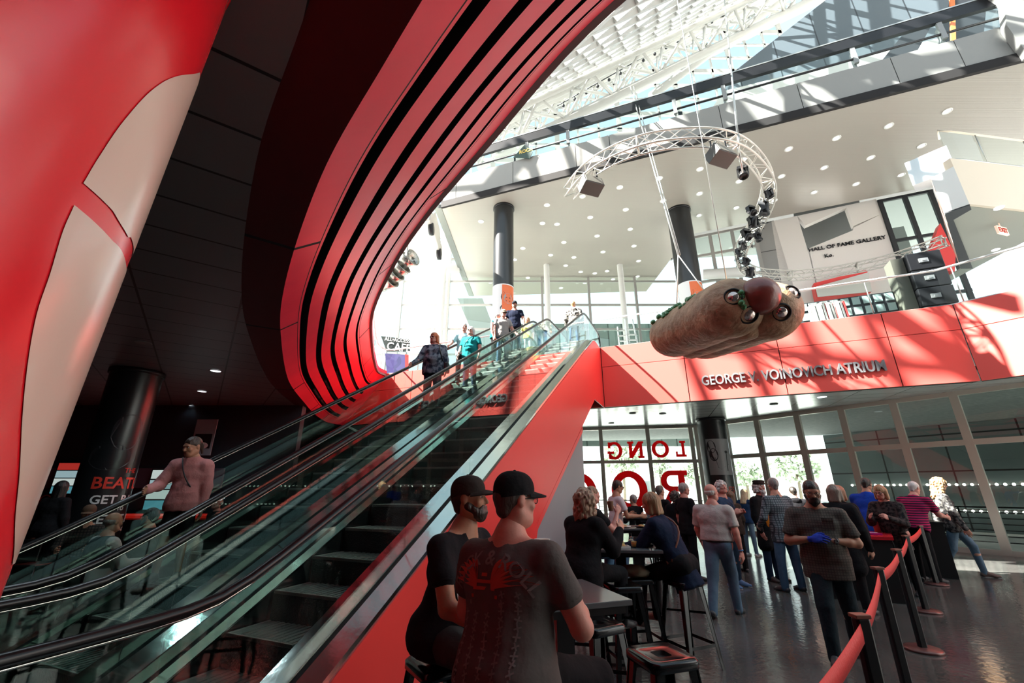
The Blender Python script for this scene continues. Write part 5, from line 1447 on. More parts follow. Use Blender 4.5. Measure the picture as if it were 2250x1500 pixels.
    Hh.cap(hp(-.034, .078, .024), hp(.034, .078, .024), .011 * hs, k=.014)
    Hh.cap(hp(0, .086, .012), hp(0, .106, -.022), .008 * hs, .012 * hs, k=.010); Hh.cap(hp(-.012, .092, -.026), hp(.012, .092, -.026), .008 * hs, k=.008)
    Hh.cap(hp(-.02, .083, -.052), hp(.02, .083, -.052), .009 * hs, k=.010)
    for q in (-1, 1):
        Hh.sub(hp(q * .031, .094, .008), np.array([.017, .014, .011]) * hs, R=R); Hh.ell(hp(q * .074, -.012, 0), np.array([.010, .020, .031]) * hs, R=R, k=.006)
        Hh.ell(hp(q * .038, .066, -.022), np.array([.024, .018, .022]) * hs, R=R, k=.02)
    V, Q = Hh.mesh(hv); parts.append((V, Q, 0))
    for q in (-1, 1):
        E_ = Sdf(); E_.ell(hp(q * .031, .077, .008), np.array([.0125, .0105, .0068]) * hs, R=R); V, Q = E_.mesh(.004); parts.append((V, Q, 1))
        E_ = Sdf(); E_.ell(hp(q * .031, .0842, .008), np.array([.0058, .0048, .0058]) * hs, R=R); V, Q = E_.mesh(.0025); parts.append((V, Q, 2))
    L_ = Sdf(); L_.cap(hp(-.019, .0905, -.0505), hp(.019, .0905, -.0505), .0042 * hs, k=.003); L_.cap(hp(-.014, .091, -.059), hp(.014, .091, -.059), .0055 * hs, k=.003); V, Q = L_.mesh(.0035); parts.append((V, Q, 3))
    hnd = {}
    for q in (-1, 1):
        S0, E, Wr, hd_ = A[q]
        pn = (handn[0 if q < 0 else 1] if handn else (-q * .8, .2, -.1)); G = Sdf()
        G.cap(Wr - nrm_(Wr - E) * .03, Wr + hd_ * .015, .027 * s, .024 * s, k=.012, )
        hand_prims(G, Wr, hd_, pn, haL, curl, (1 if np.dot(np.cross(hd_, nrm_(pn)), (-q, 0, .3)) > 0 else -1), grip)
        V, Q = G.mesh(min(.0062, vox * .5)); hnd[q] = (V, Q)
        if not gloves: parts.append((V, Q, 0))
    body = sdf_obj('body', parts, t, [sk, M_eyew, M_eyeb, M_lip(skin)])
    if gloves:
        gm = fabric('glove_%s' % gloves[0], gloves[1]); 
        for q in gloves[2]:
            V, Q = hnd[q]; c0 = A[q][2]; V = c0 + (V - c0) * 1.06; sdf_obj('glove', [(V, Q, 0)], t, gm)
        for q in (-1, 1):
            if q not in gloves[2]: pass
    # ---- hair
    if hair and hair[0] != 'none':
        st, hcx = hair[0], hair[1]; Hr = Sdf(); hm = hairmat('%02x%02x%02x' % tuple(int(255 * min(1, c)) for c in hcx), hcx); ns = None
        fc = (hp(0, .115, -.040), np.array([.066, .075, .088]) * hs)
        if st in ('short', 'fringe', 'crop'):
            g = {'short': 1.09, 'fringe': 1.13, 'crop': 1.045}[st]
            Hr.ell(hp(0, -.016, .036), np.array([.075, .094, .085]) * hs * g, R=R); Hr.cap(hp(0, -.06, 0), hp(0, -.062, -.045), .055 * hs, .04 * hs, k=.03)
            Hr.sub(fc[0], fc[1] * (1.0 if st != 'fringe' else .92), R=R); Hr.sub(hp(0, .05, -.09), np.array([.13, .085, .085]) * hs, R=R)
        elif st == 'bald':
            Hr.ell(hp(0, -.022, .005), np.array([.080, .092, .055]) * hs, R=R); Hr.sub(hp(0, .09, .02), np.array([.12, .10, .14]) * hs, R=R); Hr.sub(hp(0, 0, .085), np.array([.1, .12, .055]) * hs, R=R)
        elif st in ('bob', 'long', 'curly', 'volume'):
            g = 1.14 if st != 'curly' else 1.25
            Hr.ell(hp(0, -.018, .036), np.array([.077, .094, .085]) * hs * g, R=R)
            ln = {'bob': -.105, 'long': -.26, 'curly': -.24, 'volume': -.06}[st]; rr = {'bob': .036, 'long': .034, 'curly': .055, 'volume': .045}[st]
            for q in (-1, 1):
                Hr.cap(hp(q * .070, -.01, .02), hp(q * .082, .0, ln), rr * hs, rr * hs * .8, k=.03); Hr.cap(hp(q * .045, -.06, .02), hp(q * .055, -.065, ln * 1.08), rr * 1.25 * hs, rr * hs, k=.03)
            Hr.cap(hp(0, -.075, .02), hp(0, -.085, ln * 1.1), rr * 1.3 * hs, rr * 1.1 * hs, k=.03)
            Hr.sub(hp(0, .118, -.045), np.array([.062, .078, .095]) * hs, R=R)
            if st in ('curly', 'volume'):
                ns = curls
        elif st == 'ponytail':
            Hr.ell(hp(0, -.016, .036), np.array([.075, .094, .085]) * hs * 1.06, R=R); Hr.sub(hp(0, .115, -.018), np.array([.062, .075, .088]) * hs, R=R); Hr.sub(hp(0, .045, -.09), np.array([.12, .075, .085]) * hs, R=R)
            Hr.ell(hp(0, -.115, .01), np.array([.025, .025, .025]) * hs, R=R, k=.01); Hr.cap(hp(0, -.12, .0), hp(.0, -.125, -.10), .027 * hs, .012 * hs, k=.01)
        V, Q = Hr.mesh(max(.006, hv), ns); sdf_obj('hair', [(V, Q, 0)], t, hm)
    if beard:
        Bd_ = Sdf(); ln, bc = beard; bm2 = hairmat('beard%02x%02x%02x' % tuple(int(255 * min(1, c)) for c in bc), bc)
        Bd_.cap(hp(-.058, .01, -.040), hp(-.026, .068, -.080), .026 * hs, .028 * hs, k=.02); Bd_.cap(hp(.058, .01, -.040), hp(.026, .068, -.080), .026 * hs, .028 * hs, k=.02)
        Bd_.ell(hp(0, .060, -.088), np.array([.046, .038, .034]) * hs, R=R, k=.02); Bd_.cap(hp(-.026, .088, -.045), hp(.026, .088, -.045), .0085 * hs, k=.01)
        Bd_.cap(hp(-.031, .083, -.05), hp(-.028, .078, -.075), .010 * hs, k=.01); Bd_.cap(hp(.031, .083, -.05), hp(.028, .078, -.075), .010 * hs, k=.01)
        if ln > 0: Bd_.cap(hp(0, .06, -.095), hp(0, .065, -.095 - ln), .045 * hs, .02 * hs, k=.03)
        V, Q = Bd_.mesh(.006); sdf_obj('beard', [(V, Q, 0)], t, bm2)
    if hat:
        kind, hcol = hat[0], hat[1]; hm = fabric('hat_%02x%02x%02x' % tuple(int(255 * c) for c in hcol), hcol)
        mb = MB(); Rm = Matrix([list(r_) for r_ in (Hd.tolist())]); C0 = Vector(hp(0, -.012, .045))
        if kind == 'cap' or kind == 'cap_back':
            rows = []
            for i in range(13):
                a = (PI / 2) * i / 12; z_ = math.sin(a) * .088; rr = math.cos(a) ** .75 if i < 12 else 0.0
                rows.append([C0 + Rm @ Vector((math.cos(2 * PI * k / 36) * .087 * max(rr, .001) * hs, math.sin(2 * PI * k / 36) * .107 * max(rr, .001) * hs, (z_ + .004) * hs)) for k in range(37)])
            low_r = [[C0 + Rm @ Vector((math.cos(2 * PI * k / 36) * .0865 * hs, math.sin(2 * PI * k / 36) * .1065 * hs, (-.018 - .02 * max(0, -math.sin(2 * PI * k / 36))) * hs)) for k in range(37)]]
            mb.grid(low_r + rows, 0)
            mb.build('cap_crown', hm, t, world=False)
            mb2 = MB(); sgn = 1 if kind == 'cap' else 1; rows = []
            for i in range(7):
                rr = i / 6.0; row = []
                for k in range(17):
                    a = math.radians(25 + 130 * k / 16); x_ = math.cos(a) * .087; y_ = math.sin(a) * .105
                    ext = rr * .082 * math.sin((k / 16) * PI) ** .6
                    row.append(C0 + Rm @ Vector((x_ * hs * (1 + .1 * rr), (y_ + ext) * hs, (-.012 - rr * .016 + .016 * (1 - abs(k - 8) / 8.0)) * hs)))
                rows.append(row)
            rows2 = [[v - Rm @ Vector((0, 0, .005)) for v in r_] for r_ in rows][::-1]
            mb2.grid(rows + rows2, 0); mb2.build('cap_brim', hm if len(hat) < 3 else fabric('brim_%s' % hat[2][0], hat[2][1]), t, world=False)
            mb3 = MB(); mb3.ell(C0 + Rm @ Vector((0, 0, .092 * hs)), (.008, .008, .006), n=8, m=5); mb3.build('cap_button', hm, t, world=False)
        else:
            mb.lathe([(.098 * hs, 0), (.110 * hs, .0), (.110 * hs, .032), (.102 * hs, .034), (.112 * hs, .070), (.07 * hs, .084), (.001, .088)], c=C0 + Rm @ Vector((0, .004, .012)), n=28, axis=Rm @ Vector((0, 0, 1))); mb.build('sailor_cap', hm, t, world=False)
    if glasses:
        gm = mat('glasses_frame', (.01, .01, .01), .3); mb = MB(); lenses = []
        for q in (-1, 1):
            c = [Vector(hp(q * .032 + .021 * math.cos(a), .101 - .006 * abs(math.cos(a)), .006 + .016 * math.sin(a))) for a in [2 * PI * k / 14 for k in range(14)]]
            mb.tube(c, .0022, 5, closed=True); lens = MB(); lens.prism(c, Vector(Hd @ np.array([0, .001, 0]))); lenses.append(lens)
            mb.tube([Vector(hp(q * .053, .096, .01)), Vector(hp(q * .076, .05, .012)), Vector(hp(q * .078, -.01, .008))], .002, 5)
        mb.tube([Vector(hp(-.011, .104, .01)), Vector(hp(.011, .104, .01))], .0022, 5); o_ = mb.build('glasses', gm, t, world=False)
        for lens in lenses: lens.build('lens', mat('dark_lens', (.01, .008, .008), .08) if glasses == 'dark' else M_glass, o_, world=False)
    # ---- clothes
    kind, tm = top; off_ = {'tee': .012, 'shirt': .016, 'polo': .014, 'long': .013, 'jacket': .024, 'coat': .030, 'hoodie': .026, 'tank': .010, 'cardigan': .022}[kind]
    C = Sdf(); hemz = {'tee': -.10, 'shirt': -.14, 'polo': -.10, 'long': -.10, 'jacket': -.14, 'coat': -.55, 'hoodie': -.12, 'tank': -.08, 'cardigan': -.25}[kind] if hem is None else hem
    C.cap(waist - T * .06 * s, chest, (.128 * f) * s + off_, .138 * s * f + off_, k=.05, flat=(fy, .74)); C.cap(chest - sx * .07 * s, chest + sx * .07 * s, .122 * s * f + off_, k=.05, flat=(fy, .76))
    C.cap(sh[-1] * .88 + sh[1] * .12, sh[1] * .88 + sh[-1] * .12, .050 * s + off_, k=.045)
    for q in (-1, 1): C.cap(nb - T * .03 * s, sh[q] * .8 + nb * .2 - T * .012 * s, .046 * s + off_, .042 * s + off_, k=.045); C.cap(nb - T * .08 * s, nb - T * .012 * s, .085 * s, .060 * s + off_ * .5, k=.04)
    C.cap(waist - sx * .035 * s * f ** 2, waist + sx * .035 * s * f ** 2, .112 * s * f + off_, k=.06, flat=(fy, .80))
    if female:
        for q in (-1, 1): C.ell(chest + sx * q * .068 * s + fy * .085 * s * f + T * .0, np.array([.062, .055, .062]) * s * f ** .5, k=.04)
    if belly: C.ell(waist + fy * (.05 + .05 * belly) * s + T * .02 * s, np.array([.135 * f, .10 + .06 * belly, .14]) * s, k=.06)
    endh = pel + T * (hemz + (.02 if sit is not None else 0)) * s
    rlow = .118 * s * f + off_ * 1.3
    if kind in ('coat',):
        for q in (-1, 1): Hp, K_, An = Ls[q]; C.cap(pel + sx * q * .04, (Hp * .25 + K_ * .75) if sit is None else K_, rlow * .86, rlow * .8, k=.08)
    elif kind == 'cardigan':
        C.cap(pel, endh, rlow, rlow * 1.12, k=.06, flat=(fy, .85))
    else:
        C.cap(waist, endh + T * .02, rlow, rlow * (1.0 if not female else 1.06), k=.05, flat=(fy, .84))
        hw_ = (.070 + .03 * (f - 1)) * s
        C.cap(pel - sx * hw_ + T * .0, pel + sx * hw_ + T * .0, .106 * s * f + off_ * 1.3, k=.07, flat=(fy, .92))
        if hemz < -.06: C.cap(endh - sx * hw_ + T * .03, endh + sx * hw_ + T * .03, .102 * s * f + off_ * 1.3, k=.07, flat=(fy, .92))
        if sit is not None: C.cap(pel - sx * .06 * s - fy * .05 * s, pel + sx * .06 * s - fy * .05 * s, .105 * s * f + off_, k=.07)
    if kind != 'coat': C.cut(endh, -T)
    slv = {'tee': .62, 'shirt': .78, 'polo': .7, 'tank': .12, 'long': 2, 'jacket': 2, 'coat': 2, 'hoodie': 2, 'cardigan': 2}[kind]
    cuff = []
    for q in (-1, 1):
        S0, E, Wr, hd_ = A[q]
        if slv >= 1:
            C.cap(S0, E, .054 * s * f ** .7 + off_, .043 * s * f ** .6 + off_ * 1.1, k=.035); C.cap(E, Wr - nrm_(Wr - E) * .0, .043 * s * f ** .5 + off_ * 1.1, .030 * s + off_ * .7, k=.02)
        elif slv > .2:
            Sl = Sdf(); e_ = S0 + (E - S0) * (slv + .25); c_ = S0 + (E - S0) * slv
            C.cap(S0, S0 + (E - S0) * slv * .8, .054 * s * f ** .5 + off_, .050 * s * f ** .6 + off_ * 1.15, k=.04); Sl.cap(S0 + (E - S0) * .25, e_, .048 * s * f ** .6 + off_, .048 * s * f ** .6 + off_ * 1.5, k=.03); Sl.cut(c_, nrm_(E - S0)); cuff.append(Sl.mesh(min(vox, .011)))
        else: C.cap(S0, S0 + (E - S0) * .05, .052 * s + off_, k=.02)
    V, Q = C.mesh(vox, folds(fold, 2))
    parts = [(V, Q, 0)] + [(v, q_, 0) for v, q_ in cuff]
    nm = {'tee': 't_shirt', 'shirt': 'shirt', 'polo': 'polo_shirt', 'tank': 'tank_top', 'long': 'sweater', 'jacket': 'jacket', 'coat': 'coat', 'hoodie': 'hoodie', 'cardigan': 'cardigan'}[kind]
    sdf_obj(nm, parts, t, tm)
    if kind in ('hoodie', 'jacket') and kind == 'hoodie':
        Hd2 = Sdf(); Hd2.cap(nb - fy * .07 * s - sx * .06 * s, nb - fy * .07 * s + sx * .06 * s, .042 * s, k=.02); Hd2.ell(nb - fy * .085 * s - T * .03 * s, np.array([.085, .04, .06]) * s, k=.03)
        Hd2.cap(nb - sx * .075 * s + fy * .0, nb - sx * .05 * s + fy * .06 * s - T * .03, .026 * s, k=.03); Hd2.cap(nb + sx * .075 * s, nb + sx * .05 * s + fy * .06 * s - T * .03, .026 * s, k=.03)
        V, Q = Hd2.mesh(.010); sdf_obj('hood', [(V, Q, 0)], t, tm)
    if kind in ('shirt', 'polo'):
        Cl = Sdf(); 
        for q in (-1, 1): Cl.cap(nb - fy * .055 * s + T * .012 * s, nb + sx * q * .062 * s + T * .005 * s, .018 * s, k=.01); Cl.cap(nb + sx * q * .062 * s + T * .005 * s, nb + sx * q * .025 * s + fy * .068 * s - T * .03 * s, .018 * s, .014 * s, k=.01)
        V, Q = Cl.mesh(.008); sdf_obj('collar', [(V, Q, 0)], t, tm)
    short_legs = []; bk, bmx = bottom; Bt = Sdf(); o2 = .014 if bk != 'leggings' else .012
    if bk == 'wide': o2 = .028
    Bt.cap(pel - sx * .062 * s, pel + sx * .062 * s, .100 * s * f + o2, k=.05, flat=(fy, .90)); Bt.cap(pel, pel + T * .08 * s, .108 * s * f + o2 * .5, k=.04, flat=(fy, .78))
    if sit is not None: Bt.cap(pel - sx * .08 * s - fy * .05 * s - np.array([0, 0, .0]), pel + sx * .08 * s - fy * .05 * s, .105 * s * f, k=.05)
    for q in (-1, 1):
        Hp, K_, An = Ls[q]; dn = nrm_(An - K_)
        if bk == 'shorts':
            Zs = Sdf(); Zs.cap(Hp, Hp + (K_ - Hp) * 1.15, .082 * s * f + o2, .070 * s * f ** .8 + o2 * 1.6, k=.035); Zs.cut(Hp + (K_ - Hp) * .93, nrm_(K_ - Hp)); short_legs.append(Zs.mesh(vox)); Bt.cap(Hp, Hp + (K_ - Hp) * .4, .082 * s * f + o2, .078 * s * f + o2, k=.035)
        else:
            Bt.cap(Hp, K_, .079 * s * f + o2, .056 * s * f ** .7 + o2, k=.035); 
            fl = .052 if bk == 'wide' else (.034 if bk == 'leggings' else .043)
            Bt.cap(K_, An + dn * .02 * s, .055 * s * f ** .6 + o2, fl * s + o2, k=.012)
            Bt.cut(An + dn * .05 * s, dn) if False else None
    V, Q = Bt.mesh(vox, folds(fold * .8, 5)); sdf_obj({'shorts': 'shorts', 'leggings': 'leggings'}.get(bk, 'trousers'), [(V, Q, 0)] + [(v, q_, 0) for v, q_ in short_legs], t, bmx)
    # ---- shoes
    for q in (-1, 1):
        Hp, K_, An = Ls[q]; dn = nrm_(An - K_)
        fwd = np.array([math.sin(q * .15), math.cos(q * .15), 0]); 
        if dn[1] < -.25 or dn[1] > .25 or dn[2] > -.9:
            up_ = -dn; fw = nrm_(fwd - up_ * (fwd @ up_)); fw = nrm_(fw + dn * toe)
        else: fw = fwd; up_ = np.array([0, 0, 1.])
        Sh = Sdf(); heel = An + fw * -.03 * s - up_ * .042 * s; ball = An + fw * .12 * s - up_ * .050 * s; tip = An + fw * .18 * s - up_ * .052 * s
        Sh.cap(An - up_ * .005, heel, .040 * s, .036 * s, k=.02); Sh.cap(heel, ball, .034 * s, .037 * s, k=.03, flat=(up_, .85)); Sh.cap(ball, tip, .037 * s, .028 * s, k=.02, flat=(up_, .75)); Sh.cap(An + fw * .03 * s - up_ * .01, ball, .036 * s, .03 * s, k=.03)
        V, Q = Sh.mesh(min(.010, vox)); sm_ = mat('shoe_%02x%02x%02x' % tuple(int(255 * c) for c in shoes), shoes, .5)
        o_ = sdf_obj('shoe', [(V, Q, 0)], t, sm_)
        So = Sdf(); So.cap(heel - up_ * .027 * s, tip - up_ * .020 * s, .034 * s, .030 * s, k=.01, flat=(up_, .32)); V, Q = So.mesh(.008); sdf_obj('sole', [(V, Q, 0)], o_, mat('shoe_sole', (.45, .44, .42) if sum(shoes) > .2 else (.02, .02, .02), .7) if sum(shoes) > .2 else mat('dark_sole', (.02, .02, .02), .7))
    P_ = dict(pel=pel, waist=waist, chest=chest, nb=nb, sh=sh, A=A, hc=hc, Hd=Hd, T=T, sx=sx, fy=fy, s=s, hp=hp, Ls=Ls, f=f)
    if extra: extra(t, P_)
    return t, P_
def M_skin(k): return mat('skin_' + k, SKIN[k], .5, spec=.4, var=.08, vscale=12, bump=.08, bscale=60)
def M_lip(k): return mat('lips_' + k, tuple(c * m for c, m in zip(SKIN[k], (.8, .5, .55))), .4)
M_eyew = mat('eye_white', (.75, .73, .7), .25); M_eyeb = mat('eye_dark', (.03, .02, .015), .1)
def wp(t, v): return WM[t.name] @ Vector(v)
def strap(P_, shoulder, hipside, m, t, r=.012, bag=None, nm='shoulder_strap'):
    s, f = P_['s'], P_['f']; pts = []
    top = P_['sh'][shoulder] * .6 + P_['nb'] * .4 + P_['T'] * .075 * s
    hip = P_['pel'] + P_['sx'] * hipside * .17 * s * f + P_['T'] * .05 * s
    for i in range(9):
        a = i / 8; q = top * (1 - a) + hip * a + P_['fy'] * math.sin(PI * min(1, a * 1.1)) * .155 * s * f + P_['fy'] * .03; pts.append(Vector(q))
    mb = MB(); mb.tube(pts, r, 6); mb.build(nm, m, t, world=False)
    pts = []
    for i in range(9):
        a = i / 8; q = top * (1 - a) + hip * a - P_['fy'] * math.sin(PI * min(1, a * 1.1)) * .145 * s * f - P_['fy'] * .02; pts.append(Vector(q))
    mb = MB(); mb.tube(pts, r, 6); mb.build(nm, m, t, world=False)
    return hip
def lanyard(P_, t, col, badge=None):
    s = P_['s']; nb, fy, T, sx = P_['nb'], P_['fy'], P_['T'], P_['sx']
    end = P_['chest'] + fy * .135 * s * P_['f'] - T * .10 * s; mb = MB()
    for q in (-1, 1): mb.tube([Vector(nb - fy * .07 * s), Vector(nb + sx * q * .08 * s + T * .01), Vector(P_['chest'] + sx * q * .05 * s + fy * .135 * s * P_['f'] + T * .05), Vector(end)], .006, 5)
    o = mb.build('lanyard', col, t, world=False)
    if badge: mb = MB(); mb.box(Vector(end - T * .05 + fy * .02), (.07, .008, .10), X=Vector(sx), Z=Vector(T)); mb.build('badge', badge, o, world=False)
# ================================================================ FURNITURE
M_stool = mat('gunmetal_gloss', (.035, .036, .038), .16, metal=.85)
def make_stool(loc, rz, label, h=.76):
    t = thing('bar_stool', loc, label, 'stool', rz=rz)
    mb = MB(); W_ = .155; rows = []
    def sq(r, z, cr=.045, n=5):
        pts = []
        for cx_, cy_, a0 in ((1, 1, 0), (-1, 1, 90), (-1, -1, 180), (1, -1, 270)):
            for i in range(n + 1):
                a = math.radians(a0 + 90 * i / n); pts.append(Vector(((r - cr) * cx_ + cr * math.cos(a), (r - cr) * cy_ + cr * math.sin(a), z)))
        pts.append(pts[0]); return pts
    mb.grid([sq(W_ - .012, h - .055, .03), sq(W_, h - .05), sq(W_, h - .012), sq(W_ - .012, h), sq(W_ * .62, h - .008, .03), sq(.048, h - .008, .02)], 0)
    mb.grid([sq(.048, h - .008, .02), sq(.045, h - .03, .02), sq(.001, h - .03, .0005)], 1)
    mb.build('seat', [M_stool, M_gap], t, world=False)
    for cx_, cy_ in ((1, 1), (-1, 1), (-1, -1), (1, -1)):
        mb = MB(); a = Vector((cx_ * .128, cy_ * .128, h - .05)); b = Vector((cx_ * .205, cy_ * .205, 0.0)); n_ = Vector((cx_, -cy_, 0)).normalized()
        for f_ in (Vector((cx_, 0, 0)), Vector((0, cy_, 0))):
            mb.prism([a + f_ * .005 - f_ * .055, a + f_ * .012, b + f_ * .008, b - f_ * .028], Vector((cx_, cy_, 0)) * .006 if 0 else (Vector((0, cy_, 0)) if f_.x else Vector((cx_, 0, 0))) * .006)
        mb.build('leg', M_stool, t, world=False)
    mb = MB(); z = h * .27; r = .128 + (.205 - .128) * (1 - z / (h - .05))
    for p0, p1 in (((r, r), (-r, r)), ((-r, r), (-r, -r)), ((-r, -r), (r, -r)), ((r, -r), (r, r))): mb.bar((*p0, z), (*p1, z), .008, .028)
    mb.build('footrail', M_stool, t, world=False)
    z = h * .62; r = .128 + (.205 - .128) * (1 - z / (h - .05)); mb = MB(); mb.bar((r, r, z), (-r, -r, z), .006, .022); mb.bar((r, -r, z), (-r, r, z), .006, .022); mb.build('cross_brace', M_stool, t, world=False)
    return t
st0 = make_stool((.86, 2.90, 0), .31, 'empty glossy metal bar stool with a slot in its seat, nearest the bottom edge')
s2 = at(1310, 1362, z=.76)
dup(st0, (.60, 3.50, 0), .5, 'metal bar stool tucked in just right of the grey-shirted man', None)
dup(st0, (.02, 2.16, 0), .1, 'bar stool under the big man in the grey printed t-shirt')
dup(st0, (-.40, 2.80, 0), .6, 'bar stool under the bearded man in the black t-shirt by the red wall')
q = at(1368, 1282, z=.76); dup(st0, (q.x, q.y, 0), .2, 'empty bar stool between the near grey table and the middle table')
dup(st0, (1.78, 5.0, 0), .4, 'tall bar stool under the woman in the navy cardigan')
dup(st0, (.70, 4.72, 0), -.3, 'bar stool under the curly-haired woman in black')
dup(st0, (1.02, 6.15, 0), .1, 'bar stool under the woman drinking from a paper cup')
dup(st0, (2.75, 8.3, 0), .3, 'bar stool standing empty by the far high table')
M_tabtop = mat('slate_table_top', (.10, .11, .12), .18, spec=.7)
def high_table(loc, rz, label, w=.75, d=.75):
    t = thing('high_table', loc, label, 'table', rz=rz)
    mb = MB(); mb.box((0, 0, 1.035), (w, d, .03)); mb.build('table_top', M_tabtop, t, world=False, bevel=.004)
    mb = MB(); mb.box((0, 0, 1.0), (w - .06, d - .06, .045)); mb.build('apron', M_black, t, world=False)
    mb = MB(); mb.box((0, 0, .5), (.11, .11, 1.0)); mb.build('post', M_black, t, world=False)
    mb = MB(); mb.box((0, 0, .012), (.5, .5, .022)); mb.build('base', M_black, t, world=False)
    return t
high_table((.30, 2.98, 0), .32, 'grey topped high table between the two men in front', .62, .62)
high_table((1.20, 5.22, 0), -.12, 'dark high table with lunch things between the seated women', .80, .72)
high_table((2.05, 7.75, 0), -.1, 'far high table with a few plates, behind the lunching women', .95, .7)
high_table((2.9, 10.6, 0), 0, 'high table far back by the window letters', .9, .7)
# things on the tables
M_cup = mat('kraft_paper', (.32, .20, .12), .8); M_cupw = mat('white_paper_cup', (.75, .74, .70), .6)
def cup(loc, h, r, m, label, lid=None, fill=None, cat='cup', nm='paper_cup'):
    t = thing(nm, loc, label, cat)
    mb = MB(); mb.lathe([(.001, 0), (r * .74, 0), (r, h), (r * 1.05, h + .003), (r * .96, h), (r * .72, .006), (.001, .006)], n=24); mb.build('cup_wall', m, t, world=False)
    if fill: mb = MB(); mb.lathe([(.001, h * .62), (r * .86, h * .62), (r * .74, .01), (.001, .01)], n=24); mb.build('drink', fill, t, world=False)
    return t
zt_ = 1.051
q = at(1325, 1192, z=zt_); q1 = Vector((1.02, 5.02, zt_))
cup(q1, .15, .045, M_cup, 'brown paper cup on the middle table in front of the curly-haired woman')
cup(Vector((1.33, 5.07, zt_)), .10, .042, M_glass, 'clear plastic glass of orange juice on the middle table', fill=mat('orange_juice', (.9, .3, .02), .2), nm='drinking_glass', cat='glass')
for i, (x, y, lab, m_) in enumerate(((1.16, 5.02, 'white paper tray with a napkin on the middle table', M_cupw), (1.45, 5.2, 'black tray of food on the middle table in front of the woman in navy', M_black), (.93, 5.25, 'black tray of food beside the brown cup', M_black))):
    t = thing('food_tray', (x, y, zt_), lab, 'tray', rz=.1 * i)
    mb = MB(); mb.box((0, 0, .004), (.19, .14, .008)); mb.box((0, .07, .012), (.19, .006, .022)); mb.box((0, -.07, .012), (.19, .006, .022)); mb.box((.095, 0, .012), (.006, .14, .022)); mb.box((-.095, 0, .012), (.006, .14, .022)); mb.build('tray', m_, t, world=False)
    mb = MB(); rnd = random.Random(i)
    mb.ell((0, 0, .028), (.06, .045, .022), n=12, m=8, disp=noisy(i, .15)); mb.build('bread', mat('bread_crust', (.55, .32, .12), .6), t, world=False)
    mb = MB(); mb.ell((.03, .02, .035), (.03, .03, .02), n=10, m=6, disp=noisy(i + 5, .2)); mb.build('filling', mat('salad', (.25, .35, .08), .6), t, world=False)
for i, (x, y, lab) in enumerate(((1.85, 7.6, 'small plate of food on the left of the far high table'), (2.12, 7.55, 'dark plate in the middle of the far high table'))):
    t = thing('plate', (x, y, 1.051), lab, 'plate'); mb = MB(); mb.lathe([(.001, 0), (.07, 0), (.11, .018), (.108, .022), (.07, .006), (.001, .006)], n=24); mb.build('dish', M_black if i else M_cupw, t, world=False)
    mb = MB(); mb.ell((0, 0, .025), (.05, .04, .02), n=10, m=6, disp=noisy(i, .2)); mb.build('food', mat('bread_crust', (.55, .32, .12), .6), t, world=False)
cup(Vector((2.32, 7.6, 1.051)), .15, .045, M_cup, 'brown paper cup on the far high table')
t = thing('sunglasses', (.36, 3.2, 1.052), 'dark sunglasses lying on the near grey table', 'glasses'); mb = MB(); mb.box((0, 0, .008), (.13, .035, .014)); mb.build('frame', M_black, t, world=False)
# folded coat over the stool beside the middle table
q = at(1400, 1238, z=.90)
mb = MB(); mb.ell((q.x, q.y + .1, .815), (.17, .14, .06), n=28, m=14, disp=noisy(21, .16)); mb.build('folded_coat', fabric('khaki', (.30, .27, .19)), label='folded khaki coat on the seat between the middle table and the woman in navy', cat='coat')
dup(st0, (q.x, q.y + .1, 0), .2, 'bar stool under the folded khaki coat')
# ---- belt barrier
M_belt = mat('red_belt_webbing', (.75, .02, .02), .6, bump=.2, bscale=60)
posts = [(1.93, 2.72), (3.25, 4.22), (4.45, 5.42), (5.9, 6.95), (7.75, 8.75)]
names = ['nearest the camera, its red belt running off towards the viewer', 'second from the camera', 'third from the camera, with its round base in view', 'fourth from the camera, beside the black stand', 'farthest, near the walking blonde woman']
for i, (x, y) in enumerate(posts):
    t = thing('barrier_post', (x, y, 0), 'black belt-barrier post, ' + names[i], 'barrier')
    mb = MB(); mb.box((0, 0, .5), (.075, .055, .96)); mb.build('pole', M_black, t, world=False, bevel=.012)
    mb = MB(); mb.box((0, 0, .985), (.085, .065, .02)); mb.build('top_cap', mat('post_cap', (.25, .10, .07), .3), t, world=False, bevel=.004)
    mb = MB(); mb.lathe([(.001, .035), (.16, .028), (.172, .018), (.174, 0), (.001, 0)], n=40); mb.build('base', mat('barrier_base', (.12, .05, .045), .35, metal=.3), t, world=False)
allp = [(.60, 1.43)] + posts
for i in range(5):
    a, b = Vector((*allp[i], 0)), Vector((*allp[i + 1], 0)); rows = []
    for k in range(17):
        f = k / 16; q = a + (b - a) * f; zc = .91 - .03 * math.sin(PI * f)
        rows.append([q + Vector((0, 0, zc - .045)), q + Vector((.003, .0, zc)), q + Vector((0, 0, zc + .045))])
    mb = MB(); mb.grid(rows, 0); o = mb.build('barrier_belt', M_belt, label='red retractable belt %s' % ('running from the nearest post down towards the viewer', 'between the first and second posts', 'between the second and third posts', 'between the third and fourth posts', 'between the fourth and farthest posts')[i], cat='belt')
    so = o.modifiers.new('thick', 'SOLIDIFY'); so.thickness = .002
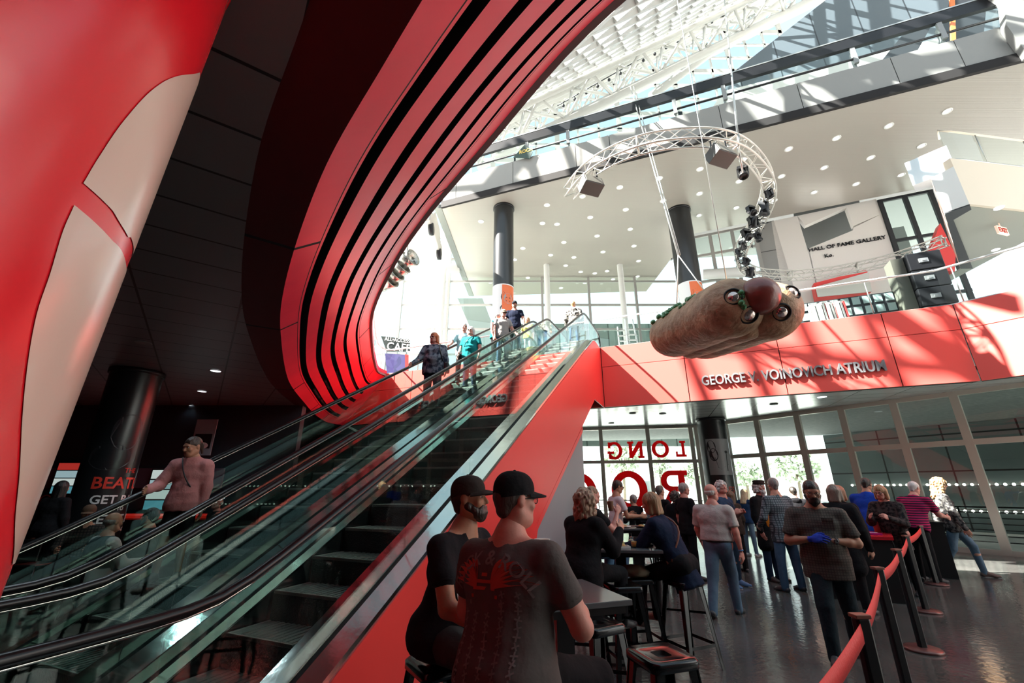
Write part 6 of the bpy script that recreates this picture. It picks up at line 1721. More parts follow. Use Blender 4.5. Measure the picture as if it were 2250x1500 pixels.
# ---- black stand with a red top and magazines
M_stand = mat('black_laminate', (.012, .012, .013), .35, spec=.5); M_redtop = mat('red_laminate', (.55, .02, .03), .25, spec=.5)
Bc = Vector((6.0, 7.35, 0)); ux = Vector((-.93, .37, 0)).normalized(); uy = Vector((.62, .78, 0)).normalized()
t = thing('host_stand', Bc, 'black reception stand with a red framed top beside the belt barrier', 'stand')
mb = MB(); mb.prism([Bc + ux * 0, Bc + ux * 1.0, Bc + ux * 1.0 + uy * 1.1, Bc + uy * 1.1], (0, 0, .88)); mb.build('cabinet', M_stand, t)
mb = MB(); mb.prism([v + Vector((0, 0, .885)) for v in (Bc - ux * .03 - uy * .03, Bc + ux * 1.05 - uy * .03, Bc + ux * 1.05 + uy * 1.13, Bc - ux * .03 + uy * 1.13)], (0, 0, .045)); mb.build('top', M_redtop, t)
mb = MB(); mb.prism([Bc - ux * .012 + uy * .06 + Vector((0, 0, .06)), Bc - ux * .012 + uy * 1.04 + Vector((0, 0, .06)), Bc - ux * .012 + uy * 1.04 + Vector((0, 0, .82)), Bc - ux * .012 + uy * .06 + Vector((0, 0, .82))], -ux * .01); mb.build('side_panel', mat('speckled_panel', (.05, .055, .05), .5, var=.5, vscale=80), t)
M_mag = mat('magenta_cover', (.45, .02, .22), .2, spec=.7)
for i in range(3):
    mb = MB(); c_ = Bc + ux * (.25 + .27 * i) + uy * .45; mb.box((c_.x, c_.y, .945 + .004 * i), (.22, .30, .02), X=ux); o = mb.build('magazine', M_mag, label='glossy magenta magazine on the red topped stand, %s' % ('nearest the belt', 'middle one', 'farthest left')[i], cat='magazine')
    mb = MB(); mb.box((c_.x, c_.y, .9565 + .004 * i), (.18, .06, .002), X=ux); mb.build('title_strip', M_cupw, o)
cup(Bc + ux * .15 + uy * .95 + Vector((0, 0, .93)), .20, .06, mat('snack_cup', (.6, .4, .3), .7), 'paper tub of snacks at the back of the red topped stand', fill=mat('snack', (.7, .45, .1), .7))
# counters near the right windows
for nm, x0, y0, w_, d_, h_, rz_, lab in (('counter', 8.35, 9.75, 1.0, .7, 1.02, -.5, 'black counter behind the belt barrier by the right windows'), ('counter', 7.35, 9.3, .8, .5, 1.05, -.4, 'black high ledge where people eat standing')):
    t = thing(nm, (x0, y0, 0), lab, 'counter', rz=rz_); mb = MB(); mb.box((0, 0, h_ / 2 - .02), (w_, d_, h_ - .04)); mb.build('body', M_stand, t, world=False); mb = MB(); mb.box((0, 0, h_ - .02), (w_ + .06, d_ + .06, .04)); mb.build('worktop', M_black, t, world=False)
# ================================================================ FILM POSTERS ROUND THE COLUMNS
def wrapcol(cx_, cy_, r, th0, z0, pts2, mb, mi, dr=.004):
    """flat outline (s, h) laid round a column; s metres to the right of th0 as seen from outside"""
    mb.add([(cx_ + (r + dr) * math.cos(th0 + s_ / r), cy_ + (r + dr) * math.sin(th0 + s_ / r), z0 + h_) for s_, h_ in pts2], [tuple(range(len(pts2)))], mi)
def wraprect(cx_, cy_, r, th0, s0, s1, z0, z1, mb, mi, dr=.004, n=14):
    rows = [[(cx_ + (r + dr) * math.cos(th0 + (s0 + (s1 - s0) * k / n) / r), cy_ + (r + dr) * math.sin(th0 + (s0 + (s1 - s0) * k / n) / r), z) for k in range(n + 1)] for z in (z0, z1)]
    mb.grid(rows, mi)
def wraptext(parent, cx_, cy_, r, th0, z, body, size, m, nm='lettering', dr=.009):
    mb = MB(); text_mb(mb, body, size, None, warp=lambda v: Vector((cx_ + (r + dr) * math.cos(th0 + v.x / r), cy_ + (r + dr) * math.sin(th0 + v.x / r), z + v.y)), depth=.0, align='CENTER', bold=size * .02)
    mb.build(nm, m, parent)
def disc2(cx2, cy2, rx, ry, n=20, a0=0, a1=360): return [(cx2 + rx * math.cos(math.radians(a0 + (a1 - a0) * i / n)), cy2 + ry * math.sin(math.radians(a0 + (a1 - a0) * i / n))) for i in range(n)]
M_photo = mat('poster_light', (.36, .36, .38), .35); M_pdark = mat('poster_dark', (.02, .02, .025), .35); M_pskin = mat('poster_grey', (.32, .32, .33), .35); M_pred = mat('poster_red', (.55, .03, .02), .4); M_porange = mat('poster_orange', (.75, .16, .05), .4); M_ptext = mat('poster_white', (.8, .8, .8), .4)
def face_pic(mb, C, s0, z0, sc, seed):
    """generic long-haired head: hair, face, eyes, moustache"""
    cx_, cy_, r, th = C
    W_ = lambda pts, mi, dr: wrapcol(cx_, cy_, r, th, z0, [(s0 + a * sc, b * sc) for a, b in pts], mb, mi, dr)
    W_(disc2(0, .08, .42, .46), 2, .006); W_(disc2(0, 0, .26, .34), 3, .008); W_([(-.30, .18), (.28, .18), (.2, .36), (-.22, .36)], 2, .010)
    W_(disc2(-.10, .05, .05, .025, 10), 2, .011); W_(disc2(.10, .05, .05, .025, 10), 2, .011); W_([(-.12, -.14), (.12, -.14), (.14, -.19), (-.14, -.19)], 2, .011); W_(disc2(0, -.62, .48, .28), 2, .006)
# column by the lower windows
thc = math.atan2(-CY, -CX)
t = thing('column_poster', (CX, CY, 1.0), 'film poster wrapped on the lower black column with a musician at a microphone', 'poster')
mb = MB(); r = .53
wraprect(CX, CY, r, thc, -.30, .64, 2.15, 3.5, mb, 0, .003)
C_ = (CX, CY, r, thc)
W_ = lambda pts, mi, dr: wrapcol(CX, CY, r, thc, 0, pts, mb, mi, dr)
W_([(-.31, 2.14), (.64, 2.14), (.64, 2.35), (.45, 2.55), (.28, 2.45), (.16, 2.35), (.05, 2.42), (-.02, 2.8), (-.31, 2.9)], 1, .006)
W_(disc2(-.12, 3.2, .17, .24), 1, .006); W_(disc2(-.06, 2.9, .16, .24), 1, .007); W_([(.0, 2.55), (.03, 2.6), (.42, 2.95), (.38, 2.98)], 1, .007); W_(disc2(.42, 3.0, .07, .05), 1, .008); W_([(.36, 2.3), (.40, 2.3), (.44, 2.95), (.40, 2.95)], 1, .007)
mb.build('picture', [M_photo, M_pdark], t)
wraptext(t, CX, CY, r, thc, 1.82, 'THE', .14, M_pred); wraptext(t, CX, CY, r, thc, 1.52, 'BEATLES', .30, M_pred)
wraptext(t, CX, CY, r, thc, 1.22, 'GET BACK', .22, M_ptext); wraptext(t, CX, CY, r, thc, 1.08, 'TO', .11, M_ptext); wraptext(t, CX, CY, r, thc, .84, 'LET IT BE', .22, M_ptext)
# portraits on the column at the top of the escalators
th1 = math.atan2(-colpos.y, -colpos.x); t = thing('column_poster', (colpos.x, colpos.y, ZT), 'poster of two musicians on the tall black column at the escalator top', 'poster')
mb = MB(); r = .47
wraprect(colpos.x, colpos.y, r, th1, -.66, .66, ZT + 1.0, ZT + 4.15, mb, 0, .003); wraprect(colpos.x, colpos.y, r, th1, -.05, .62, ZT + 2.75, ZT + 4.1, mb, 1, .005); wraprect(colpos.x, colpos.y, r, th1, -.05, .62, ZT + 1.15, ZT + 2.65, mb, 0, .005)
wraprect(colpos.x, colpos.y, r, th1, -.66, .66, ZT, ZT + 1.0, mb, 2, .004)
face_pic(mb, (colpos.x, colpos.y, r, th1), .22, ZT + 3.45, .75, 0); face_pic(mb, (colpos.x, colpos.y, r, th1), .22, ZT + 1.95, .75, 1)
mb.build('picture', [M_ptext, M_porange, M_pdark, M_pskin], t); wraptext(t, colpos.x, colpos.y, r, th1, ZT + .25, 'BEATLES', .34, M_pred)
# far column behind the hot dog
t = thing('column_poster', (CX, CY, ZT), 'poster of two musicians on the column behind the hot dog', 'poster'); mb = MB(); r = .53
wraprect(CX, CY, r, thc, -.68, .68, ZT + 1.3, ZT + 4.4, mb, 0, .003); wraprect(CX, CY, r, thc, .0, .66, ZT + 2.9, ZT + 4.35, mb, 1, .005)
face_pic(mb, (CX, CY, r, thc), .3, ZT + 3.6, .75, 2); face_pic(mb, (CX, CY, r, thc), .3, ZT + 2.1, .75, 3); mb.build('picture', [M_ptext, M_porange, M_pdark, M_pskin], t)
# column in the dark left area
lx, ly = -8.27, 9.07; thl = math.atan2(-ly, -lx); t = thing('column_poster', (lx, ly, 0), 'dark film poster with red and white lettering on the left column', 'poster'); r = .455
mb = MB(); wrapcol(lx, ly, r, thl, 0, disc2(.12, 2.75, .26, .36), mb, 0, .004); wrapcol(lx, ly, r, thl, 0, disc2(-.05, 2.25, .35, .25), mb, 0, .004); mb.build('picture', [mat('poster_ghost', (.03, .03, .035), .3)], t)
wraptext(t, lx, ly, r, thl + .8, 1.96, 'THE', .13, M_pred); wraptext(t, lx, ly, r, thl + .8, 1.66, 'BEATLES', .30, mat('poster_red_bright', (.75, .05, .03), .4)); wraptext(t, lx, ly, r, thl + .8, 1.38, 'GET BACK', .22, M_ptext); wraptext(t, lx, ly, r, thl + .8, 1.25, 'TO', .10, M_ptext)
wraptext(t, lx, ly, r, thl + .8, 1.02, 'LET IT BE', .22, M_ptext); wraptext(t, lx, ly, r, thl + .8, .86, 'STREAMING', .10, M_ptext)
# ================================================================ DARK LEFT AREA
mb = MB(); mb.box((-11.5, 13.2, 2.05), (10, .25, 4.1)); struct('wall_back', mb, mat('slate_blue_wall', (.03, .045, .06), .5))['label'] = 'dark blue grey wall behind the left column'
mb = MB(); mb.box((-11.2, 13.0, 1.95), (5.5, .06, .55)); mb.build('menu_rail', mat('mauve_rail', (.16, .12, .17), .5), label='mauve strip above the menu screens', cat='panel')
def screen(x, y, w_, h_, lab, cols):
    q = at(x, y, Y=12.9); t = thing('menu_screen', q, lab, 'screen')
    mb = MB(); mb.box(q, (w_, .06, h_)); mb.build('bezel', M_black, t)
    for i in range(4):
        mb = MB(); mb.box(q + Vector((0, -.034, h_ * (.36 - .24 * i))), (w_ * .94, .005, h_ * .21)); mb.build('menu_picture', cols[i % len(cols)], t)
MS = [mat('scr_red', (.3, .02, .02), .4, emit=(.55, .04, .03), es=.6), mat('scr_grey', (.3, .4, .42), .4, emit=(.30, .45, .48), es=.8), mat('scr_pale', (.4, .5, .5), .4, emit=(.55, .65, .62), es=.8), mat('scr_teal', (.1, .3, .35), .4, emit=(.08, .28, .34), es=.8)]
screen(158, 1050, 1.0, .9, 'lit menu screen left of the dark column', MS); screen(363, 1075, 1.0, 1.15, 'lit menu screen just left of the girl in pink', [MS[2], MS[1], MS[2], MS[3]]); screen(420, 1078, .8, 1.0, 'lit menu screen behind the girl in pink', [MS[1], MS[2]])
q = at(448, 960, Y=12.85); t = thing('wall_poster', q, 'white framed poster with a car on the dark left wall', 'poster'); mb = MB(); mb.box(q, (.62, .03, 1.05)); mb.build('sheet', mat('poster_blue', (.35, .45, .52), .5), t); mb = MB(); mb.box(q + Vector((0, -.02, -.12)), (.5, .01, .42)); mb.build('picture', M_pdark, t)
mb = MB(); mb.ell(q + Vector((0, -.03, -.25)), (.2, .01, .1)); mb.build('car_print', M_ptext, t)
t = thing('bar_counter', (-9.2, 8.0, 0), 'long bar counter with a red lit edge in the dark left area', 'counter')
mb = MB(); mb.box((-9.6, 10.6, .5), (7.5, .7, 1.0)); mb.build('body', M_stand, t); mb = MB(); mb.box((-9.6, 10.6, 1.06), (7.7, .9, .05)); mb.build('worktop', mat('red_edge', (.7, .02, .01), .4, emit=(.8, .02, .01), es=.35), t)
for i, (x, y) in enumerate(((474, 814), (444, 859), (424, 891), (620, 914), (315, 752))):
    q = at(x, y, z=4.1); mb = MB(); mb.lathe([(.001, -.004), (.10, -.004)], n=18, mi=1); mb.lathe([(.10, 0), (.12, -.012), (.13, .0)], n=18)
    o = mb.build('downlight', [M_grey, M_down if i < 4 else M_grey], label='round downlight in the dark left ceiling, ' + ('brightest, nearest of three in a row', 'second of three in a row', 'third of three in a row', 'far one by the red curve', 'unlit, above the left column')[i], cat='light'); o.location = (q.x, q.y, 4.094)
for i, (x, y) in enumerate(((474, 814), (444, 859), (424, 891), (620, 914), (315, 752), (250, 640), (420, 600), (380, 760))):  # beams of the lit downlights; the others are added fill with no lit fitting
    q = at(x, y, z=4.1); ld = bpy.data.lights.new('downlight_and_fill_beam', 'SPOT'); ld.energy = 45; ld.spot_size = 2.3; ld.spot_blend = .8; ld.color = (.75, .9, 1.0); ld.shadow_soft_size = .1
    lo_ = bpy.data.objects.new('downlight_and_fill_beam', ld); lo_.location = (q.x, q.y, 4.06); COL.objects.link(lo_)
for i, (x, y) in enumerate(((1456, 908), (1343, 929), (1700, 887), (1390, 907))):
    q = at(x, y, z=ZC); mb = MB(); mb.lathe([(.001, -.004), (.09, -.004), (.12, -.02), (.13, 0)], n=18); o = mb.build('ceiling_speaker', M_black, label='small dark round fitting in the tiled ceiling, ' + ('middle', 'left', 'right', 'far left')[i], cat='fitting'); o.location = (q.x, q.y, ZC - .006)
q = at(1806, 872, z=ZC); mb = MB(); mb.lathe([(.001, -.004), (.10, -.004), (.13, 0)], n=18); o = mb.build('downlight', M_down, label='lit downlight in the tiled ceiling under the red letters', cat='light'); o.location = (q.x, q.y, ZC - .006)
M_table2 = M_stand
t = thing('cafe_table', (-5.0, 6.6, 0), 'low dark cafe table where the older men sit behind the escalator', 'table'); mb = MB(); mb.box((-4.95, 6.75, .73), (1.5, .7, .04)); mb.build('table_top', M_stand, t); mb = MB(); mb.box((-4.95, 6.75, .36), (.1, .1, .7)); mb.build('post', M_black, t)
def chair(loc, rz, lab):
    t = thing('cafe_chair', loc, lab, 'chair', rz=rz); mb = MB(); mb.box((0, 0, .45), (.42, .42, .03)); mb.build('seat', M_stand, t, world=False, bevel=.01); mb = MB(); mb.box((0, -.20, .68), (.40, .03, .34)); mb.build('backrest', M_stand, t, world=False, bevel=.01)
    for a in (-.18, .18):
        for b in (-.18, .18): mb = MB(); mb.tube([(a, b, 0), (a, b, .44)], .014, 6); mb.build('leg', M_black, t, world=False)
# ================================================================ THE PEOPLE
def hx(x, Y, y=1060): r_ = ray(x, y); return r_.x / r_.y * Y
def top_z(x, y, Y): r_ = ray(x, y); return CZ + Y / r_.y * r_.z
F = fabric
F_black = F('black', (.012, .012, .014)); F_navy = F('navy', (.012, .02, .045)); F_jean = F('jeans', (.06, .12, .20), var=.3, vscale=3); F_jean2 = F('jeans_dark', (.02, .04, .08), var=.3, vscale=3); F_char = F('charcoal', (.10, .095, .095)); F_teal = F('teal', (.01, .22, .23))
STAND = ((-.07, .04, -1), (-.03, -.04, -1)); STANDR = ((.07, .0, -1), (.03, 0, -1))
# --- two men in front
def tee_print_grey(t, P):
    s, f = P['s'], P['f']; T, sx, fy = P['T'], P['sx'], P['fy']
    mr_, mg = mat('print_red', (.42, .05, .03), .7), mat('print_grey', (.17, .15, .15), .8)
    tee = next(o for o in bpy.data.objects if o.parent == t and o.name.startswith('t_shirt'))
    from mathutils.bvhtree import BVHTree
    bv = BVHTree.FromPolygons([v.co for v in tee.data.vertices], [tuple(p.vertices) for p in tee.data.polygons])
    O = Vector(P['chest'] - T * .01 - sx * .035); X = Vector(sx); Z = Vector(T); D = Vector(fy)
    def put(v):
        q = O + X * v[0] * 1.3 + Z * v[1] * 1.3 - D * .6
        loc, n, i, d_ = bv.ray_cast(q, D)
        return loc + n * .0035 if loc is not None else q + D * .45
    def shape(mb, poly, mi=0):
        mb.add([put(v) for v in poly], [tuple(range(len(poly)))], mi)
    mb = MB(); tmp = MB(); text_mb(tmp, 'ROCK & ROLL', .062, Matrix.Identity(4), depth=0, align='CENTER', bold=.001)
    Rr = .20
    o = len(mb.v); mb.v += [tuple(put((math.sin(v[0] / Rr) * (Rr + v[1]) , math.cos(v[0] / Rr) * (Rr + v[1]) - Rr + .07))) for v in tmp.v]; 
    for f_ in tmp.f: mb.f.append([o + i for i in f_]); mb.m.append(1); mb.s.append(False)
    for q in (-1, 1):                                   # wings of pointed feathers
        for k in range(7):
            a = math.radians(8 + k * 11); L = .155 - .008 * k; base = (q * .03, .0 + .004 * k)
            tip = (q * (.03 + L * math.cos(a)), L * math.sin(a) * .85); w = .008; nx, nz = -math.sin(a) * w * q, math.cos(a) * w
            N_ = 5; up_ = []; dn_ = []
            for i in range(N_ + 1):
                g = i / N_; ww = math.sin(PI * min(1, g * .9 + .08)); x_ = base[0] + (tip[0] - base[0]) * g; z_ = base[1] + (tip[1] - base[1]) * g + .01 * math.sin(PI * g); up_.append((x_ + nx * ww, z_ + nz * ww)); dn_.append((x_ - nx * ww, z_ - nz * ww))
            shape(mb, up_ + dn_[::-1], 0)
    for z_, w_ in ((.035, .012), (.015, .03), (-.005, .045), (-.028, .055)): shape(mb, [(-w_, z_), (w_, z_), (w_, z_ + .010), (-w_, z_ + .010)], 0)
    shape(mb, [(-.07, -.05), (.07, -.05), (.07, -.036), (-.07, -.036)], 1)
    mb.build('back_print', [mr_, mg], t, world=False)
    mb = MB(); rnd = random.Random(5)
    for c in range(5):
        x0 = -.085 + c * .048; n_ = 9 + (c % 2) * 3 + (6 if c > 2 else 0)
        for k in range(n_):
            zz_ = (-.075 + (.06 if c > 2 else 0)) - k * .022 + rnd.uniform(-.002, .002); ang = rnd.uniform(-.5, .5)
            for j in range(2):
                a = ang + j * 1.5; dx, dz = math.cos(a) * .011, math.sin(a) * .011; px_, pz_ = -dz * .22, dx * .22
                shape(mb, [(x0 + c * .004 - dx - px_, zz_ - dz - pz_), (x0 + c * .004 + dx - px_, zz_ + dz - pz_), (x0 + c * .004 + dx + px_, zz_ + dz + pz_), (x0 + c * .004 - dx + px_, zz_ - dz + pz_)], 0)
    mb.build('name_list_print', [mg], t, world=False, kind='stuff')
person('big man seen from behind, grey t-shirt with a red winged print, black cap', (-.02, 2.14, 0), -34, H=1.77, sit=.90, torso=(-.05, .10, 1), look=(-24, -3), fat=1.25, belly=.6, skin='pink',
       armR=((.42, .25, -1), (-.62, .95, .35)), armL=((-.35, .3, -1), (.5, 1, .1)), legL=((-.3, 1, -.18), (-.05, .05, -1)), legR=((.35, 1, -.18), (.05, .05, -1)), top=('tee', F('grey_tee', (.105, .095, .092), bump=.5)), bottom=('trousers', F_black),
       hair=('crop', (.05, .03, .025)), hat=('cap', (.012, .013, .015)), vox=.0105, extra=tee_print_grey, beard=None, fold=.011, glasses='clear', curl=.7)
def tee_print_black(t, P):
    s = P['s']; T, sx, fy = P['T'], P['sx'], P['fy']
    mw, my = mat('print_white', (.62, .62, .6), .7), mat('print_yellow', (.75, .55, .03), .6)
    tee = next(o for o in bpy.data.objects if o.parent == t and o.name.startswith('t_shirt'))
    from mathutils.bvhtree import BVHTree
    bv = BVHTree.FromPolygons([v.co for v in tee.data.vertices], [tuple(p.vertices) for p in tee.data.polygons])
    O = Vector(P['chest']); X = Vector(sx); Z = Vector(T); D = Vector(fy)
    def put(v):
        q = O + X * v[0] + Z * v[1] + D * .6; loc, n, i, d_ = bv.ray_cast(q, -D)
        return loc + n * .003 if loc is not None else q - D * .45
    mb = MB()
    for x0, strokes in ((-.10, [((0, 0), (0, .11)), ((0, .05), (.05, .11)), ((.0, .05), (.05, 0))]), (-.03, [((.0, 0), (.0, .11))]), (.01, [((0, 0), (0, .11)), ((0, .11), (.05, 0)), ((.05, 0), (.05, .11))]), (.085, [((0, .11), (.05, .09)), ((0, .11), (0, 0)), ((0, .02), (.05, 0))])):
        for (a, b) in strokes:
            a = Vector((x0 + a[0], a[1] - .01)); b = Vector((x0 + b[0], b[1] - .01)); d_ = (b - a).normalized() * .0; n_ = Vector((-(b - a).normalized().y, (b - a).normalized().x)) * .010
            mb.add([put(a + n_), put(b + n_), put(b - n_), put(a - n_)], [(0, 1, 2, 3)])
    for x0 in (-.08, -.02, .045, .1):
        mb.add([put(v) for v in disc2(x0, -.055, .022, .028, 14)], [tuple(range(14))]); mb.add([put(v) for v in [(x0 - .022, -.16), (x0 + .022, -.16), (x0 + .03, -.09), (x0 - .03, -.09)]], [(0, 1, 2, 3)])
    mb.build('chest_print', [mw], t, world=False)
    mb = MB(); e = P['chest'] + fy * .165 * s - T * .13 * s; mb.box(Vector(e - T * .06), (.055, .01, .11), X=X, Z=Z); mb.build('yellow_badge', my, t, world=False)
    lanyard(P, t, my)
person('bearded man in a black t-shirt and dark cap on a stool by the red wall', (-.38, 2.80, 0), 242, H=1.80, sit=.89, torso=(0, .20, 1), look=(14, 3), fat=1.12, belly=.3, skin='tan',
       armL=((-.22, .42, -1), (.45, .85, -.35)), armR=((.22, .42, -1), (-.35, .9, -.30)), legL=((-.25, 1, -.15), (-.05, .0, -1)), legR=((.25, 1, -.15), (.05, .0, -1)), top=('tee', F('black_tee', (.014, .014, .017))), bottom=('trousers', F('dark_grey_trouser', (.05, .055, .055))),
       hair=('crop', (.04, .025, .02)), beard=(.012, (.035, .022, .018)), hat=('cap', (.035, .03, .028)), vox=.0105, extra=tee_print_black, fold=.010)
t = thing('paper_cup', (.17, 2.62, 1.27), 'white paper cup held up beyond the shoulder of the man in the grey t-shirt', 'cup'); mb = MB(); mb.lathe([(.001, 0), (.032, 0), (.043, .11), (.046, .113), (.041, .11), (.03, .006), (.001, .006)], n=24); mb.build('cup_wall', M_cupw, t, world=False)
# --- middle table
SITL = ((-.25, 1, -.12), (-.05, -.15, -1)); SITR = ((.25, 1, -.12), (.05, -.15, -1))
person('woman with curly grey-brown hair in a black jacket eating at the middle table', (.70, 4.72, 0), -48, H=1.66, sit=.88, torso=(0, .16, 1), look=(-8, 0), female=True, fat=1.15, skin='fair',
       armR=((.35, .5, -1), (-.1, .75, .8)), armL=((-.3, .6, -1), (.3, 1, -.05)), legL=SITL, legR=SITR, top=('jacket', F_black), bottom=('trousers', F_black), hair=('curly', (.30, .20, .13)), glasses='clear', vox=.013)
person('woman in a black printed t-shirt drinking from a paper cup, hair tied back', (1.02, 6.15, 0), -72, H=1.70, sit=.90, torso=(0, .12, 1), look=(0, 2), female=True, fat=1.1, skin='pink',
       armR=((.2, .75, -.8), (-.3, .55, 1)), armL=((-.25, .5, -1), (.1, 1, -.1)), legL=SITL, legR=SITR, top=('tee', F_black), bottom=('trousers', F_jean), hair=('ponytail', (.22, .13, .07)), vox=.013)
q = Vector((1.33, 6.13, 1.37)); cup(q, .12, .042, M_cup, 'brown paper cup held at the mouth of the woman with tied back hair')
def cardi(t, P): strap(P, 1, -1, mat('tan_strap', (.20, .07, .04), .6), t, .010)
person('woman with streaked blond bob in a long navy cardigan leaning over the middle table', (1.78, 5.0, 0), 46, H=1.68, sit=.88, torso=(.02, .45, 1), look=(10, -12), female=True, fat=1.12, skin='fair',
       armL=((-.2, .75, -1), (.35, .9, -.10)), armR=((.2, .7, -1), (-.55, .9, -.05)), legL=((-.15, 1, -.3), (-.05, .1, -1)), legR=((.15, 1, -.3), (.05, .0, -1)), top=('cardigan', F_navy), bottom=('trousers', F_black), hair=('bob', (.30, .18, .085)), shoes=(.35, .30, .25), vox=.013, extra=cardi, toe=.3)
# --- standing and walking, left to right
def stand(label, x, ytop, Y, face, **k):
    X = hx(x, Y, ytop); H = top_z(x, ytop, Y) / .995
    H = max(1.45, min(1.96, H)); k.setdefault('vox', .016)
    return person(label, (X, Y, 0), face, H=H, **k)
stand('man in a white t-shirt and jeans standing by the big letter O', 1345, 1053, 8.9, -78, torso=(0, .1, 1), look=(0, -14), armR=((.15, .35, -1), (0, 1, .0)), armL=((-.15, .35, -1), (0, 1, 0)), top=('tee', F('white', (.62, .62, .64))), bottom=('trousers', F_jean), hair=('short', (.02, .015, .012)), glasses='dark', skin='tan')
person('seated man in a dark jacket with grey hair below the letter O', (3.05, 11.3, 0), 30, H=1.7, sit=.72, top=('jacket', F_black), bottom=('trousers', F_black), hair=('short', (.35, .34, .33)), armL=((-.2, .5, -1), (.2, 1, 0)), armR=((.2, .5, -1), (-.2, 1, 0)), legL=SITL, legR=SITR, vox=.018)
person('seated long-haired woman in grey below the letter O, facing the dark jacket', (3.42, 11.2, 0), 70, H=1.66, sit=.72, female=True, top=('jacket', F('grey_blue', (.09, .10, .13))), bottom=('trousers', F_black), hair=('long', (.03, .02, .015)), armL=((-.2, .5, -1), (.2, 1, 0)), armR=((.2, .5, -1), (-.2, 1, 0)), legL=SITL, legR=SITR, vox=.018)
for i, (x, y) in enumerate(((3.05, 11.3), (3.42, 11.2))): dup(st0, (x, y, 0), .3, ('bar stool under the seated man in the dark jacket far back', 'bar stool under the seated long-haired woman far back')[i], scale=(1, 1, .84))
stand('man in a black top in front of the window, facing right between the letters', 1447, 1066, 10.2, -60, top=('long', F_black), bottom=('trousers', F_black), hair=('short', (.10, .09, .08)))
stand('person in black with a blue flowered skirt half hidden in front of the letter R', 1482, 1078, 9.6, -30, female=True, top=('jacket', F_black), bottom=('wide', pattern_mat('flower_skirt', 'blotch', (.02, .05, .12), (.6, .65, .7), 3)), hair=('volume', (.05, .04, .035)))
stand('grey-haired man in a black shirt beside the letter R, looking right', 1499, 1060, 9.2, -75, top=('shirt', F_black), bottom=('trousers', F_black), hair=('short', (.30, .29, .28)), skin='pink')
def belt_wrist(t, P):
    s = P['s']; mb = MB(); mb.tube([Vector(P['pel'] + P['T'] * .040 * s + P['sx'] * math.cos(a) * (.070 + .108 * P['f']) * s + P['fy'] * math.sin(a) * (.012 + .100 * P['f']) * s) for a in [2 * PI * k / 28 for k in range(28)]], .018, 6, closed=True, flat=.5); mb.build('belt', M_pdark, t, world=False)
    w = P['A'][1][2]; e = P['A'][1][1]; d_ = nrm_(w - e); mb = MB(); mb.lathe([(.031, -.008), (.034, -.008), (.034, .008), (.031, .008)], c=Vector(w - d_ * .02), n=16, axis=Vector(d_)); mb.build('wristband', mat('blue_band', (.1, .3, .6), .5), t, world=False)
stand('bald man from behind in a cream short-sleeved shirt and jeans walking away', 1556, 1057, 6.75, -38, fat=1.22, belly=.5, torso=(0, .04, 1), look=(-25, 2), armR=((.22, -.12, -1), (.10, .12, -1)), armL=((-.2, .2, -1), (.1, .5, -1)), legL=((-.04, -.22, -1), (-.02, -.5, -1)), legR=((.04, .42, -1), (.02, .05, -1)),
      top=('shirt', F('cream', (.50, .46, .43), bump=.6)), bottom=('trousers', F('jeans_mid', (.10, .16, .23), var=.3, vscale=3, bump=.6)), hair=('bald', (.5, .48, .46)), skin='pink', hem=.04, extra=belt_wrist, vox=.012, fold=.010)
def lany(t, P): lanyard(P, t, M_pdark)
stand('white-haired woman in a navy t-shirt and jeans with folded hands by the poster column', 1581, 1054, 8.6, 215, female=True, fat=1.18, look=(-25, 3), armL=((-.2, .15, -1), (.55, 1, .45)), armR=((.2, .15, -1), (-.55, 1, .45)), legL=STAND, legR=STANDR, top=('tee', F('navy_tee', (.03, .055, .11))), bottom=('leggings', F('jeans_slim', (.04, .075, .115))), hair=('volume', (.62, .60, .57)), shoes=(.10, .22, .42), skin='pink', extra=lany, vox=.013)
stand('brown-haired woman mostly hidden behind the white-haired woman', 1603, 1078, 10.0, 20, female=True, top=('jacket', F('brown_dark', (.04, .03, .025))), bottom=('trousers', F_black), hair=('long', (.16, .09, .05)))
stand('slim blond woman in a navy top and jeans far back, bent over her phone', 1629, 1073, 12.2, -55, female=True, torso=(0, .12, 1), look=(0, -18), armR=((.15, .4, -1), (-.2, 1, .1)), armL=((-.15, .4, -1), (.2, 1, .1)), top=('long', F('navy_knit', (.02, .05, .12))), bottom=('leggings', F('jeans_pale', (.12, .20, .28))), hair=('long', (.55, .42, .26)), shoes=(.5, .5, .5), fat=.92)
def orange_hem(t, P):
    s = P['s']; H_ = Sdf(); H_.cap(P['pel'] + P['T'] * .05 + P['fy'] * .02, P['chest'] + P['fy'] * .03, .135 * s, .13 * s, k=.03, flat=(P['fy'], .8)); H_.cut(P['pel'] - P['T'] * .04, -P['T']); V, Q = H_.mesh(.014); V = V + P['fy'] * .045; sdf_obj('orange_shirt', [(V, Q, 0)], t, F('orange', (.75, .22, .02)))
stand('old man with long white beard and sailor cap in a black coat over orange', 1664, 1056, 9.1, 207, look=(-12, 0), top=('coat', F_black), bottom=('trousers', F_jean2), hair=('volume', (.66, .64, .62)), beard=(.10, (.66, .64, .62)), hat=('sailor', (.035, .022, .02)), skin='pink', extra=orange_hem, shoes=(.06, .05, .045), armL=((-.15, .1, -1), (.3, .6, -1)), armR=((.2, .0, -1), (0, .3, -1)), vox=.013)
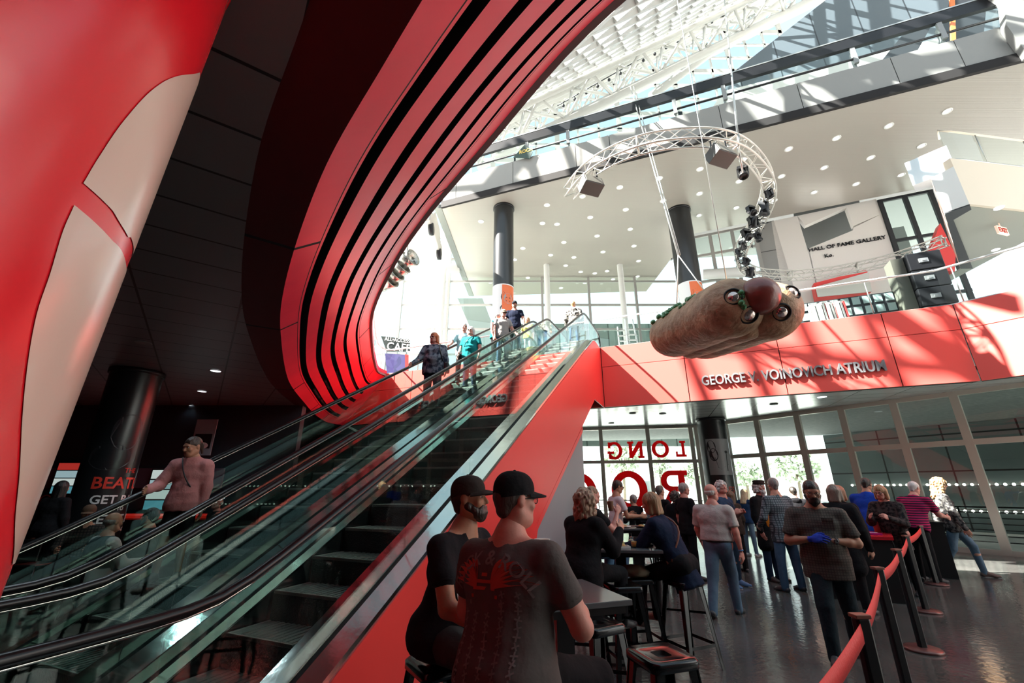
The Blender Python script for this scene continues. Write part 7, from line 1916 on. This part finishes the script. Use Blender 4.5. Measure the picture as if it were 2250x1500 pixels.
stand('tall grey-haired man from behind in a grey checked shirt and blue jeans', 1697, 1048, 8.2, 12, look=(-15, 0), armL=((-.32, .12, -1), (.25, .75, -.5)), armR=((.32, .12, -1), (-.25, .75, -.5)), legL=((-.12, .02, -1), (-.06, -.03, -1)), legR=((.13, .0, -1), (.07, 0, -1)), top=('long', pattern_mat('grey_check_shirt', 'plaid', (.20, .25, .28), (.045, .06, .075), 1.5)), bottom=('trousers', F_jean), hair=('short', (.30, .29, .28)), fat=1.12, hem=-.20, vox=.012, fold=.010)
stand('man in a black hoodie far back between the checked shirt and the bearded walker', 1741, 1069, 11.0, -20, look=(0, -10), top=('hoodie', F_black), bottom=('trousers', F_black), hair=('short', (.025, .02, .015)))
def watch(t, P):
    w, e = P['A'][-1][2], P['A'][-1][1]; d_ = nrm_(w - e); mb = MB(); mb.lathe([(.031, -.014), (.036, -.014), (.036, .014), (.031, .014)], c=Vector(w - d_ * .03), n=18, axis=Vector(d_)); mb.box(Vector(w - d_ * .03 + P['fy'] * .034), (.034, .012, .034), X=Vector(d_)); mb.build('wrist_watch', M_pdark, t, world=False)
    s = P['s']; mb = MB(); c_ = P['chest'] + P['fy'] * .155 * s * P['f'] + P['T'] * .02 * s
    mb.box(Vector(c_ - P['sx'] * .07 + P['T'] * .005), (.10, .006, .11), X=Vector(P['sx']), Z=Vector(P['T'])); mb.box(Vector(c_ - P['sx'] * .07 + P['T'] * .055 + P['fy'] * .004), (.104, .006, .03), X=Vector(P['sx']), Z=Vector(P['T']))
    mb.build('chest_pocket', pattern_mat('olive_check', 'plaid', (.105, .095, .08), (.060, .055, .05), 2.3), t, world=False)
person('dark-bearded man in a brown-grey checked shirt pulling on a blue glove as he walks', (3.38, 5.08, 0), 152, H=1.78, fat=1.22, belly=.35, look=(2, -16), armR=((.34, .12, -1), (-.80, .62, .16)), armL=((-.34, .12, -1), (.95, .55, .12)), legR=((.05, .30, -1), (.02, .02, -1)), legL=((-.10, -.18, -1), (-.04, -.55, -1)),
       top=('shirt', pattern_mat('olive_check', 'plaid', (.105, .095, .08), (.060, .055, .05), 2.3)), bottom=('trousers', F('slate_trouser', (.022, .034, .042), bump=.6)), hair=('crop', (.02, .014, .012)), beard=(.03, (.02, .013, .01)), glasses='clear', skin='tan', gloves=('blue', (.03, .06, .42), (1,)), extra=watch, vox=.011, hem=-.17, fold=.011, curl=.6)
stand('grey-haired woman in a black coat from behind, just right of the bearded walker', 1822, 1063, 6.9, -62, female=True, fat=1.2, torso=(0, .12, 1), top=('coat', F_black), bottom=('trousers', F_black), hair=('bob', (.20, .15, .12)), vox=.014)
stand('red-haired person in black beside the grey-haired woman in the coat', 1838, 1066, 7.7, -70, female=True, top=('coat', F_black), bottom=('trousers', F_black), hair=('bob', (.35, .14, .07)))
stand('man in a bright blue sports jacket and blue shorts bending over the ledge', 1886, 1044, 8.6, -58, torso=(0, .30, 1), look=(0, -22), armR=((.1, .65, -1), (-.1, 1, .1)), armL=((-.1, .65, -1), (.1, 1, .1)), top=('jacket', F('royal_blue', (.015, .06, .42))), bottom=('shorts', F('blue_short', (.035, .07, .14))), hair=('short', (.02, .015, .012)), skin='tan', vox=.013,
      extra=lambda t, P: [(lambda mb: (mb.tube([Vector(P['sh'][1] + P['sx'] * .075 + P['T'] * .02), Vector(P['A'][1][1] + P['sx'] * .062)], .014, 6), mb.build('white_sleeve_stripe', M_ptext, t, world=False)))(MB())])
stand('woman with glasses in a black spotted cardigan eating at the stand', 1938, 1063, 8.0, 118, female=True, fat=1.15, torso=(0, .18, 1), look=(0, -14), armL=((-.2, .4, -1), (.4, .9, .35)), armR=((.2, .4, -1), (-.4, .9, .35)), top=('cardigan', pattern_mat('spotted_black', 'blotch', (.010, .010, .012), (.06, .05, .05), 2.5)), bottom=('trousers', F_black), hair=('bob', (.40, .22, .11)), glasses='clear', skin='pink', vox=.013)
stand('white-haired man in a magenta striped polo shirt leaning on the counter', 1980, 1050, 9.0, -72, fat=1.2, torso=(0, .42, 1), look=(0, -18), armR=((.1, .7, -1), (-.1, 1, -.2)), armL=((-.1, .7, -1), (.1, 1, -.2)), top=('polo', pattern_mat('magenta_stripes', 'stripe', (.42, .015, .10), (.03, .01, .03), 1.2)), bottom=('trousers', F_black), hair=('short', (.7, .68, .65)), skin='pink', vox=.013)
def camo_gl(t, P): pass
stand('woman with long curly blond hair, patterned cardigan and jeans walking to the right', 2056, 1041, 9.5, 235, female=True, fat=1.0, look=(10, -12), torso=(0, -.06, 1), armL=((-.25, -.35, -1), (-.1, -.15, -1)), armR=((.2, .25, -1), (.1, .35, -1)), legL=((-.05, .55, -1), (-.02, .1, -1)), legR=((.05, -.25, -1), (.02, -.6, -1)),
      top=('jacket', pattern_mat('camo_knit', 'blotch', (.02, .02, .022), (.16, .16, .15), 2.2)), bottom=('leggings', F('jeans_light', (.12, .19, .26))), hair=('curly', (.42, .25, .12)), glasses='dark', shoes=(.10, .06, .05), vox=.012)
# --- on the escalators
def esc(label, x, y, w, face, H, zoff=0.0, esc_='L', **k):
    r_ = ray(x, y); tt = w / r_.dot(AY); u = tt * r_.dot(AX)
    u0_, z0_ = (2.694, .527) if esc_ == 'L' else (2.726, .572)
    n_ = math.floor((u - u0_) / .39); zt_2 = min(z0_ + .225 * n_, 5.97) + .005
    uu = u0_ + .39 * n_ + .2 if z0_ + .225 * n_ < 5.9 else u
    p_ = UW(uu, w, zt_2); k.setdefault('vox', .014)
    return person(label, p_, face, H=H, **k)
DOWN = -22.8 + 180
kw = dict(legL=((-.07, .12, -1), (-.03, -.1, -1)), legR=STANDR)
person('girl in a pink hoodie and black shorts riding down with her arm on the handrail', UW(3.13, 5.17, .757), DOWN + 38, H=1.45, look=(-28, -16), skin='tan', female=False, fat=.86, armR=((.42, .20, -.95), (.0, .75, -.15)), armL=((-.12, -.05, -1), (-.05, .1, -1)), top=('hoodie', F('dusty_pink', (.50, .22, .22))), bottom=('shorts', F_black), hair=('ponytail', (.035, .018, .012)), shoes=(.03, .035, .035), vox=.010, fold=.010, extra=lambda t, P: strap(P, 1, -1, M_pdark, t, .007), **kw)
def bagL(t, P):
    h_ = strap(P, -1, -1, M_pdark, t, .014); mb = MB(); mb.box(Vector(h_ - P['T'] * .05 - P['sx'] * .06), (.10, .24, .22), X=Vector(P['sx'])); o = mb.build('handbag', M_pdark, t, world=False, bevel=.03)
esc('red-haired woman in sunglasses and a tie-dyed navy blouse, lowest of the group riding down', 950, 722, 5.05, DOWN + 22, 1.74, look=(-25, -8), female=True, fat=1.38, belly=.7, skin='pink', armR=((.35, .30, -.9), (.55, .75, -.75)), armL=((-.25, .0, -1), (-.05, .15, -1)), top=('long', pattern_mat('tie_dye', 'blotch', (.02, .03, .055), (.20, .23, .28), 1.3)), bottom=('trousers', F_navy), hair=('bob', (.50, .13, .045)), glasses='dark', extra=bagL, vox=.011, hem=-.16, **kw)
def bagR(t, P):
    h_ = strap(P, -1, 1, M_pdark, t, .009); mb = MB(); mb.ell(Vector(h_ - P['T'] * .05 + P['fy'] * .04 + P['sx'] * .03), (.11, .06, .10), n=16, m=10); mb.build('shoulder_bag', M_pdark, t, world=False)
esc('white-haired woman in sunglasses and a teal v-neck t-shirt with a crossbody bag, riding down', 1042, 713, 4.78, DOWN + 10, 1.58, look=(-5, 0), female=True, fat=1.35, belly=.6, skin='pink', armL=((-.30, .15, -1), (-.05, .55, -1)), armR=((.35, .0, -1), (.05, .5, -.8)), top=('tee', F_teal), bottom=('trousers', F_navy), hair=('bob', (.70, .68, .65)), glasses='dark', extra=bagR, vox=.011, **kw)
esc('older person in a pale blue shirt and glasses behind the teal t-shirt woman', 1023, 709, 5.22, DOWN + 35, 1.66, look=(5, -8), skin='pink', armR=((.45, .25, -.9), (.35, .8, -.6)), armL=((-.2, .1, -1), (0, .3, -1)), top=('shirt', F('pale_blue', (.38, .60, .66))), bottom=('trousers', F_black), hair=('short', (.55, .50, .46)), glasses='clear', **kw)
esc('grey-haired person in a teal tank top turned away up the escalator', 1088, 687, 5.0, DOWN + 75, 1.62, look=(30, -5), female=True, fat=1.3, skin='pink', armL=((-.3, .2, -1), (-.2, .6, -.9)), armR=((.2, .1, -1), (0, .3, -1)), top=('tank', F_teal), bottom=('trousers', F_black), hair=('fringe', (.28, .27, .27)), glasses='dark', **kw)
esc('man in a grey t-shirt, tan cap and sunglasses holding the right handrail', 1110, 680, 4.80, DOWN + 40, 1.70, look=(15, -8), fat=1.2, skin='pink', armL=((-.35, .25, -1), (-.3, .7, -.8)), armR=((.2, .1, -1), (0, .3, -1)), top=('tee', F('mid_grey', (.33, .31, .30))), bottom=('trousers', F_jean), hair=('short', (.3, .25, .2)), hat=('cap', (.30, .26, .20)), glasses='dark', **kw)
esc('tall man in a navy t-shirt and dark visor near the top of the escalator', 1131, 665, 4.90, DOWN + 15, 1.82, look=(12, -5), fat=1.15, skin='pink', armL=((-.3, .1, -1), (-.1, .5, -.9)), armR=((.3, .1, -1), (.1, .4, -1)), top=('tee', F('ink_tee', (.008, .012, .03))), bottom=('trousers', F_black), hair=('short', (.12, .08, .05)), hat=('cap', (.02, .02, .025)), beard=(0, (.25, .16, .1)), **kw)
person('blond woman in a yellow top at the head of the escalator', UW(13.5, 5.05, 6.0), DOWN, H=1.6, female=True, top=('tee', F('lemon', (.75, .68, .15))), bottom=('trousers', F('white_jean', (.6, .6, .6))), hair=('long', (.5, .28, .12)))
person('man in a dark blue cap and pale shirt waiting on the upper floor', UW(15.4, 5.0, 6.0), DOWN - 20, H=1.74, top=('tee', F('pale_tee', (.6, .62, .65))), bottom=('trousers', F_jean), hair=('short', (.3, .25, .2)), hat=('cap', (.02, .04, .10)), skin='pink')
person('young man in a black and white patterned hoodie atop the near escalator, seen from behind', UW(13.15, 3.24, 5.99), -18, H=1.80, look=(0, 0), armR=((.25, -.05, -1), (.05, .5, -1)), armL=((-.25, -.05, -1), (-.05, .5, -1)), top=('hoodie', pattern_mat('splatter_hoodie', 'blotch', (.02, .02, .022), (.66, .62, .55), 2.2)), bottom=('trousers', F('blue_jean2', (.02, .06, .14))), hair=('short', (.45, .24, .10)), skin='pink', vox=.014)
# --- seated in the dark area on the left
def seated(label, x, ytop, Y, face, **k):
    X = hx(x, Y, ytop); zt3 = top_z(x, ytop, Y); s = k.get('H', 1.72) / 1.75
    t_, P_ = person(label, (X, Y, 0), face, sit=max(.48, zt3 - .80 * s), legL=SITL, legR=SITR, vox=.014, **k); chair((X, Y, 0), math.radians(face), 'chair under ' + label.split(',')[0]); return t_
seated('bald man in a dark vest and white shirt, his back to the escalator', 248, 1128, 6.0, -25, look=(10, -5), fat=1.2, skin='tan', armL=((-.45, .5, -.8), (-.1, .9, -.2)), armR=((.3, .5, -1), (-.2, 1, 0)), top=('long', F('white_sleeves', (.45, .42, .40))), bottom=('trousers', F_black), hair=('bald', (.2, .17, .15)),
       extra=lambda t, P: (lambda C_: sdf_obj('vest', [(*C_.mesh(.014), 0)], t, F('dark_vest', (.03, .045, .05))))(Sdf().cap(P['waist'] - P['T'] * .16, P['chest'], .160 * P['f'], .168 * P['f'], k=.05, flat=(P['fy'], .76)).cap(P['chest'] - P['sx'] * .09, P['chest'] + P['sx'] * .09, .15 * P['f'], k=.05, flat=(P['fy'], .78)).cut(P['pel'] - P['T'] * .02, -P['T'])))
seated('man with dark hair and glasses in a dark jacket at the cafe table', 340, 1118, 6.5, 100, look=(-10, -5), skin='tan', top=('jacket', F('dark_slate', (.02, .03, .035))), bottom=('trousers', F_black), hair=('short', (.015, .012, .01)), glasses='clear', beard=(0, (.03, .02, .015)), armL=((-.2, .5, -1), (.2, 1, 0)), armR=((.2, .5, -1), (-.2, 1, 0)))
seated('man in a cap and patterned dark shirt facing the bald man', 200, 1112, 7.3, 215, look=(0, -8), skin='tan', top=('long', pattern_mat('check_brown', 'plaid', (.05, .035, .03), (.015, .012, .012), 1.5)), bottom=('trousers', F_black), hair=('short', (.05, .04, .03)), hat=('cap', (.10, .06, .04)), armL=((-.2, .5, -1), (.2, 1, 0)), armR=((.2, .5, -1), (-.2, 1, 0)))
seated('dark-haired person in shadow with a red bag by the bar counter', 138, 1058, 8.0, 0, top=('jacket', F_black), bottom=('trousers', F_black), hair=('long', (.012, .01, .01)), female=True)
seated('older bald man far behind the girl in pink', 483, 1094, 9.5, 150, skin='pink', top=('jacket', F_black), bottom=('trousers', F_black), hair=('bald', (.5, .48, .45)))
q = Vector((hx(112, 10.4), 10.4, 1.24)); mb = MB(); mb.ell((q.x, 10.4, 1.245), (.2, .14, .17), disp=noisy(2, .1)); mb.tube([Vector((q.x + .15 * math.cos(a), 10.4, 1.35 + .16 * math.sin(a))) for a in [PI * i / 10 for i in range(11)]], .012, 6); mb.build('red_bag', F('dark_red', (.25, .02, .02)), label='dark red bag on the bar counter by the person in shadow', cat='bag')
